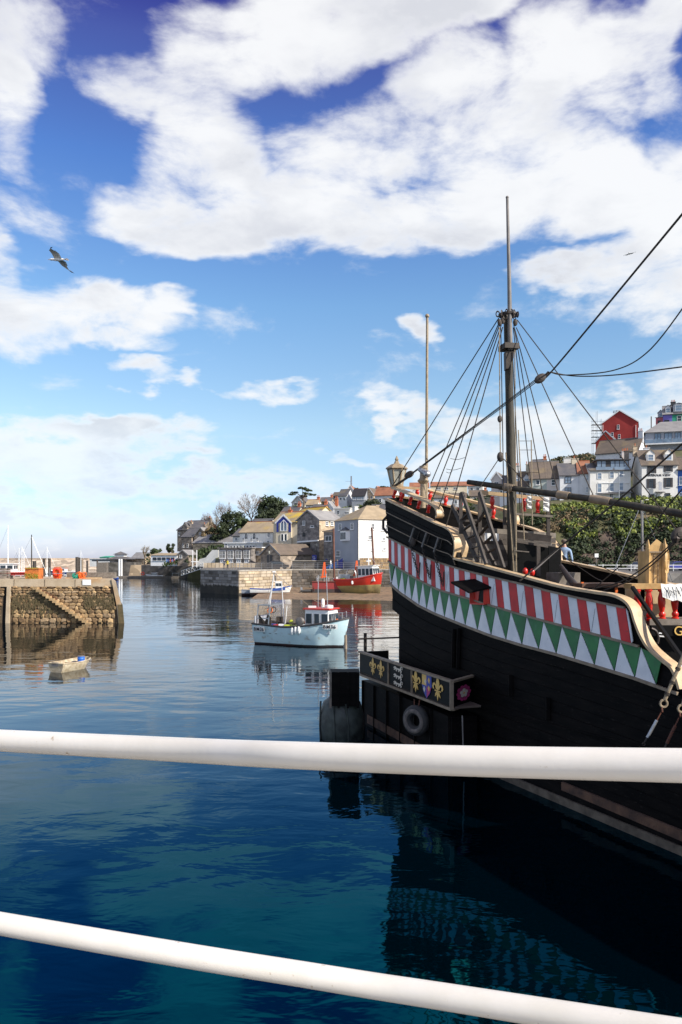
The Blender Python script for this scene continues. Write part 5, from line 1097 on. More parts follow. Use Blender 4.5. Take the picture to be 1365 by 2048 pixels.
for x, z in ((.1, 1.12), (.35, 1.15), (-.15, 1.05)): MB().lathe((x, -1.32, z - .25), [(.03, 0), (.1, .08), (.12, .25), (.09, .45), (.03, .5)], 8).build('fender', 'cloth', fb_, smooth=True, local=True)
for i, (x, y, s, m) in enumerate(((-2.9, .2, .17, 'orange'), (-2.7, -.25, .15, 'lifebuoy'), (-1.2, .5, .16, 'yellow_green'), (2.55, .0, .13, 'orange'), (-.1, .7, .14, 'orange'))): MB().sphere((x, y, 1.5 if x < 2 else 1.75), s, 10, 8).build('buoy', m, fb_, smooth=True, local=True)
for i, (x, y) in enumerate(((-2.5, .6), (-2.0, .75), (-1.5, .8), (-2.2, .7))):
    pot = MB().box((x, y, 1.25 + (i == 3) * .4), (.45, .4, .34), R(7 * i)).build('crab_pot', 'rope', fb_, local=True)
b = MB()
for k in range(10): b.torus((-1.0 + rg.uniform(-.3, .5), rg.uniform(-.3, .6), 1.02 + .05 * k), rg.uniform(.15, .35), .03, 12, 5)
b.build('rope_coils', 'rope_pale', fb_, local=True)['kind'] = 'stuff'
b = MB(); b.slab([[Vector((-3.0 + .25 * i, -.9 - .03 * (i % 2), 2.1 - .25 * (i % 3))) for i in range(5)], [Vector((-3.0 + .25 * i, -.92 + .03 * (i % 2), 1.3)) for i in range(5)]], (0, .03, 0)); b.build('hanging_net', 'rope', fb_, local=True)
for x in (1.3, 1.7): MB().tube([(x, -.95, 1.2), (x, -1.0, 2.3)], .02, 5).build('grab_rail', 'steel', fb_, local=True)
for (p, q) in (((2.6, -.7, 1.6), (2.6, -.7, 2.2)), ((3.1, -.35, 1.8), (3.1, -.35, 2.35)), ((2.6, -.7, 2.2), (3.1, -.35, 2.35)), ((2.6, .7, 1.6), (2.6, .7, 2.2)), ((3.1, .35, 1.8), (3.1, .35, 2.35)), ((2.6, .7, 2.2), (3.1, .35, 2.35))): MB().tube([p, q], .02, 5).build('pulpit_rail', 'steel', fb_, local=True)
# number plates on the side that faces us
def side_pt(u, z):
    return Vector((-3.45 + 6.9 * u, -half(u) - .03, z))
for (u0, u1, zc, hp_) in ((.03, .155, 1.08, .34), (.79, .925, 1.42, .34)):
    a, c = side_pt(u0, zc), side_pt(u1, zc); ex_ = (c - a); 
    if u0 > .5: a.y -= -.02; c.y -= -.0
    nrm = Vector((ex_.y, -ex_.x, 0)).normalized(); 
    if nrm.y > 0: nrm = -nrm
    pl_ = MB().prism([a - Vector((0, 0, hp_ / 2)) + nrm * .04, c - Vector((0, 0, hp_ / 2)) + nrm * .04, c + Vector((0, 0, hp_ / 2)) + nrm * .06, a + Vector((0, 0, hp_ / 2)) + nrm * .06], nrm * .02).build('number_patch', 'boat_white', fb_, local=True)
    M_ = Matrix.Rotation(R(-24), 3, 'Z'); x = 0.03
    for ch in 'BM36':
        cu = bpy.data.curves.new('n', 'FONT'); cu.body = ch; cu.size = .33; cu.extrude = .008; cu.offset = .004
        to = bpy.data.objects.new('tmp', cu); COL.objects.link(to); me = bpy.data.meshes.new_from_object(to.evaluated_get(bpy.context.evaluated_depsgraph_get())); bpy.data.objects.remove(to)
        e1 = ex_.normalized(); e3 = Vector((0, 0, 1)); mt = Matrix((e1, e3, nrm)).transposed()
        w_ = max(v.co.x for v in me.vertices)
        for v in me.vertices: v.co = mt @ Vector((v.co.x + x, v.co.y - .115, v.co.z)) + a + nrm * .105
        me.materials.clear(); me.materials.append(MATS['ink']); me.name = 'letter'; o = bpy.data.objects.new('letter', me); COL.objects.link(o); o.parent = fb_; x += w_ + .04
for u in (.15, .22, .29): MB().box(side_pt(u, .82), (.16, .05, .03)).build('scupper', 'trim_dark', fb_, local=True)
MB().tube([(3.2, 0, 1.7), (3.25, -.02, .1)], .03, 5).build('bow_rope', 'grey_pole', fb_, local=True)
mp_ = MB().tube([(Vector((.32, 49.3, -.4))), Vector((.3, 49.3, .9))], .09, 8).build('mooring_post', 'wale_wood'); tag(mp_, 'weathered wooden post standing in the water at the blue boat bow', 'post')
# --- dinghy
dg_ = thing('dinghy', ((137 - CX) * 39.6 / F, 40.2, 0), 'small weathered cream rowing dinghy carrying a blue drum', 'dinghy', None, R(66))
hull_parts(dg_, 2.35, 1.2, .52, .47, .44, -.2, 'dinghy_shell', 'dinghy_shell', -.05, transom=.85, rake=.3, deckz=-.26, gun='dinghy_shell', deck='dinghy_shell', gw=.035)
for x in (-.75, .1, .75): MB().box((x, 0, .33), (.2, 1.05 if x < .5 else .7, .04)).build('thwart', 'dinghy_shell', dg_, local=True)
MB().box((-1.17, .05, .42), (.05, .45, .2)).build('motor_pad', 'grey_pole', dg_, local=True)
dr_ = thing('blue_drum', dg_.location + Vector((.35, .35, .22)), 'blue plastic drum standing inside the cream dinghy', 'drum')
MB().lathe((0, 0, 0), [(.17, 0), (.19, .03), (.19, .1), (.2, .12), (.19, .14), (.19, .3), (.2, .32), (.19, .34), (.18, .42), (.19, .44)], 18).build('drum_body', 'drum_blue', dr_, smooth=True, local=True)
MB().lathe((0, 0, .43), [(.185, 0), (.185, .03), (.05, .04)], 18).build('drum_lid', 'grey_pole', dr_, local=True)
# --- red workboats on the slipway
rb = thing('work_barge', (0.0, 0, 0), 'long dark red flat barge aground on the slipway beach', 'barge'); rb.location = Vector(((662 - CX) * 120 / F, 120, .45)); rb.rotation_euler = (0, 0, R(3))
MB().prism([(-2.9, -1.4, 0), (3.4, -1.4, 0), (3.4, -1.4, 1.75), (-3.0, -1.4, 1.75)], (0, 3, 0)).build('hull', 'boat_dred', rb, local=True)
MB().prism([(-2.95, -1.43, 0), (3.4, -1.43, 0), (3.4, -1.43, .55), (-2.95, -1.43, .55)], (0, .02, 0)).build('foul_band', 'antifoul', rb, local=True)
MB().beam((-3, -1.45, 1.72), (3.4, -1.45, 1.72), .12).build('rubbing_strake', 'rust', rb, local=True)
MB().box((2.2, 0, 2.3), (1.8, 1.5, 1.1)).build('winch_housing', 'steel', rb, local=True)
for x in (-2.2, -.4, .4): MB().lathe((x, -.9, 1.75), [(.16, 0), (.1, .05), (.1, .4), (.18, .45), (.17, .55)], 8).build('bollard', 'steel', rb, local=True)
for k in range(3): MB().tube([(-2.9, -1.3, 1.6), (-2.75 + k * .05, -1.5, .3)], .02, 4).build('chain', 'rust', rb, local=True)
def crane(loc, label, s=1.0):
    t = thing('deck_crane', loc, label, 'crane')
    MB().lathe((0, 0, 0), [(.2 * s, 0), (.16 * s, .1), (.16 * s, .6 * s)], 8).build('pedestal', 'grey_pole', t, local=True)
    MB().beam((-.25 * s, 0, .5 * s), (.1 * s, 0, 2.9 * s), .28 * s, .3 * s).build('boom', 'boat_orange', t, local=True); MB().beam((.35 * s, 0, .6 * s), (.1 * s, 0, 2.9 * s), .2 * s, .22 * s).build('jib', 'boat_orange', t, local=True)
    MB().beam((-.5 * s, 0, .6 * s), (.45 * s, 0, .75 * s), .2 * s, .25 * s).build('knuckle', 'boat_orange', t, local=True); MB().tube([(.1 * s, -.12, .9 * s), (.05 * s, -.12, 2.4 * s)], .05, 5).build('ram', 'steel', t, local=True)
crane(rb.location + Vector((-1.1, 0, 1.75)), 'folded orange crane on the dark red barge', 1.05)
rw = thing('work_boat', (0, 0, 0), 'bright red workboat with white wheelhouse aground at an angle on the beach', 'work boat'); rw.location = Vector(((722 - CX) * 118 / F, 118.3, 1.1)); rw.rotation_euler = (0, R(-3), R(-28))
hull_parts(rw, 7.8, 3.6, 2.3, 1.6, 1.5, -.9, 'boat_red', 'antifoul_yellow', .55, transom=.9, rake=.6, deckz=-.5, gun='boat_red', deck='grey_wall', gw=.1)
cabin(rw, .2, 3.0, 2.3, 1.1, 3.5, 'boat_white', 'boat_white', 3, .3, .12, side=4, front=3)
MB().tube([(1.6, 0, 3.5), (1.6, 0, 5.6)], .07, 6).build('mast', 'boat_white', rw, local=True)
for z in (4.2, 4.8): MB().beam((1.6, -.8, z), (1.6, .8, z), .08).build('crosstree', 'boat_white', rw, local=True)
MB().box((1.6, 0, 4.35), (.3, 1.1, .16)).build('radar_bar', 'boat_white', rw, local=True)
for y in (-1.4, 1.4): MB().tube(smoothpts([(-3.2, y, 1.4), (-3.1, y, 2.6), (-2.6, y, 3.1), (-.6, y, 3.1), (-.1, y, 2.6), (0, y, 1.6)], 14), .08, 6).build('guard_frame', 'steel', rw, smooth=True, local=True)
MB().tube([(-2.6, -1.4, 3.1), (-2.6, 1.4, 3.1)], .07, 6).build('guard_frame', 'steel', rw, local=True)
MB().box((-1.9, -.2, 1.7), (1.0, 1.2, .7)).build('engine_box', 'steel', rw, local=True)
for x, y, m in ((-2.9, .7, 'drum_blue'), (-1.0, 1.2, 'orange'), (-2.6, -1.0, 'yellow_green')): MB().box((x, y, 1.5), (.6, .5, .5)).build('deck_crate', m, rw, local=True)
MB().tube([(1.6, 0, 5.5), (3.9, 0, 2.4)], .02, 4).build('stay', 'steel', rw, local=True); MB().tube([(1.6, 0, 5.5), (-3.6, 0, 2.0)], .02, 4).build('stay', 'steel', rw, local=True)
MB().prism([(-3.95, -1.2, 0.6), (-3.95, 1.2, .6), (-3.95, 1.2, 1.0), (-3.95, -1.2, 1.0)], (-.6, 0, -.1)).build('stern_ramp', 'steel', rw, local=True)
MB().lathe((-.5, -1.86, .7), [(.05, 0), (.16, .1), (.18, .3), (.15, .5), (.05, .6)], 8).build('fender', 'boat_white', rw, smooth=True, local=True)
crane(Vector(((713 - CX) * 118 / F, 118, 2.6)), 'folded orange crane on the bright red workboat', 1.0)
for (px0, px1, y0, lab) in ((669.5, 667.5, 1057, 'left rusty steel leg pile beside the dark red barge'), (751, 744, 1055, 'right rusty steel leg pile leaning behind the red workboat')):
    MB_ = MB().tube([W(px0, 1190, 121.5), W(px1, y0, 121.5)], .16, 12).build('steel_pile', 'pile_rust', smooth=True); tag(MB_, lab, 'pile')
td = thing('tender', at(617, 119, .5), 'small dark rubber tender beside the dark red barge', 'tender', None, R(10))
for y in (-.35, .35): MB().tube(smoothpts([(-1.2, y, .2), (.3, y, .22), (1.1, y * .4, .4)], 10), [.2] * 9 + [.1], 8).build('tube', 'rubber', td, smooth=True, local=True)
MB().box((-1.1, 0, .5), (.3, .3, .55)).build('outboard', 'steel', td, local=True); MB().box((-.1, 0, .25), (.9, .5, .1)).build('floor', 'steel', td, local=True)
# --- blue and white half decker by the lit quay wall
hb_ = thing('motor_boat', ((545 - CX) * 121 / F, 118.6, .25), 'small blue and white motor boat with aft frame below the lit quay face', 'boat', None, R(8))
hull_parts(hb_, 6.6, 2.0, 1.25, .85, .75, -.3, 'boat_white', 'antifoul', .25, deckz=-.2, gun='boat_navy', deck='boat_white', gw=.06)
MB().prism([(.0, -1.03, .5), (2.2, -1.0, .62), (2.2, -1.0, .98), (.0, -1.03, .85)], (0, .03, 0)).build('blue_side', 'boat_navy', hb_, local=True)
cabin(hb_, .7, 2.0, 1.4, .8, 1.9, 'boat_white', 'boat_white', 2, .5, .05)
for p, q in (((.2, -.6, .8), (.5, -.4, 3.4)), ((.2, .6, .8), (.5, .4, 3.4)), ((.9, 0, .8), (.5, 0, 3.4)), ((.5, 0, 3.4), (3.1, 0, 1.1))): MB().tube([p, q], .05, 5).build('frame_pole', 'steel', hb_, local=True)
MB().box((.5, 0, 3.5), (.5, .9, .2)).build('radar', 'boat_white', hb_, local=True)
skf = thing('grey_skiff', ((512 - CX) * 121 / F, 118.9, .2), 'low grey open skiff left of the blue and white motor boat', 'boat', None, R(4))
hull_parts(skf, 4.0, 1.5, .9, .7, .62, -.2, 'grey_wall', 'antifoul', .15, deckz=-.3, gun='steel', deck='boat_white', gw=.05)
# --- marina
def small_boat(name, label, px, Y, L_, rz, hm, zb=1.0, mast=None, cab=True, cat='boat', roof='boat_white', group=None):
    t = thing(name, at(px, Y, 0), label, cat, group, R(rz)); hull_parts(t, L_, L_ * .32, zb, zb * .7, zb * .66, -.3, hm, 'antifoul', .12, deckz=-.1, gun='boat_white', deck='boat_white', gw=L_ * .012)
    if cab: cabin(t, -L_ * .15, L_ * .2, L_ * .22, zb * .6, zb * .6 + L_ * .15, 'boat_white', roof, 2, L_ * .06, .05, side=3)
    if mast:
        MB().tube([(L_ * .05, 0, zb * .6), (L_ * .05, 0, mast)], [.11, .07], 6).build('mast', 'boat_white' if mast != 9.6 else 'mast_wood', t, local=True); MB().tube([(L_ * .05, 0, zb + 1), (-L_ * .4, 0, zb + 1)], .09, 5).build('boom', 'boat_white', t, local=True)
        for x in (-.5, .5): MB().tube([(L_ * .05, 0, mast - .3), (L_ * x, 0, zb)], .02, 3).build('stay', 'steel', t, local=True)
    return t
cr = small_boat('motor_cruiser', 'white motor cruiser moored at the far pontoon', 310, 222, 5.4, 178, 'boat_white', 1.0)
rt_ = thing('red_trawler', at(36, 92, 0), 'red trawler with a red framed cabin behind the rusty planter', 'fishing boat', None, R(4))
hull_parts(rt_, 6.0, 2.4, 2.9, 2.3, 2.2, -.4, 'boat_red', 'antifoul', .4, deckz=-.2, gun='boat_red', deck='boat_red')
cabin(rt_, -2.4, 1.6, 1.9, 2.4, 4.1, 'boat_red', 'boat_red', 4, .2, .15, side=5)
cabin(rt_, -1.9, -.2, 1.4, 4.2, 5.2, 'boat_white', 'boat_white', 2, .1, .1)
sm_ = [('sailing_boat', 'white yacht with the tallest white mast at the far left', 12, 120, 7, 0, 'boat_white', 1.2, 11.2),
 ('sailing_boat', 'old yacht with a brown wooden mast behind the rusty planter', 59, 118, 7, 10, 'boat_white', 1.2, 9.6),
 ('sailing_boat', 'white yacht, left of three thin masts behind the red trawler', 36, 200, 7, 0, 'boat_white', 1.2, 8.6),
 ('sailing_boat', 'white yacht, middle of three thin masts behind the red trawler', 41.5, 202, 7, 8, 'boat_navy', 1.2, 9.0),
 ('sailing_boat', 'white yacht, right of three thin masts behind the red trawler', 46, 204, 7, -6, 'boat_white', 1.2, 8.4),
 ('sailing_boat', 'small yacht with a thin mast near the pair of dark piles', 92, 210, 7, 4, 'boat_white', 1.2, 9),
 ('sailing_boat', 'small blue yacht with a thin mast right of the orange lifeboat', 160, 215, 6, 0, 'boat_navy', 1.2, 8)]
for a in sm_: small_boat(a[0], a[1], a[2], a[3], a[4], a[5], a[6], a[7], a[8], True, 'sailing boat')
for (px, Y, L_, rz, m, lab) in ((96, 180, 5, 0, 'boat_white', 'white cabin boat between planter and lifebuoy'), (137, 190, 6.5, 5, 'boat_white', 'long white cabin boat right of the lifebuoy'), (158, 185, 5, -8, 'boat_navy', 'dark blue cabin boat behind the orange net pile'), (172, 182, 4.5, 2, 'boat_white', 'white cabin boat behind the timber baulk'), (187, 190, 3.4, 0, 'boat_red', 'small red boat behind the timber baulk'), (222, 200, 4.0, 170, 'boat_navy', 'small blue and white launch right of the grey sheds')):
    small_boat('cabin_boat', lab, px, Y, L_, rz, m, 1.1)
small_boat('lifeboat', 'large orange lifeboat moored before the breakwater', 125, 250, 9, 175, 'boat_navy', 1.8, None, True, 'lifeboat', 'boat_orange')
for (px, Y, y0, w_, lab) in ((88.5, 160, 1117, .3, 'left of the pair of dark timber piles'), (99.5, 160, 1117, .3, 'right of the pair of dark timber piles'), (154.5, 165, 1114, .35, 'thick dark pile left of the far shed'), (158.5, 166, 1115, .35, 'thick dark pile touching the thickest one'), (165, 180, 1120, .25, 'thin pale pile third from the thick dark piles'), (175, 180, 1121, .25, 'dark pile before the white shed end'), (195, 190, 1120, .2, 'thin dark pile in front of the white shed'), (69.5, 160, 1122, .4, 'grey pile just above the rusty planter')):
    o = MB().tube([at(px, Y, -1), W(px, y0, Y)], w_, 8).build('marina_pile', 'wale_wood' if 'pale' in lab else 'dark_wood', smooth=True); tag(o, lab, 'pile')
gs = MB().box(at(206, 150, 4.0), (1.9, 1.2, 2.0)).build('grey_cabin', 'weathered_wood'); tag(gs, 'small grey boarded cabin behind the timber baulk', 'cabin')
pn = thing('pontoon', at(300, 224, 0), 'long low floating pontoon across the marina entrance', 'pontoon')
MB().prism([at(-60, 226, -.2), at(383, 219, -.2), at(383, 219, .5), at(-60, 226, .5)], (0, 3, 0)).build('deck', 'weathered_wood', pn)
for px in (239, 243.5): MB().tube([at(px, 223, -1), W(px, 1118, 223)], .28, 8).build('pile', 'trim_white', pn)
for px in (281, 345, 358): MB().beam(at(px, 220, .5), at(px, 220, 1.5), .08).build('post', 'steel', pn)
MB().beam(at(345, 220, 1.4), at(360, 219.8, 1.4), .08).build('rail', 'steel', pn); MB().beam(at(278, 221, 1.4), at(292, 221, 1.4), .08).build('rail', 'steel', pn)
r_b = thing('pontoon_lifebuoy', at(286, 220, .5), 'small red lifebuoy stand on the far pontoon', 'lifebuoy'); MB().torus((0, 0, .8), .4, .14, 14, 6, Matrix.Rotation(R(90), 3, 'X')).build('ring', 'lifebuoy', r_b, smooth=True, local=True); MB().beam((0, .1, 0), (0, .1, .8), .1).build('stand', 'trim_white', r_b, local=True)
gw_ = thing('gangway', at(385, 205, 1), 'white trussed gangway sloping down to the pontoon', 'gangway')
A_, B_2 = [at(363, 212, .9), at(407, 198, 3.2)], [at(363, 214, .9), at(407, 200, 3.2)]
for (a, c) in (A_, B_2):
    MB().beam(a, c, .12).build('lower_chord', 'trim_white', gw_); MB().beam(a + Vector((0, 0, 1.3)), c + Vector((0, 0, 1.3)), .12).build('upper_chord', 'trim_white', gw_)
    for i in range(9):
        p, q = a.lerp(c, i / 8), a.lerp(c, min(1, (i + 1) / 8)); MB().beam(p, p + Vector((0, 0, 1.3)), .08).build('upright', 'trim_white', gw_)
        if i < 8: MB().beam(p if i % 2 else p + Vector((0, 0, 1.3)), q + Vector((0, 0, 1.3)) if i % 2 else q, .07).build('diagonal', 'trim_white', gw_)
MB().prism([A_[0], A_[1], B_2[1], B_2[0]], (0, 0, .08)).build('walkway', 'steel', gw_)
pt_ = thing('gangway_portal', at(390, 199, 3.6), 'white steel portal standing where the gangway leaves the quay', 'portal')
for px in (386, 394): MB().beam(at(px, 199, 3.4), at(px, 199, 8.0), .22).build('post', 'trim_white', pt_)
MB().beam(at(383, 199, 4.9), at(397, 199, 4.9), .25).build('beam', 'trim_white', pt_)
# yacht moored beyond the galleon
yt = thing('sailing_boat', (13.6, 34, 0), 'yacht moored beyond the galleon, its pale mast by the cliff', 'sailing boat', None, R(15))
hull_parts(yt, 7, 2.3, 1.3, 1.0, .9, -.4, 'boat_white', 'antifoul', .1, deckz=-.1, gun='boat_white', gw=.05)
MB().tube([Vector((13.7, 34, 0)) * 0 + Vector((.25, 0, .9)), Vector((0, 0, H - (1000 - HY) * 34 / F))], [.055, .04], 8).build('mast', 'grey_pole', yt, local=True)
MB().tube([(0, 0, 8.4), (3.4, 0, 1.3)], .015, 4).build('stay', 'steel', yt, local=True); MB().tube([(0, 0, 8.4), (-3.4, 0, 1.2)], .015, 4).build('stay', 'steel', yt, local=True)
# =================================================================== street furniture, signs, people, birds
def lamp(px, Y, zb_, top, label, arm=.5):
    t = thing('street_lamp', at(px, Y, zb_), label, 'street lamp'); h = H - (top - HY) * Y / F - zb_
    MB().tube([(0, 0, 0), (0, 0, h)], [.1, .06], 6).build('pole', 'trim_dark' if arm == 0 else 'steel', t, local=True)
    if arm: MB().tube([(0, 0, h), (arm, -.1, h + .15)], .05, 5).build('arm', 'steel', t, local=True); MB().box((arm + .25, -.1, h + .15), (.6, .25, .12)).build('head', 'boat_white', t, local=True)
    else: MB().lathe((0, 0, h), [(.05, 0), (.12, .06), (.16, .42), (.04, .56)], 6).build('lantern', 'lantern_glass', t, local=True)
lamp(487, 160, 3.9, 1096, 'black heritage lamp post left of the stone shed', 0)
lamp(539, 138, 3.9, 1108, 'black lamp post standing on the lit part of the quay', 0)
lamp(634, 148, 4, 1093, 'lamp post beside the blue information board', 0)
lamp(1239, 162, 17.6, 951, 'tall grey street lamp before the tall white house')
lamp(1286.5, 149, 4, 1001, 'white lamp column rising in front of the ivy cliff')
rm = thing('radio_mast', on_hill(703, 335), 'thin lattice radio mast on the far hilltop', 'radio mast'); hh = H - (952 - HY) * 335 / F - rm.location.z
for x, y in ((-.5, 0), (.5, 0), (0, .8)): MB().tube([(x, y, 0), (x * .4, y * .4, hh)], .09, 4).build('leg', 'grey_pole', rm, local=True)
for k in range(9): MB().beam((-.5 + .03 * k, 0, k * hh / 9), (.5 - .03 * (k + 1), 0, (k + 1) * hh / 9), .07).build('brace', 'grey_pole', rm, local=True)
MB().beam((-2.6, 0, hh * .82), (0, 0, hh * .82), .08).build('aerial_arm', 'grey_pole', rm, local=True)
o = MB().tube([at(1303, 226, 36), W(1303, 833, 226)], .16, 6).build('telegraph_pole', 'dark_wood'); tag(o, 'dark telegraph pole left of the pink hilltop house', 'pole')
ib = thing('information_board', at(629, 146, 4.2), 'deep blue information board with white print by the warehouse', 'sign')
MB().box((0, 0, 1.6), (.9, .15, 1.4)).build('board', 'sign_blue', ib, local=True); MB().box((0, 0, .4), (.8, .3, .9)).build('base', 'concrete', ib, local=True)
for k in range(3): MB().box((-.1 + .1 * (k % 2), -.09, 1.3 + k * .3), (.5, .01, .08)).build('printed_line', 'trim_white', ib, local=True)
bn_ = thing('blue_banner', at(653.5, 145, 4), 'narrow blue upright banner near the blue ramp', 'banner'); MB().box((0, 0, .9), (.28, .08, 1.7)).build('cloth', 'sign_blue', bn_, local=True)
br_ = thing('blue_ramp', at(668, 141.5, 4), 'bright blue sloping ramp panels beside the white harbour house', 'ramp')
MB().prism([at(650, 142.5, 3.9), at(676, 141, 4.0), at(676, 141, 5.4), at(650, 142.5, 4.1)], (0, .1, 0)).build('panel', 'ramp_blue', br_); MB().prism([at(676.3, 141, 4.0), at(686, 139.5, 4.0), at(686, 139.5, 5.9), at(676.3, 141, 5.3)], (0, .1, 0)).build('sign_panel', 'sign_blue', br_)
wsn = thing('quay_notice', at(677, 131, 2.2), 'small white notice fixed on the dark quay wall above the barge', 'sign'); MB().box((0, -.1, .2), (.7, .04, .5)).build('board', 'trim_white', wsn, local=True)
sp_ = thing('road_sign', at(1193.5, 147, 3.9), 'square white road sign on a post below the cliff', 'sign'); MB().tube([(0, 0, 0), (0, 0, 2.6)], .04, 5).build('post', 'steel', sp_, local=True); MB().box((0, -.06, 2.5), (.75, .04, .75)).build('plate', 'trim_white', sp_, local=True)
fence('road_railing', [at(1150, 118, 3.84), at(1460, 118, 3.84)], 1.1, 2.05, (.45, .95), 'trim_white', 'white post and rail fence along the road below the cliff', .06)
def car(px, Y, rz, label, m):
    t = thing('parked_car', at(px, Y, 3.84), label, 'car', None, R(rz))
    MB().prism([(-2.0, -.85, .3), (2.0, -.85, .3), (2.05, -.85, .7), (1.2, -.85, .95), (.55, -.85, 1.45), (-1.2, -.85, 1.5), (-1.85, -.85, 1.0), (-2.05, -.85, .8)], (0, 1.7, 0)).build('body', m, t, local=True)
    for s in (-1, 1): MB().prism([(-1.5, s * .86, 1.0), (1.05, s * .86, .98), (.5, s * .86, 1.38), (-1.1, s * .86, 1.42)], (0, s * .01, 0)).build('window', 'glass_dark', t, local=True)
    MB().prism([(.62, -.7, 1.4), (.62, .7, 1.4), (1.22, .7, .99), (1.22, -.7, .99)], (.03, 0, .02)).build('windscreen', 'glass_dark', t, local=True)
    for x in (-1.25, 1.3):
        for y in (-.82, .82): MB().lathe((x, y, .33), [(.02, -.1), (.33, -.1), (.33, .1), (.02, .1)], 14, 'Y').build('wheel', 'rubber', t, local=True)
car(1281, 122, 200, 'silver car parked on the road below the ivy cliff', 'steel')
car(622, 148, 5, 'dark car parked beside the stone shed near the lawn', 'trim_dark'); car(1352, 124, 185, 'dark blue car at the right edge of the road below the cliff', 'sign_blue')
car(556, 141, 8, 'dark hatchback parked before the stone shed door', 'trim_dark')
def person(loc, label, top, legs, rz=0, h=1.72, stride=.0, sit=False):
    t = thing('person', loc, label, 'person', None, R(rz)); k = h / 1.72
    me = bpy.data.meshes.new('body'); V = [(0, 0, .92), (0, 0, 1.15), (0, 0, 1.4), (0, 0, 1.5), (.0, .02, 1.6), (-.19, 0, 1.38), (-.25, .03, 1.1), (-.24, -.1, .88), (.19, 0, 1.38), (.26, .03, 1.1), (.25, -.1, .88), (-.1, 0, .86), (-.11, -stride, .48), (-.11, stride * .3, .06), (.1, 0, .86), (.11, stride, .48), (.11, stride * 1.6, .06), (-.11, stride * .3 - .14, .03), (.11, stride * 1.6 - .14, .03)]
    E = [(0, 1), (1, 2), (2, 3), (3, 4), (2, 5), (5, 6), (6, 7), (2, 8), (8, 9), (9, 10), (0, 11), (11, 12), (12, 13), (0, 14), (14, 15), (15, 16), (13, 17), (16, 18)]
    RR = [.13, .13, .13, .055, .09, .06, .045, .035, .06, .045, .035, .085, .06, .045, .085, .06, .045, .035, .035]
    me.from_pydata([(x * k, y * k, z * k) for x, y, z in V], E, []); o = bpy.data.objects.new('body', me); COL.objects.link(o)
    sk = o.modifiers.new('s', 'SKIN'); o.modifiers.new('u', 'SUBSURF').levels = 1
    for i, r in enumerate(RR): me.skin_vertices[0].data[i].radius = (r * k, r * k * .85)
    me.skin_vertices[0].data[0].use_root = True
    m2 = bpy.data.meshes.new_from_object(o.evaluated_get(bpy.context.evaluated_depsgraph_get())); bpy.data.objects.remove(o); m2.name = 'body'
    for m in (top, legs, 'skin'): m2.materials.append(MATS[m])
    for p in m2.polygons:
        z = p.center.z / k; hand = z < .95 and abs(p.center.x) > .19 * k; p.material_index = 2 if z > 1.47 or hand and z > .8 else (0 if z > .9 else 1); p.use_smooth = True
    b = bpy.data.objects.new('body', m2); COL.objects.link(b); b.parent = t
    MB().sphere((0, .02 * k, 1.67 * k), .095 * k, 10, 8, (1, 1, .8)).build('hair', 'bark', t, smooth=True, local=True)
    return t
person(at(449, 128, 3.95), 'person in a dark jacket sitting place left on the quay', 'jacket_dark', 'jacket_dark', 20)['label'] = 'person in dark clothes on the quay by the lamp post'
person(at(455.5, 128, 3.95), 'person in a yellow jacket standing on the quay', 'jacket_yellow', 'jacket_dark', -20)
person(at(662, 133.6, 3.95), 'person in a pale top walking along the quay railing', 'cloth', 'jacket_blue', 70, 1.72, .2)
person(at(675, 133.8, 3.95), 'person in dark clothes walking right of the pale topped walker', 'jacket_dark', 'jacket_dark', 70, 1.72, .18)
pb = person(Vector((0, 0, 0)), 'person in a light blue jacket standing at the far rail of the galleon', 'jacket_blue', 'cloth', 150)
pb.location = PB = W(1129, 1122, 24.0) - Vector((0, 0, .7)); pb.location.z = 4.85 
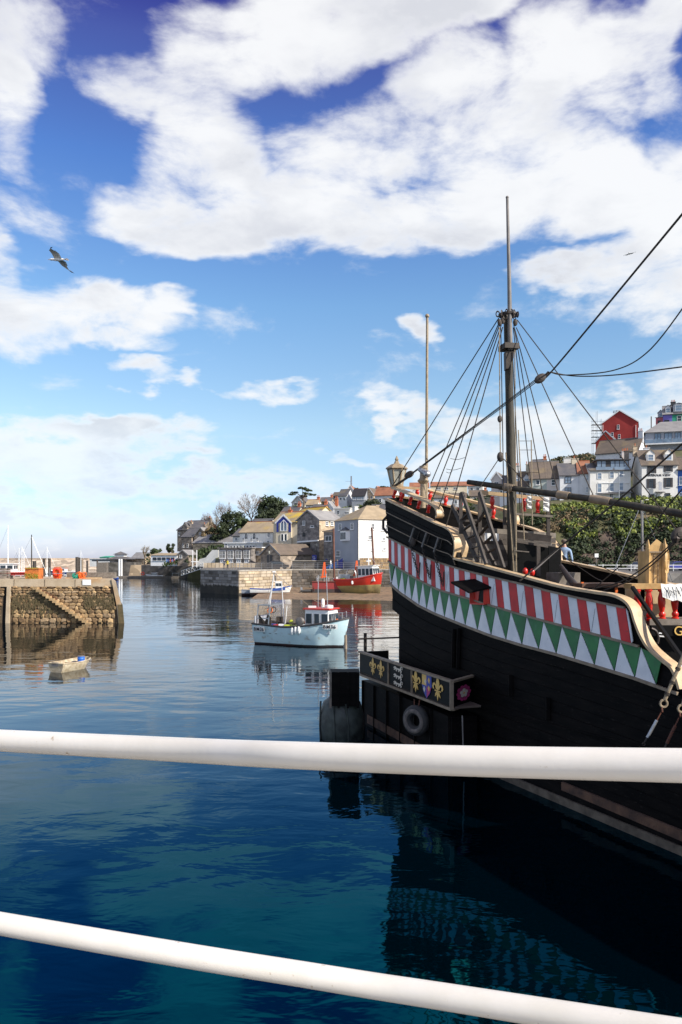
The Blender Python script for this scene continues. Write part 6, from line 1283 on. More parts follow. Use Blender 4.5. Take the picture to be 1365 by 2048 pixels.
# gulls
def gull(loc, s, label, ax, ay):
    t = thing('seagull', loc, label, 'bird'); t.rotation_euler = Matrix((ax, ay, Vector(ax).cross(Vector(ay)))).transposed().to_euler(); t.scale = (s * 1.35, s, s)
    MB().lathe((0, 0, 0), [(.004, -.3), (.03, -.27), (.045, -.22), (.04, -.17), (.06, -.08), (.07, .02), (.055, .12), (.03, .2), (.015, .25)], 12, 'X').build('body', 'gull_white', t, smooth=True, local=True)
    MB().add([(.2, -.02, .0), (.2, .02, 0), (.36, .075, .0), (.38, 0, 0), (.36, -.075, 0), (.2, 0, .012)], [(0, 4, 3, 2, 1), (0, 5, 3, 4), (1, 2, 3, 5)]).build('tail', 'gull_white', t, local=True)
    MB().tube([(-.29, 0, 0), (-.35, 0, -.008)], [.012, .003], 6).build('beak', 'gull_beak', t, local=True)
    for sd in (1, -1):
        sp = [(.05, .0), (.22, .09), (.42, .07), (.6, .0)]   # span, rise
        L_ = [(-.09, .13), (-.12, .1), (-.1, .075), (.06, .09)]
        A2 = [Vector((L_[i][0], sd * sp[i][0], sp[i][1])) for i in range(4)]; C2 = [Vector((L_[i][1], sd * sp[i][0], sp[i][1] - .01)) for i in range(4)]; M3 = [a.lerp(c, .4) + Vector((0, 0, .018)) for a, c in zip(A2, C2)]
        w_ = MB().grid([A2, M3, C2, [a.lerp(c, .5) - Vector((0, 0, .006)) for a, c in zip(A2, C2)], A2]).build('wing', 'gull_grey', t, smooth=True, local=True)
        e = A2[3], C2[3]; MB().add([e[0], e[0] + Vector((.07, sd * .1, -.03)), e[0] + Vector((.17, sd * .13, -.05)), e[1], e[0] + Vector((.05, sd * .03, .012))], [(0, 1, 2, 3), (0, 4, 2, 1), (4, 3, 2), (0, 3, 4)]).build('wing_tip', 'trim_dark', w_, local=True)
        MB().add([C2[0], C2[1], C2[2], C2[2] + Vector((.04, 0, 0)), C2[1] + Vector((.045, 0, 0)), C2[0] + Vector((.04, 0, 0))], [(0, 1, 4, 5), (1, 2, 3, 4)]).build('trailing_feathers', 'cloth', w_, local=True)
gull(W(116, 519, 24), .82, 'white seagull with dark wing tips gliding above the left cloud', (.945, -.305, -.12), (.247, .904, -.347))
gull(W(1259, 507, 90), 1.0, 'tiny distant gull in the sky right of the mast', (.5, .86, 0), (.86, -.5, .1))
# =================================================================== the black galleon
SA, SB = 14.15, .48
def Yn(px): return SA / ((px - CX) / F + SB)                      # near (starboard) side of the hull in plan
def Yf(px): return min(18.5 / max((px - CX) / F + SB, .3), 26.3)  # far side
NOUT = Vector((-.9, -.434, 0)); AFT = Vector((-.434, .9, 0))
def PN(px, py, o=0.0): return W(px, py, Yn(px)) + NOUT * o
def PF(px, py, o=0.0): return W(px, py, Yf(px)) - NOUT * o
def rng(a, b, n): return [a + (b - a) * i / (n - 1) for i in range(n)]
cap_poop = curve([(770, 998), (800, 1013), (840, 1032), (880, 1051), (899, 1058), (906, 1068), (909, 1082), (911, 1100), (912, 1118)])
cap_main = curve([(912, 1116), (960, 1130), (1040, 1150), (1120, 1171), (1200, 1184), (1239, 1191), (1261, 1206), (1272, 1229), (1283, 1265), (1301, 1296), (1328, 1319), (1348, 1332), (1359, 1354), (1366, 1374), (1400, 1382)])
w_top = curve([(776, 1074), (822, 1097), (847, 1111), (877, 1124), (919, 1137), (977, 1152), (1060, 1171), (1100, 1182), (1156, 1195), (1252, 1215)])
w_mid = curve([(779, 1122), (810, 1142), (835, 1157), (879, 1179), (919, 1191), (947, 1199), (992, 1213), (1060, 1233), (1127, 1251), (1203, 1271), (1280, 1292)])
w_low = curve([(782, 1166), (797, 1181), (840, 1211), (872, 1227), (934, 1252), (984, 1271), (1046, 1290), (1114, 1308), (1194, 1332), (1272, 1356), (1360, 1387), (1400, 1400)])
def wl(px): return HY + F * H / Yn(px)
ship = thing('galleon', (5.5, 17, 0), 'black wooden galleon with red and white striped side and bare mast', 'sailing ship')
# --- hull: slab under the planking
def ledge(py): return curve([(990, 770), (1074, 777), (1166, 783), (1215, 787), (1300, 790)])(py)
def warp_rows(top, bot, n, m, lo, hi, o, left=None):
    rows = []
    for j in range(m):
        r = []
        for i in range(n):
            px = lo + (hi - lo) * i / (n - 1)
            py = lerp(top(px), bot(px), j / (m - 1))
            if left: px2 = px + (left(py) - lo) * max(0, 1 - (px - lo) / 120)
            else: px2 = px
            r.append(PN(px2, py, o))
        rows.append(r)
    return rows
topf = lambda p: cap_poop(p) if p < 912 else cap_main(p + (9 if p > 1240 else 0)) + 2
b = MB(); b.slab(warp_rows(topf, w_low, 110, 7, 770, 1400, -.03, ledge), -NOUT * .16)
b.build('bulwark', 'black_tar', ship)
b = MB(); b.slab(warp_rows(lambda p: w_low(p) - 4, lambda p: wl(p) + 40, 60, 4, 797, 1400, -.05), -NOUT * .2)
b.build('side_frame', 'black_tar', ship)
# planks (strakes) of the black topsides
NP = 13
for k in range(NP):
    f0, f1 = k / NP, (k + 1) / NP
    lo = 799 if k > 1 else 786
    b = MB(); t = lambda p, f=f0: lerp(w_low(p) + 3, wl(p) + 6, f) + .5; u = lambda p, f=f1: lerp(w_low(p) + 3, wl(p) + 6, f) - .35
    b.slab(warp_rows(t, u, 40, 2, lo, 1400, .012 + .006 * (k % 2)), -NOUT * .05); b.build('plank', 'black_tar', ship)
for k in range(5):
    f0, f1 = k / 5, (k + 1) / 5
    t = lambda p, f=f0: lerp(cap_poop(p) + 3, w_top(p) - 1, f) + .5; u = lambda p, f=f1: lerp(cap_poop(p) + 3, w_top(p) - 1, f) - .4
    b = MB(); b.slab(warp_rows(t, u, 26, 2, 770, 914 - 2 * max(0, 3 - k), .012 + .006 * (k % 2), ledge), -NOUT * .045); b.build('plank', 'black_tar', ship)
# rest of the hull beyond the frame and its far side: one closed body in plan
e0, e1 = PN(800, 1400), PN(1398, 1400)
plan = [Vector((e0.x, e0.y, 0)) - NOUT * .3, Vector((e1.x, e1.y, 0)) - NOUT * .3]
bowc = [Vector((10.6, 7.4, 0)), Vector((12.6, 4.2, 0)), Vector((14.6, 1.6, 0)), Vector((15.6, .6, 0)), Vector((16.4, 2.6, 0)), Vector((15.6, 6.2, 0))]
farl = [Vector((PF(1398, 1200).x, PF(1398, 1200).y, 0)) + NOUT * .2, Vector((PF(1080, 1200).x, PF(1080, 1200).y, 0)) + NOUT * .2, Vector((5.0, 25.9, 0))]
lowp = [plan[0], plan[1], Vector((9.1, 10.2, 0))] + bowc + farl
b = MB(); b.prism([Vector((p.x, p.y, -1.2)) for p in lowp], (0, 0, 4.1)); b.build('hull', 'black_tar', ship)
fore = [Vector((8.35, 12.4, 2.92)), Vector((9.2, 10.4, 2.92)), Vector((10.7, 7.3, 2.92)), Vector((12.7, 4.2, 2.92)), Vector((14.6, 1.8, 2.92)), Vector((16.2, 2.7, 2.92)), Vector((14.6, 8.6, 2.92)), Vector((12.4, 13.4, 2.92))]
b = MB(); b.prism(fore, (0, 0, 2.2)); b.build('forecastle', 'black_tar', ship)
# weathered foot of the hull where the tide has bared it
b = MB(); b.slab(warp_rows(lambda p: wl(p) - 13 - (p - 940) * .012, lambda p: wl(p) + 12, 50, 3, 900, 1400, .07), -NOUT * .07); b.build('keel_band', 'hull_foot', ship)
b = MB(); b.slab(warp_rows(lambda p: wl(p) - 46 - (p - 1130) * .02, lambda p: wl(p) - 30, 30, 2, 1128, 1400, .08), -NOUT * .07); b.build('rubbing_strake', 'hull_foot_brown', ship)
# wales (long mouldings)
def moulding(name, f, lo, hi, h, o, m, n=60, left=None):
    pts = []
    for i in range(n):
        px = lo + (hi - lo) * i / (n - 1); pts.append(PN(px, f(px), o))
    b = MB(); rows = [[p + Vector((0, 0, h / 2)) for p in pts], [p - Vector((0, 0, h / 2)) for p in pts]]
    b.slab(rows, -NOUT * .06); return b.build(name, m, ship)
moulding('wale', w_top, 776, 1252, .045, .07, 'wale_wood')
moulding('wale', w_mid, 779, 1281, .05, .08, 'wale_wood')
moulding('wale', w_low, 782, 1360, .06, .09, 'wale_wood')
moulding('rail_moulding', lambda p: lerp(cap_poop(p), w_top(p), .33), 774, 906, .022, .045, 'wale_wood', 30)
moulding('rail_moulding', lambda p: lerp(cap_poop(p), w_top(p), .68), 776, 912, .022, .045, 'wale_wood', 30)
# cap rails: flat boards bent along the sheer, wide curls at the steps
def caprail(name, pts, w0, th, m, side=1):
    """pts = (px, py, width into ship)"""
    b = MB(); A, B_, C_, D_ = [], [], [], []
    P = [((PN if side > 0 else PF)(x, y, .06), w) for x, y, w in pts]
    inn = -NOUT * side
    for i, (p, w) in enumerate(P):
        q = P[min(i + 1, len(P) - 1)][0] - P[max(i - 1, 0)][0]; q.normalize()
        up = NOUT.cross(q).normalized()
        if i and up.dot(lu) < 0: up = -up
        if not i and up.z < 0: up = -up
        lu = up
        A.append(p); B_.append(p + inn * w); C_.append(p + inn * w - up * th); D_.append(p - up * th)
    b.grid([A, B_, C_, D_, A]); b.f.append((0, len(P), 2 * len(P), 3 * len(P))); b.f.append(tuple(len(P) * k + len(P) - 1 for k in (0, 1, 2, 3)))
    return b.build(name, m, ship, smooth=True)
def smoothpts(pts, n):
    P = [Vector(p) for p in pts]; out = []
    seg = len(P) - 1
    for i in range(n):
        t = i / (n - 1) * seg; k = min(int(t), seg - 1); u = t - k
        p0, p1, p2, p3 = P[max(k - 1, 0)], P[k], P[k + 1], P[min(k + 2, seg)]
        out.append(.5 * ((2 * p1) + (p2 - p0) * u + (2 * p0 - 5 * p1 + 4 * p2 - p3) * u * u + (3 * p1 - p0 - 3 * p2 + p3) * u ** 3))
    return out
sp1 = smoothpts([(770, 996, .22), (800, 1010, .22), (840, 1029, .22), (875, 1046, .22), (892, 1053, .28), (904, 1062, .4), (911, 1078, .5), (913, 1096, .5), (911, 1114, .46)], 44)
caprail('cap_rail', sp1, 0, .05, 'cream_wood')
sp2 = smoothpts([(910, 1115, .22), (960, 1128, .22), (1040, 1149, .22), (1120, 1170, .22), (1190, 1182, .22), (1228, 1188, .24), (1252, 1199, .28), (1266, 1216, .3), (1275, 1243, .3), (1286, 1270, .3), (1301, 1294, .3), (1325, 1316, .3), (1345, 1332, .3), (1356, 1352, .3), (1364, 1378, .28)], 80)
caprail('cap_rail', sp2, 0, .06, 'cream_wood')
# painted boards
rt = [778, 784, 790.4, 796.6, 803.6, 810.6, 817.8, 824.8, 833.5, 840.2, 848.4, 854.6, 863.4, 871.6, 881.5, 890.8, 900.2, 909.4, 919.4, 930.6, 941.8, 953.8, 966.2, 977.9, 992.1, 1004.8, 1018.3, 1034.7, 1050.2, 1067.6, 1084, 1102, 1118.5, 1137, 1155.6, 1174, 1194, 1214, 1234, 1253]
shf = curve([(778, .5), (920, 2), (1000, 6), (1090, 7), (1240, 11)])
def board(name, poly, m, o=.03, th=.02):
    b = MB(); b.prism([PN(x, y, o) for x, y in poly], -NOUT * th); return b.build(name, m, ship)
for i in range(len(rt) - 1):
    a, c = rt[i] + .35, rt[i + 1] - .35
    if i % 2: a += .2; c -= .2
    a2, c2 = a + shf(a), c + shf(c)
    board('red_stripe' if i % 2 == 0 else 'white_stripe', [(a, w_top(a) + 1), (c, w_top(c) + 1), (c2, w_mid(c2) - 1), (a2, w_mid(a2) - 1)], 'panel_red' if i % 2 == 0 else 'panel_white')
for i in range(9, len(rt) - 1, 2):
    if i % 4 == 1: continue
    a, c = rt[i] + 1.2, rt[i + 1] - 1.2; a2 = a + shf(a)
    MB().beam(PN(a2 + 1, w_mid(a2) - 3, .031), PN(c, w_top(c) + 4 + (w_mid(c) - w_top(c)) * .15, .031), .006, .006).build('plank_seam', 'black_tar', ship)
board('white_stripe', [(1254, 1217), (1257, 1222), (1263, 1250), (1268, 1283), (1265, 1286), (1261, 1260)], 'panel_white')
ap = [792.4, 806, 818.5, 833.5, 847.7, 863.9, 881.3, 900.2, 920.1, 943, 967.5, 994.1, 1024, 1055.9, 1089.5, 1126.4, 1163.5, 1202.3, 1243.2, 1284.6]
tp = [785, 798.6, 811.8, 825.3, 839.7, 855.1, 872, 890.8, 910.7, 932.4, 956.8, 984.2, 1014, 1046, 1079.4, 1114.7, 1151.6, 1191.2, 1231, 1271.8, 1314.7]
for i in range(20):
    g = .5 + i * .03
    board('white_triangle', [(ap[i], w_mid(ap[i]) + 2.5), (tp[i + 1] - g, w_low(tp[i + 1]) - 1.5), (tp[i] + g, w_low(tp[i]) - 1.5)], 'panel_white')
    if i < 19:
        board('green_triangle', [(ap[i] + g, w_mid(ap[i]) + 1.5), (ap[i + 1] - g, w_mid(ap[i + 1]) + 1.5), (tp[i + 1], w_low(tp[i + 1]) - 4)], 'panel_green')
board('green_triangle', [(780, 1125), (790.5, 1131.5), (785.5, 1160)], 'panel_green')
board('white_triangle', [(779.5, 1128), (784.3, 1164), (783, 1165)], 'panel_white')
board('green_triangle', [(1286, 1297), (1300, 1303), (1325, 1323), (1322, 1333), (1314.7, 1366)], 'panel_green')
# transom
st = [(770, 998), (776, 1074), (782, 1166), (787, 1216)]
b = MB(); q = [PN(x, y, -.02) for x, y in st]
b.slab([q, [p + Vector((.62, .12, .1)) for p in q]], AFT * -.1); b.build('transom', 'black_tar', ship)
b = MB(); q = [PN(799, 1200, -.03), PN(797, 1300, -.03), PN(797, 1475, -.03)]
b.slab([q, [p - NOUT * 3.4 for p in q]], AFT * -.15); b.build('lower_transom', 'black_tar', ship)
b = MB(); b.tube([PN(774, 1034, .0), PN(771, 1041, .08), PN(771, 1056, .08), PN(775, 1066, 0)], .05, 8); b.build('stern_knee', 'iron', ship)
# decks
def deck(name, near, far, m, th=.1):
    rows = [[PN(a, y, -.12) for a, y in near], [PF(a, y, -.12) for a, y in far]]
    b = MB(); b.slab(rows, (0, 0, -th)); return b.build(name, m, ship)
b = MB(); zt = 7.35
nearP = [PN(x, 1000, -.12) for x in (772, 820, 870, 906)]; farP = [PF(x, 1000, -.12) for x in (800, 880, 960, 1040)]
for p in nearP + farP: p.z = zt
for i, p in enumerate(nearP): p.z = 7.5 - .3 * i
for i, p in enumerate(farP): p.z = 7.5 - .3 * i
b.slab([nearP, farP], (0, 0, -.1)); b.build('poop_deck', 'deck_wood', ship)
b = MB(); nn = [PN(x, 1200, -.12) for x in (905, 1000, 1100, 1245)]; ff = [PF(x, 1200, -.12) for x in (1092, 1160, 1230, 1345)]
for i, p in enumerate(nn): p.z = 4.9 - .06 * i
for i, p in enumerate(ff): p.z = 4.9 - .06 * i
b.slab([nn, ff], (0, 0, -.1)); b.build('main_deck', 'deck_wood', ship)
# far bulwark, seen from inside
capf_p = curve([(790, 993), (870, 1005), (950, 1026), (1010, 1043), (1060, 1055), (1092, 1068), (1112, 1085), (1124, 1105), (1128, 1121)])
capf_m = curve([(1128, 1122), (1200, 1137), (1290, 1157), (1345, 1168), (1400, 1180)])
b = MB(); xs = rng(792, 1127, 40); b.slab([[PF(x, capf_p(x)) for x in xs], [PF(x, max(capf_p(x) + 20, 1045 + (x - 792) * .28)) for x in xs]], NOUT * -.14); b.build('bulwark', 'black_tar', ship)
b = MB(); xs = rng(1090, 1400, 20); b.slab([[PF(x, capf_m(max(x, 1128))) for x in xs], [PF(x, capf_m(x) + 90) for x in xs]], NOUT * -.14); b.build('bulwark', 'black_tar', ship)
caprail('cap_rail', smoothpts([(792, 990, .2), (870, 1003, .2), (950, 1024, .2), (1010, 1041, .2), (1060, 1053, .2), (1088, 1064, .22), (1108, 1079, .26), (1120, 1097, .3), (1127, 1121, .3)], 50), 0, .06, 'cream_wood', -1)
caprail('cap_rail', smoothpts([(1128, 1120, .2), (1200, 1135, .2), (1290, 1155, .2), (1345, 1166, .2), (1400, 1178, .2)], 20), 0, .07, 'cream_wood', -1)
# poop rails with red balusters
def hand(name, pts, w, h, m='cream_wood'):
    b = MB()
    for p, q in zip(pts, pts[1:]): 
        d = (q - p).normalized() * .01; b.beam(p - d, q + d, w, h)
    return b.build(name, m, ship)
hn = smoothpts([PN(780, 973, -.05), PN(800, 980, -.05), PN(830, 993, -.05), PN(856, 1004, -.05), PN(868, 1014, -.05), PN(872, 1030, -.05), PN(868, 1036, -.06)], 24)
def band(name, pts, w, th, m, inn):
    b = MB(); A, B_, C_, D_ = [], [], [], []
    for i, p in enumerate(pts):
        q = (pts[min(i + 1, len(pts) - 1)] - pts[max(i - 1, 0)]).normalized(); up = NOUT.cross(q).normalized()
        if i and up.dot(lu) < 0: up = -up
        if not i and up.z < 0: up = -up
        lu = up
        A.append(p); B_.append(p + inn * w); C_.append(p + inn * w - up * th); D_.append(p - up * th)
    b.grid([A, B_, C_, D_, A]); n = len(pts); b.f.append((0, n, 2 * n, 3 * n)); b.f.append(tuple(n * k + n - 1 for k in range(4)))
    return b.build(name, m, ship, smooth=True)
band('handrail', hn, .26, .07, 'cream_wood', -NOUT)
hf = smoothpts([PF(795, 972), PF(830, 974), PF(857, 977), PF(880, 984), PF(940, 998), PF(1015, 1018), PF(1034, 1026), PF(1040, 1040), PF(1038, 1050)], 40)
band('handrail', hf, .2, .09, 'cream_wood', NOUT)
def baluster(p0, p1, r=.05, m='baluster_red', name='baluster'):
    d = p1 - p0; L_ = d.length; n = 10; z = d.normalized(); x = Vector((1, 0, 0)); x = (x - z * x.dot(z)).normalized(); y = z.cross(x)
    prof = [(1.25, 0), (1.25, .06), (.8, .08), (1.15, .12), (1.15, .2), (.75, .26), (.95, .36), (1.3, .55), (1.25, .72), (.8, .88), (.75, .92), (1.2, .94), (1.2, 1)]
    b = MB(); vs = []
    for rr, t in prof:
        for k in range(n): a = 2 * math.pi * k / n; vs.append(p0 + z * (t * L_) + (x * math.cos(a) + y * math.sin(a)) * rr * r)
    b.add(vs, [(i * n + k, i * n + (k + 1) % n, (i + 1) * n + (k + 1) % n, (i + 1) * n + k) for i in range(len(prof) - 1) for k in range(n)] + [tuple(range(n)), tuple((len(prof) - 1) * n + k for k in range(n))])
    return b.build(name, m, ship, smooth=True)
for (x0, y0, x1, y1) in ((781, 994, 787, 977), (796, 1001, 802, 985), (813, 1008, 818, 991), (830, 1016, 835, 998), (850, 1025, 853, 1006)):
    baluster(PN(x0, y0, -.12), PN(x1, y1, -.12), .052)
for (x0, y0, x1, y1) in ((808, 996, 811, 978), (841, 993, 841, 980), (864, 1002, 868, 985), (896, 1011, 899, 993), (926, 1020, 929, 1002), (992, 1037, 994, 1017)):
    baluster(PF(x0, y0, -.12), PF(x1, y1, -.12), .06)
# lantern at the stern
lan = MB(); lc = W(794, 975, 26.6)
def hexring(r, z): return (r, z)
lg = MB().lathe(lc, [(.2, .1), (.31, .62)], 6); lg = lg.build('lantern_glass', 'lantern_glass', ship)
b = MB()
for k in range(6):
    a = 2 * math.pi * k / 6; b.beam(lc + Vector((.2 * math.cos(a), .2 * math.sin(a), .08)), lc + Vector((.33 * math.cos(a), .33 * math.sin(a), .66)), .05)
b.lathe(lc, [(.1, 0), (.24, .02), (.24, .1), (.2, .11)], 6); b.lathe(lc, [(.33, .62), (.4, .66), (.38, .7), (.2, .82), (.1, .85), (.07, .93), (.02, .95)], 6)
b.lathe(lc + Vector((0, 0, .93)), [(.04, 0), (.07, .06), (.04, .13), (.005, .2)], 6)
b.build('lantern_frame', 'lantern_tan', ship)
# ensign staff and the capped post beside it
b = MB(); b.tube([W(853, 1010, 25.2), W(855, 635, 25.2)], [.052, .042], 10); b.sphere(W(855, 632, 25.2), .075); b.build('ensign_staff', 'lantern_tan', ship, smooth=True)
b = MB(); b.tube([W(846, 1016, 25.0), W(847, 966, 25.0)], .1, 10); b.lathe(W(847, 968, 25), [(.11, 0), (.2, .1), (.17, .14), (.12, .2), (.1, .5), (.13, .52), (.13, .6), (.02, .62)], 12); b.build('capped_post', 'lantern_tan', ship, smooth=True)
b = MB(); b.tube([W(838, 937, 25), W(848, 944, 24.9), W(857, 950, 24.8)], [.07, .11, .09], 10); b.sphere(W(855, 948, 24.7), .12); b.build('winch', 'steel', ship, smooth=True)
# ------------------------------------------------------------------ mizzen mast
MY = 22.8
mast = MB().tube([W(1026, 1145, MY), W(1023, 950, MY), W(1019, 780, MY), W(1017, 690, MY), W(1016, 628, MY)], [.155, .145, .12, .125, .13], 16).build('mizzen_mast', 'mast_wood', ship, smooth=True)
b = MB(); b.tube([W(1021, 700, MY - .2), W(1019, 560, MY - .2), W(1015, 396, MY - .2)], [.075, .06, .04], 12); b.sphere(W(1015, 395, MY - .2), .05); b.build('topmast', 'grey_pole', ship, smooth=True)
b = MB(); b.box(W(1018, 695, MY - .1), (.46, .5, .16), R(12)); b.prism([W(1012, 702, MY - .25), W(1029, 702, MY - .25), W(1028, 716, MY - .25), W(1017, 737, MY - .25), (W(1013, 737, MY - .25))], (0, .3, 0)); b.build('mast_bracket', 'dark_wood', ship)
b = MB(); b.lathe(W(1017, 632, MY), [(.3, 0), (.3, .06), (.1, .07)], 14); b.build('mast_ring', 'iron', ship)
lk = MB().torus((0, 0, 0), .055, .016, 8, 4, Matrix.Rotation(R(90), 3, 'X')); lkm = lk.mesh('shackle', 'iron')
for i, (x, y) in enumerate(((996, 628), (1004, 626), (1013, 624), (1023, 624), (1029, 625), (1036, 629), (1011, 633), (1030, 637))):
    inst(lkm, 'shackle', ship, W(x, y, MY - .25) - wloc(ship), (0, 0, i), (1, 1, 1.5))
def block(x, y, Y, s=.16, name='pulley_block', rot=0.0):
    b = MB(); c = W(x, y, Y); m = Matrix.Rotation(rot, 3, 'Y')
    k = len(b.v); b.sphere((0, 0, 0), s, 12, 8, (.72, .5, 1.1)); b.lathe((0, -s * .52, 0), [(s * .3, 0), (s * .3, s * 1.04)], 8, 'Y')
    for i in range(k, len(b.v)): b.v[i] = m @ b.v[i] + c
    return b.build(name, 'dark_wood', ship, smooth=True)
for (x, y) in ((1000, 645), (1031, 645), (1006, 641)): block(x, y, MY - .2, .1)
for (x, y) in ((1000, 838), ): block(x, y, MY - .3, .1)
block(1081, 757, 21.0, .17, rot=R(55)); block(819, 949, 25.6, .16, rot=R(60)); block(1001, 914, 22.4, .14)
block(1357, 1068, 14.8, .16, rot=R(50)); 
# ropes: polylines through photo pixels at their distances
def rope(pts, r=.014, m='rope', name='rope', n=5):
    P = [W(x, y, Y) for x, y, Y in pts]
    if len(P) > 2: P = smoothpts(P, 6 * len(P))
    return MB().tube(P, r, n).build(name, m, ship, smooth=True)
rope([(1380, 410, 14), (1108, 738, 21), (1086, 752, 21)], .024, name='stay')
for k in (-3, 0, 3.5): rope([(1078, 757 + k, 21), (823 - k * .3, 948 + k * .6, 25.5)], .013, name='tackle_fall')
rope([(815, 955, 25.6), (785, 975, 26.5)], .045)
rope([(1100, 744, 21), (1135, 750, 21), (1230, 740, 20.2), (1300, 700, 18.5), (1385, 590, 16)], .017)
rope([(1100, 744, 21), (1150, 752, 21), (1230, 750, 20), (1385, 731, 16)], .017)
rope([(1098, 744, 21), (1092, 750, 21), (1084, 752, 21)], .04)
sh_tops = [(999, 640, MY - .2), (1002, 648, MY - .2), (1004, 652, MY - .2), (1007, 655, MY - .2)]
shr = [((998, 636), (784, 974), 26.2), ((1001, 646), (832, 1084), Yn(832) - .15), ((1003, 650), (853, 1090), Yn(853) - .15), ((1006, 654), (880, 1097), Yn(880) - .15), ((1000, 642), (862, 968), 25.6)]
for i, (a, c, Y) in enumerate(shr): rope([(a[0], a[1], MY - .2), (c[0], c[1], Y)], .017, name='shroud')
for (a, c, Y) in (((1035, 640), (1400, 1120), 17), ((1033, 655), (1190, 997), 20.7), ((1030, 658), (1118, 989), 21.5), ((1028, 650), (1085, 984), 21.9), ((1027, 655), (1066, 1000), 24.4), ((1023, 655), (1042, 1050), 24.0), ((1002, 656), (1009, 1045), 22.5)):
    rope([(a[0], a[1], MY - .1), (c[0], c[1], Y)], .015, name='shroud')
for (a, c) in (((999, 655), (1001, 905)), ((1030, 700), (1033, 1142)), ((1012, 905), (1028, 1143)), ((1037, 860), (1049, 1080)), ((1063, 880), (1065, 1050))):
    rope([(a[0], a[1], 22.5), (c[0], c[1], 22.5)], .017, 'rope_pale')
for (a, c) in (((998, 918), (960, 975)), ((1004, 914), (1058, 972)), ((1058, 972), (1090, 1002))): rope([(a[0], a[1], 22.4), (c[0], c[1], 22.3)], .014)
# ratlines (a few rungs tied between the shrouds)
for (y, x0, x1) in ((917, 901, 930), (938, 893, 923), (944, 893, 905)): rope([(x0, y, 23.8), ((x0 + x1) / 2, y + 2, 23.7), (x1, y - 2, 23.5)], .008, name='ratline')
for (y, x0, x1) in ((882, 1037, 1063), (900, 1038, 1068), (945, 1042, 1078)): rope([(x0, y, 23.6), (x1, y, 23.6)], .008, name='ratline')
rope([(1040, 1162, 18.9), (1118, 1096, 18.6), (1221, 1014, 17.8), (1306, 940, 17), (1385, 870, 16)], .024, name='brace')
rope([(1185, 1178, 18.2), (1240, 1164, 17.6), (1290, 1134, 16.8), (1330, 1100, 16), (1355, 1075, 14.9)], .016, name='brace')
rope([(1200, 1184, 18.2), (1262, 1160, 17.4), (1310, 1125, 16.6), (1350, 1085, 15.2)], .016, name='brace')
rope([(1190, 1176, 17.8), (1290, 1085, 16), (1330, 1020, 15), (1390, 950, 14)], .014, name='brace')
rope([(1130, 1115, 23.5), (1160, 1135, 22), (1190, 1155, 21), (1205, 1162, 20)], .014)
rope([(1130, 1118, 23), (1200, 1132, 21.6), (1264, 1167, 19.8)], .012)
# lateen boom
bm_pts = [(936, 964, 23.6), (1000, 973, 22.9), (1100, 987, 21.7), (1200, 1000, 20.6), (1300, 1017, 19.5), (1400, 1034, 18.5)]
P = [W(*p) for p in bm_pts]; MB().tube(P, [.075, .085, .09, .09, .095, .1], 12).build('boom', 'mast_wood', ship, smooth=True)
for (a, c) in ((0.165, .19), (.395, .43), (.535, .61)):
    q0 = P[0].lerp(P[-1], a); q1 = P[0].lerp(P[-1], c); n = 8; b = MB()
    for k in range(n):
        qq = q0.lerp(q1, (k + .5) / n); idx = 0
        # sit on the boom itself
        t = (k + .5) / n; px = lerp(lerp(936, 1400, a), lerp(936, 1400, c), t)
        f = curve([(p[0], p[1]) for p in bm_pts]); g = curve([(p[0], p[2]) for p in bm_pts]); cc = W(px, f(px), g(px)); dd = (W(px + 5, f(px + 5), g(px + 5)) - cc).normalized()
        b.tube([cc - dd * .07, cc + dd * .07], .12, 10)
    b.build('lashing', 'wale_wood', ship, smooth=True)
# chains from the shrouds to the stripes
linkm = MB().torus((0, 0, 0), .034, .012, 8, 5, Matrix.Rotation(R(90), 3, 'X')).mesh('chain_link', 'iron')
for (x0, y0, x1, y1) in ((828, 1088, 844, 1147), (853, 1098, 866, 1151), (877, 1108, 892, 1165)):
    n = 14
    for k in range(n):
        t = k / (n - 1); x, y = lerp(x0, x1, t), lerp(y0, y1, t) + 3 * math.sin(math.pi * t)
        inst(linkm, 'chain_link', ship, PN(x, y, .13) - wloc(ship), (0, 0, R(64) + (R(90) if k % 2 else 0)), (1, 1, 1.5))
    b = MB().beam(PN(x1 + 2, y1 - 22, .1), PN(x1, y1 + 8, .1), .035, .03); b.build('chain_plate', 'iron', ship)
    b = MB().tube([PN(x0 - 2, y0 - 4, .12), PN(x0 + 6, y0 - 32, .1)], .035, 8); b.build('deadeye', 'grey_pole', ship, smooth=True)
for (x, y) in ((827, 1085),): block(x, y, Yn(x) - .2, .13)
LOOSE = ()
for (x0, y0, x1, y1) in LOOSE:
    n = 8
    for k in range(n):
        t = k / (n - 1); inst(linkm, 'chain_link', ship, PN(lerp(x0, x1, t), lerp(y0, y1, t), .08 + .2 * t) - wloc(ship), (0, 0, k * 1.5), (.5, .5, .8))
# gunport
q = [(951, 1176), (979, 1179), (979, 1208), (951, 1207)]
b = MB(); 
for (a, c) in zip(q, q[1:] + q[:1]): b.beam(PN(a[0], a[1], .1), PN(c[0], c[1], .1), .16, .035)
b.build('gunport_frame', 'port_red', ship)
b = MB(); b.prism([PN(x, y, .045) for x, y in ((964, 1178), (978, 1180), (978, 1207), (960, 1207))], NOUT * .01); b.build('gunport_shade', 'black_paint', ship)  # black sheet paints the dark interior behind the port
b = MB(); b.prism([PN(x, y, .05) for x, y in ((952, 1177), (963, 1178), (960, 1207), (952, 1206))], NOUT * .015); b.build('gunport_shutter', 'port_red', ship)
b = MB(); b.prism([PN(952, 1161, .04), PN(985, 1177, .04), PN(975, 1186, .62), PN(938, 1166, .62)], (0, 0, .05)); b.build('gunport_lid', 'black_tar', ship)
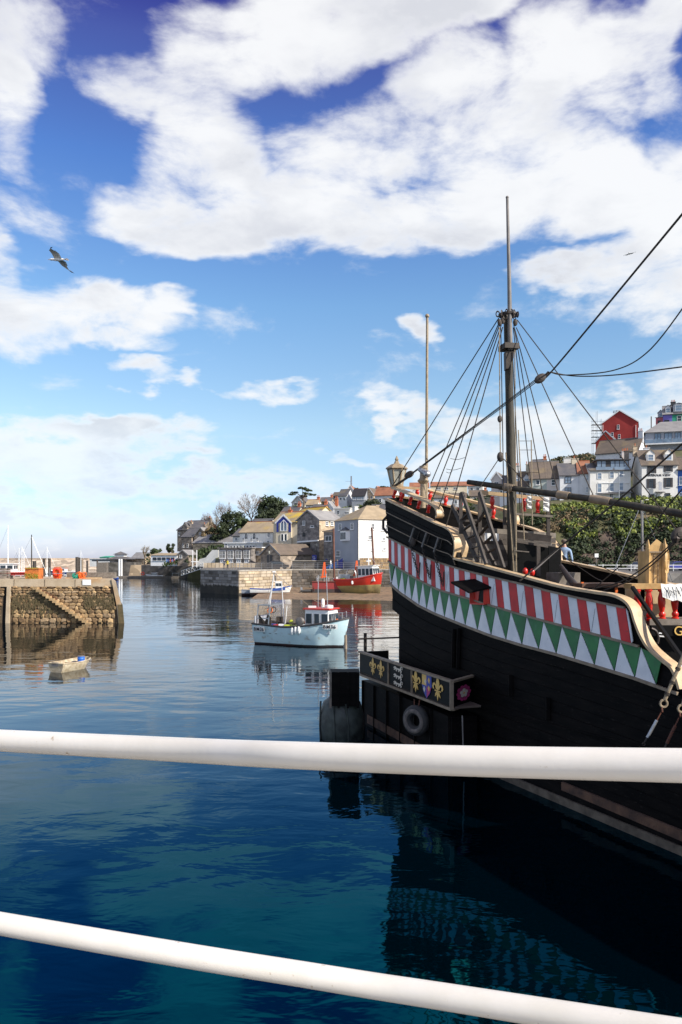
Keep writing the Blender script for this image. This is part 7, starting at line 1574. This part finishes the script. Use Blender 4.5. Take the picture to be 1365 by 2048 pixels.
# poop front: ladders, beams, posts, rail with red balusters
LY = 22.0
def stair(x0, y0, x1, y1, x2, y2, x3, y3, rungs):
    lad = MB().beam(W(x0, y0, LY), W(x1, y1, LY - 1), .07, .1).beam(W(x2, y2, LY + .6), W(x3, y3, LY - .4), .07, .1).build('ladder', 'dark_wood', ship)
    for t in rungs:
        a = W(x0, y0, LY).lerp(W(x1, y1, LY - 1), t); c = W(x2, y2, LY + .6).lerp(W(x3, y3, LY - .4), t); MB().beam(a, c, .1, .03).build('rung', 'dark_wood', lad)
stair(960, 984, 1008, 1136, 938, 1030, 991, 1132, (.25, .42, .58, .74, .9))
stair(924, 985, 973, 1128, 905, 1010, 956, 1124, (.3, .45, .6, .76, .9))
for (x, y0, y1, Y) in ((922, 986, 1068, 22.2), (960, 986, 1066, 22.2), (1097, 996, 1072, 23.2), (1077, 1092, 1152, 21.2), (1119, 1098, 1158, 22.8), (1010, 1020, 1130, 23.4)): MB().beam(W(x, y0, Y), W(x, y1, Y), .1, .1).build('post', 'dark_wood', ship)
MB().beam(W(925, 1042, 22.2), W(962, 1040, 22.2), .06).build('crossbar', 'dark_wood', ship)
MB().beam(W(1022, 1068, 23), W(1103, 1078, 22.6), .12, .2).build('deck_beam', 'dark_wood', ship)
MB().beam(W(1025, 1078, 22.9), W(1103, 1089, 22.5), .2, .06).build('deck_beam', 'weathered_wood', ship)
MB().beam(W(1020, 1027, 23.18), W(1105, 1033, 23.18), .13, .07).build('crossbar', 'weathered_wood', ship)
MB().beam(W(963, 985, 23.4), W(1101, 999, 23.2), .09, .11).build('handrail', 'cream_wood', ship)
for (x, y0, y1) in ((985, 1018, 993), (1048, 1023, 997), (1076, 1026, 1000)): baluster(W(x, y0, 23.2), W(x, y1, 23.2), .06)
for (x, w, y0, y1) in ((1060, 10, 992, 1017), (1093, 12, 994, 1022)):
    cl = MB().slab([[W(x - w / 2 + .5 * math.sin(i), y0 + (y1 - y0) * i / 5, 23.05 + .02 * (i % 2)) for i in range(6)], [W(x + w / 2 + .4 * math.sin(i), y0 + 1 + (y1 - y0) * i / 5, 23.05 - .02 * (i % 2)) for i in range(6)]], (0, .01, 0)).build('paper_notice', 'cloth', ship)
    for k in range(3): MB().beam(W(x - w * .28, y0 + 8 + k * 5, 23.0), W(x + w * .25, y0 + 8.6 + k * 5, 23.0), .01, .03).build('printed_line', 'ink', cl)
for (x0, x1, y0, y1) in ((970, 998, 1066, 1082), ): MB().prism([W(x0, y0, 22.9), W(x1, y0 + 1, 22.9), W(x1, y1, 22.9), W(x0, y1 - 1, 22.9)], (0, .02, 0)).build('paper_notice', 'cloth', ship)
# bulkhead under the poop
b = MB(); 
bh = [(925, 1058, 22.9), (1100, 1082, 23.6)]
for k in range(9):
    y0, y1 = 1056 + k * 10.5, 1066 + k * 10.5
    MB().prism([W(922, y0 - 4, 22.9), W(1112, y0 + 10, 23.7), W(1112, y1 + 10, 23.7), W(922, y1 - 4, 22.9)], (.02, .06, 0)).build('bulkhead_board', 'dark_wood' if k % 3 else 'weathered_wood', ship)
MB().prism([W(1035, 1085, 22.7), W(1100, 1096, 22.7), W(1100, 1165, 22.7), W(1035, 1150, 22.7)], (0, .05, 0)).build('deck_recess_shade', 'black_paint', ship)  # black sheet painted as shade in the recess below the poop
MB().prism([W(1098, 1092, 22.3), W(1122, 1096, 22.3), W(1122, 1160, 22.3), W(1098, 1156, 22.3)], (0, .06, 0)).build('sign_board', 'black_paint', ship)
MB().beam(W(1028, 1101, 22.5), W(1058, 1104, 22.5), .1, .03).build('shelf', 'weathered_wood', ship)
MB().beam(W(1058, 1150, 20.8), W(1118, 1096, 20.8), .05).build('tackle_bar', 'grey_pole', ship)
for (x, y) in ((1051, 1143), (1065, 1145)): 
    MB().sphere(W(x, y, 20.5), .075, 10, 7, (1, 1, 1.4)).build('red_belaying_pin', 'baluster_red', ship, smooth=True)
MB().tube([W(1122, 1132, 20.5), W(1138, 1156, 19.9), W(1152, 1172, 19.3)], [.06, .09, .09], 10).build('swivel_gun', 'iron', ship, smooth=True)
MB().box(W(1127, 1165, 20.6), (.75, .5, .55), R(25)).build('hatch_coaming', 'weathered_wood', ship)
b = MB().box(W(1195, 1170, 19.2), (1.15, .7, .1), R(8)); hb = b.build('hatch_table', 'hull_foot_brown', ship)
for (x, y) in ((1165, 1180), (1233, 1182)): MB().box(W(x, y, 19.0), (.06, .06, .4)).build('leg', 'orange', hb)
# belfry platform with red balusters, gold lettering board, timber bell tower
BY = 17.3
def lx(x0, y0, x1, y1, name, m, Y0=BY, d=.06, Y1=None):
    Y1 = Y1 or Y0; return MB().prism([W(x0, y0, Y0), W(x1, y0, Y1), W(x1, y1, Y1), W(x0, y1, Y0)], (0, d, 0)).build(name, m, ship)
lx(1264, 1168, 1420, 1178, 'platform_beam', 'gold_wood', BY, .5)
lx(1252, 1173, 1290, 1200, 'panel', 'cream_wood', BY + .9, .05)
lx(1282, 1180, 1352, 1240, 'panel', 'cream_wood', BY + .9, .05)
lx(1300, 1238, 1420, 1252, 'platform_foot', 'weathered_wood', BY - .1, .6)
lx(1303, 1251, 1420, 1272, 'name_board', 'black_paint', BY - .2, .1)
letters('Golden Hind', .3, 'gold_paint', ship, W(1348, 1262.5, BY - .22), (1, 0, -.02), (0, 0, 1), .012)
lx(1298, 1272, 1420, 1330, 'bulkhead', 'black_paint', BY + .1, .1)
for x, y1 in ((1277, 1240), (1300, 1241), (1325, 1239), (1351, 1238), (1376, 1238)): baluster(W(x, y1, BY), W(x - 2, 1179, BY), .066)
b = MB().slab([[W(x, 1168 + (1 if i % 2 else -1), BY - .12 - .03 * (i % 2)) for i, x in enumerate(rng(1322, 1400, 9))], [W(x + 4, 1168 + (26 if i < 3 else 32) + 4 * (i % 3), BY - .16 - .06 * ((i + 1) % 2)) for i, x in enumerate(rng(1322, 1400, 9))]], (0, .012, 0)); cl = b.build('canvas_drape', 'cloth', ship, smooth=True)
for k in range(9): MB().beam(W(1328 + k * 4.2, 1174 + (k * 7) % 14, BY - .23), W(1334 + k * 4, 1182 + (k * 5) % 12, BY - .26), .01, .014).build('printed_line', 'ink', cl)
# bell tower: three pointed boards and a body
tw = MB(); TY = 17.9
MB().prism([W(1292, 1168, TY), W(1333, 1168, TY), W(1333, 1103, TY), (W(1330, 1090, TY)), W(1314, 1078, TY), W(1300, 1092, TY), W(1294, 1103, TY)], (.02, .07, 0)).build('tower_board', 'gold_wood', ship)
MB().box(W(1313, 1135, TY) + Vector((0, .3, 0)), (.46, .45, .78)).build('tower_body', 'gold_wood', ship)
for x in (1296.5, 1330): MB().lathe(W(x, 1105, TY - .03), [(.06, -.76), (.06, .08), (.045, .1), (.05, .16), (.004, .34)], 4).build('pinnacle', 'gold_wood', ship)
MB().beam(W(1294, 1104, TY - .04), W(1334, 1104, TY - .04), .03, .03).build('tower_band', 'wale_wood', ship)
for k in range(1, 5): MB().beam(W(1292 + k * 8.2, 1108, TY - .012), W(1292 + k * 8.2, 1168, TY - .012), .012, .01, ).build('tower_batten', 'wale_wood', ship)
b = MB(); wc = W(1334, 1122, TY + .1)
b.torus(wc, .28, .03, 22, 6, Matrix.Rotation(R(60), 3, 'Z') @ Matrix.Rotation(R(90), 3, 'X'))
for k in range(8):
    a = 2 * math.pi * k / 8; d = Matrix.Rotation(R(60), 3, 'Z') @ Vector((math.cos(a), 0, math.sin(a))); b.tube([wc, wc + d * .4], .016, 6)
b.build('bell_wheel', 'gold_wood', ship, smooth=True)
MB().lathe(W(1351, 1077, 14.8), [(.05, -.1), (.09, 0), (.05, .1)], 8).build('rope_knot', 'iron', ship)
# black stay from the platform to the side and the anchor-like knee
MB().beam(W(1265, 1174, 16.9), W(1366, 1318, 15.2), .07, .07).build('side_stay', 'black_paint', ship)
b = MB().tube(smoothpts([W(1303, 1257, 16.6), W(1312, 1262, 16.6), W(1317, 1275, 16.6), W(1315, 1287, 16.6)], 10), .035, 8).build('hook', 'iron', ship, smooth=True)
for y in (1266, 1272): MB().beam(W(1318, y, BY - .32), W(1330, y + 1, BY - .32), .02, .03).build('painted_mark', 'trim_white', ship)
# main shrouds at the right edge: rope, thimble, bottle screw
def lanyard(x0, y0, x1, y1, x2, y2, Y, m1, m2, yE):
    a, c, d = W(x0, y0, Y), W(x1, y1, Y), W(x2, y2, Y)
    g = MB().tube([a, c], .038, 8).build('main_shroud', m1, ship, smooth=True)
    for t in (.35, .62, .85): MB().tube([a.lerp(c, t) , a.lerp(c, t + .05)], .052, 8).build('seizing', 'rope', g)
    tor = MB().torus(c + Vector((-.02, 0, -.07)), .07, .024, 14, 6, Matrix.Rotation(R(90), 3, 'X')); tor.build('thimble', 'rope_pale', ship, smooth=True)
    MB().torus(c + Vector((-.05, 0, -.19)), .045, .015, 10, 6, Matrix.Rotation(R(60), 3, 'Z') @ Matrix.Rotation(R(90), 3, 'X')).build('shackle', 'rust', ship)
    e_ = c + Vector((-.07, 0, -.24)); k1 = e_.lerp(d, .25); k2 = e_.lerp(d, .8)
    MB().tube([e_, k1], .014, 6).build('screw_rod', 'rust', ship); MB().tube([k1, k2], .03, 8).build('bottle_screw', m2, ship, smooth=True); MB().tube([k2, d], .018, 6).build('screw_rod', 'iron', ship)
    MB().torus(d, .03, .01, 8, 5, Matrix.Rotation(R(90), 3, 'X')).build('shackle', 'iron', ship)
lanyard(1372, 1300, 1330, 1400, 1288, 1488, 14.7, 'rope_pale', 'steel', 0)
lanyard(1392, 1340, 1366, 1410, 1328, 1500, 14.3, 'rope_pale', 'rust', 0)
# channel/fender timbers low on the side
for (x, y0, y1) in ((912, 1258, 1335), (922, 1256, 1338)): MB().beam(PN(x, y0, .07), PN(x - 2, y1, .07), .09, .09).build('fender_post', 'black_tar', ship)
for (x, y0, y1) in ((1100, 1395, 1440), (1025, 1350, 1392)): MB().beam(PN(x, y0, .06), PN(x, y1, .06), .1, .1).build('fender_post', 'black_tar', ship)
moulding('side_batten', lambda p: 1448 + (p - 1100) * .235 if p > 1100 else 1448 - (1100 - p) * .2, 960, 1400, .035, .05, 'black_tar', 30)
# ------------------------------------------------------------------ stern gallery (painted walkway low on the quarter)
gc, gh, gl = Vector((3.05, 20.56, 0)), Vector((3.82, 21.6, 0)), Vector((.68, 27.1, 0))
ZT, ZB = 2.6, 1.83
gd = (gl - gc); GL = gd.length; gd.normalize(); gn = Vector((-gd.y, gd.x, 0)); gn = gn if gn.x < 0 else -gn      # outward
hd = (gh - gc).normalized(); hn2 = Vector((hd.y, -hd.x, 0)); HL = (gh - gc).length
def gp(t, z, o=0.0): return gc + gd * t + Vector((0, 0, z)) + gn * o
def hp(t, z, o=0.0): return gc + hd * t + Vector((0, 0, z)) + hn2 * o
gal = MB().prism([gp(0, ZB), gp(GL, ZB - .05), gp(GL, ZT), gp(0, ZT)], -gn * .08).build('gallery_side', 'black_paint', ship)
MB().prism([hp(0.02, ZB), hp(HL, ZB), hp(HL, ZT), hp(.02, ZT)], -hn2 * .08).build('gallery_end', 'black_paint', ship)
MB().prism([gp(GL, ZB) , gp(GL, ZB) - gn * 1.1, gp(GL, ZT) - gn * 1.1, gp(GL, ZT)], -gd * .08).build('gallery_end', 'black_paint', ship)
MB().beam(gp(-.03, ZT), gp(GL, ZT), .14, .06).build('gallery_rail', 'wale_wood', ship)
MB().beam(hp(-.03, ZT + .001), hp(HL, ZT), .12, .06).build('gallery_rail', 'wale_wood', ship)
MB().beam(gp(0, ZB), gp(GL, ZB - .05), .1, .07).build('gallery_sill', 'wale_wood', ship)
MB().beam(hp(0, ZB), hp(HL * .85, ZB), .1, .07).build('gallery_sill', 'wale_wood', ship)
b = MB(); b.prism([gp(0, ZB + .01), gp(GL, ZB + .01), gp(GL, ZB + .01) - gn * 1.0, gp(0, ZB + .01) - gn * .9], (0, 0, .05)); b.build('gallery_floor', 'deck_wood', ship)
for t in (0.0, 2.55, 4.35): MB().beam(gp(t, ZB, .02), gp(t, ZT - .03, .02), .1 if t == 0 else .06, .1 if t == 0 else .05).build('gallery_post', 'wale_wood', ship)
# emblems, raised a few millimetres off the panels
def flat(name, poly, org, ex, ez, n, s, m, th=.008, par=None):
    return MB().prism([org + ex * (x * s) + ez * (z * s) + n * .004 for x, z in poly], n * th).build(name, m, par or ship)
def fleur(org, ex, n, s=.3, flip=1):
    ez = Vector((0, 0, 1)); g = []
    mid = [(0, 1), (.13, .72), (.17, .5), (.1, .2), (.05, 0), (-.05, 0), (-.1, .2), (-.17, .5), (-.13, .72)]
    f = flat('fleur_de_lis', mid, org, ex, ez, n, s, 'gold_paint')
    for d in (1, -1):
        flat('petal', [(d * .07, .05), (d * .15, .35), (d * .34, .5), (d * .5, .42), (d * .56, .2), (d * .48, .02), (d * .36, .04), (d * .42, .2), (d * .36, .33), (d * .25, .28), (d * .17, .08)][::d], org, ex, ez, n, s, 'gold_paint', par=f)
        flat('petal', [(d * .05, -.12), (d * .1, -.35), (d * .28, -.5), (d * .24, -.28), (d * .14, -.1)][::d], org, ex, ez, n, s, 'gold_paint', par=f)
    flat('bar', [(-.3, 0), (.3, 0), (.3, -.09), (-.3, -.09)], org, ex, ez, n, s * 1.02, 'gold_paint', par=f)
    flat('petal', [(0, -.75), (.09, -.4), (.05, -.1), (-.05, -.1), (-.09, -.4)], org, ex, ez, n, s, 'gold_paint', par=f)
exg = -gd
def tg(px):   # where along the gallery a pixel column falls
    u = (px - CX) / F; return (u * gc.y - gc.x) / (gd.x - u * gd.y)
for px in (747, 763): fleur(gp(tg(px), 2.2, .01), exg * 1.5, gn, .36)
for px in (833, 877): fleur(gp(tg(px), 2.22, .01), exg * 1.5, gn, .4)
def lion(org, s):
    ez = Vector((0, 0, 1)); P = [(-1, .1), (-.75, .42), (-.45, .4), (-.3, .22), (.3, .2), (.6, .3), (.62, .6), (.9, .75), (.78, .3), (.72, 0), (.9, -.2), (.8, -.45), (.6, -.42), (.66, -.22), (.45, -.08), (.3, -.42), (.1, -.42), (.18, -.1), (-.25, -.05), (-.2, -.42), (-.4, -.42), (-.45, -.02), (-.75, -.3), (-.95, -.2), (-.7, .02)]
    f = flat('heraldic_lion', P, org, exg * 2.0, ez, gn, s, 'silver_paint')
    MB().tube(smoothpts([org + exg * (2 * x * s) + ez * (z * s) + gn * .01 for x, z in ((.7, .2), (1.05, .2), (1.1, .6), (.8, .7), (.6, .9))], 10), .009, 5).build('tail', 'silver_paint', f)
for k in range(3): lion(gp(tg(797), 2.43 - k * .235, .01), .17)
so_ = gp(tg(855), 2.22, .01); ez = Vector((0, 0, 1))
shd = flat('heraldic_shield', [(-.5, .8), (.5, .8), (.52, .1), (.35, -.4), (0, -.85), (-.35, -.4), (-.52, .1)], so_, exg * 1.45, ez, gn, .42, 'blue_paint')
flat('quarter', [(-.02, .78), (-.49, .78), (-.5, .05), (-.02, .05)], so_, exg * 1.45, ez, gn, .42, 'gold_paint', .012, shd); flat('quarter', [(.02, .0), (.5, .0), (.34, -.38), (.02, -.8)], so_, exg * 1.45, ez, gn, .42, 'rose_paint', .012, shd)
for (x, z) in ((.25, .45), (-.25, -.25), (-.12, .3), (.25, -.1)): flat('charge', [(x - .1, z), (x, z + .22), (x + .12, z + .05), (x + .05, z - .2)], so_, exg * 1.45, ez, gn, .42, 'silver_paint' if x < 0 else 'gold_paint', .018, shd)
ro = hp(HL * .5, 2.2, .01)
ros = MB()
def circ(c, r, n=12, zoff=.004, hh=.006): ros_ = MB(); ros_.prism([ro + hd * 1.9 * (c[0] + r * math.cos(2 * math.pi * k / n)) + ez * (c[1] + r * math.sin(2 * math.pi * k / n)) + hn2 * zoff for k in range(n)], hn2 * hh); return ros_
rz_ = circ((0, 0), .15).build('rose_disc', 'rose_paint', ship)
for k in range(10):
    a = 2 * math.pi * k / 10; circ((.17 * math.cos(a), .17 * math.sin(a)), .055 if k % 2 else .062).build('rose_petal', 'rose_paint', rz_)
for k in range(5):
    a = 2 * math.pi * k / 5 + .3; circ((.075 * math.cos(a), .075 * math.sin(a)), .05, 12, .012).build('inner_petal', 'silver_paint', rz_)
circ((0, 0), .028, 10, .02).build('rose_heart', 'gold_paint', rz_)
# ------------------------------------------------------------------ mooring pontoon below the gallery, fenders, tyre
pon = thing('mooring_pontoon', gp(3, 0, -.5), 'low black mooring pontoon beneath the painted gallery, tied under the galleon stern', 'pontoon')
MB().prism([gp(.25, -.4, -.12), gp(GL + .1, -.4, -.12), gp(GL + .1, 1.55, -.12), gp(.25, 1.55, -.12)], -gn * .8).build('float', 'black_tar', pon)
for t in rng(.4, GL, 7): MB().beam(gp(t, 0, -.1), gp(t, 1.55, -.1), .06, .12).build('rubbing_post', 'black_tar', pon)
MB().prism([gp(.9, .12, -.1), gp(GL - .5, .12, -.1), gp(GL - .5, .42, -.1), gp(2, .36, -.1), gp(.9, .3, -.1)], gn * .02).build('weathered_board', 'hull_foot_brown', pon)
q = W(952, 1415, 20.9); MB().tube([Vector((3.3, 20.4, 1.7)), Vector((3.34, 20.35, .1))], .02, 6).build('chain', 'grey_pole', pon)
tyc = gp(1.95, .0, .16); tyc.z = H - (1441 - HY) * tyc.y / F
ty = thing('tyre_fender', tyc, 'round dusty tyre fender hanging beneath the painted gallery', 'tyre')
ty.rotation_euler = (0, 0, R(228))
MB().torus((0, 0, 0), .31, .15, 30, 12, Matrix.Rotation(R(90), 3, 'Y')).build('tyre', 'rubber', ty, smooth=True, local=True)
MB().torus((.1, 0, 0), .3, .075, 30, 8, Matrix.Rotation(R(90), 3, 'Y')).build('sidewall', 'tyre_dusty', ty, smooth=True, local=True)
for s_ in (-1, 1): MB().tube([(.0, s_ * .06, .3), (-.05, s_ * .1, .62)], .02, 6).build('chain', 'rust', ty, local=True)
# big black cushion fender with a dark timber box above
fc = W(684, 1480, 25.0); 
fd = thing('cushion_fender', (fc.x, fc.y, 0), 'huge weedy black rubber cushion fender floating at the corner of the gallery', 'fender')
MB().lathe((0, 0, -.5), [(.25, 0), (.55, .12), (.72, .45), (.76, .9), (.74, 1.3), (.62, 1.7), (.35, 1.9), (.1, 1.95)], 24).build('cushion', 'fender_weed', fd, smooth=True, local=True)
for (a, z) in ((2.2, .9), (3.4, 1.2), (4.3, .5), (4.9, 1.0)): MB().tube([(.72 * math.cos(a), .72 * math.sin(a), 1.25), (.77 * math.cos(a + .1), .77 * math.sin(a + .1), .5), (.75 * math.cos(a + .1), .75 * math.sin(a + .1), 0)], .03, 6).build('lashing_rope', 'fender_weed', fd, local=True)
bx = thing('timber_fender_box', W(690, 1412, 24.3), 'dark weathered timber box standing on top of the big rubber fender', 'timber box')
MB().box((0, .35, .55), (.95, .7, 1.1)).build('box_body', 'black_tar', bx, local=True)
for x in (-.46, -.2, .1, .42): MB().box((x, -.02, .52), (.07, .08, 1.16)).build('slat', 'weathered_wood' if x < -.4 else 'black_tar', bx, local=True)
po = thing('railing_post', W(731, 1308, 27.4), 'dark iron post with a thin bar to the hull behind the gallery corner', 'railing')
MB().tube([W(731, 1306, 27.4), W(731, 1266, 27.4)], .06, 8).build('post', 'iron', po, smooth=True); MB().tube([W(718, 1278, 27.4), W(800, 1275, 26.9)], .03, 6).build('bar', 'iron', po)
# ------------------------------------------------------------------ white railing in front of the camera and the quay we stand on
rl = thing('foreground_railing', (0, 1.6, 4.3), 'white painted tubular railing running close across the lower picture', 'railing')
def rail(pts, name='rail', k=1.0):
    P = smoothpts([W(x, y, k * .05 * F / t) for x, y, t in pts], 40); return MB().tube(P, .025 * k, 20).build(name, 'rail_white', rl, smooth=True)
rail([(-1400, 1410, 28), (0, 1481, 43), (640, 1512.5, 55), (1365, 1531, 68), (1900, 1535, 80)])
rail([(-1400, 1600, 28), (0, 1847, 42), (640, 1954, 47), (900, 1995, 50), (1365, 2068, 57), (1900, 2150, 66)], k=1.16)
for (a, c) in ((W(-1400, 1410, .05 * F / 28), W(-1400, 1600, 1.16 * .05 * F / 28)), (W(1900, 1535, .05 * F / 80), W(1900, 2150, 1.16 * .05 * F / 66))):
    MB().tube([a + Vector((0, 0, .02)), c, Vector((c.x, c.y, 4.3))], .025, 16).build('post', 'rail_white', rl, smooth=True)
structure('near_quay', MB().box((-4, -19.3, 1.15), (60, 41.8, 6.3)), 'concrete')
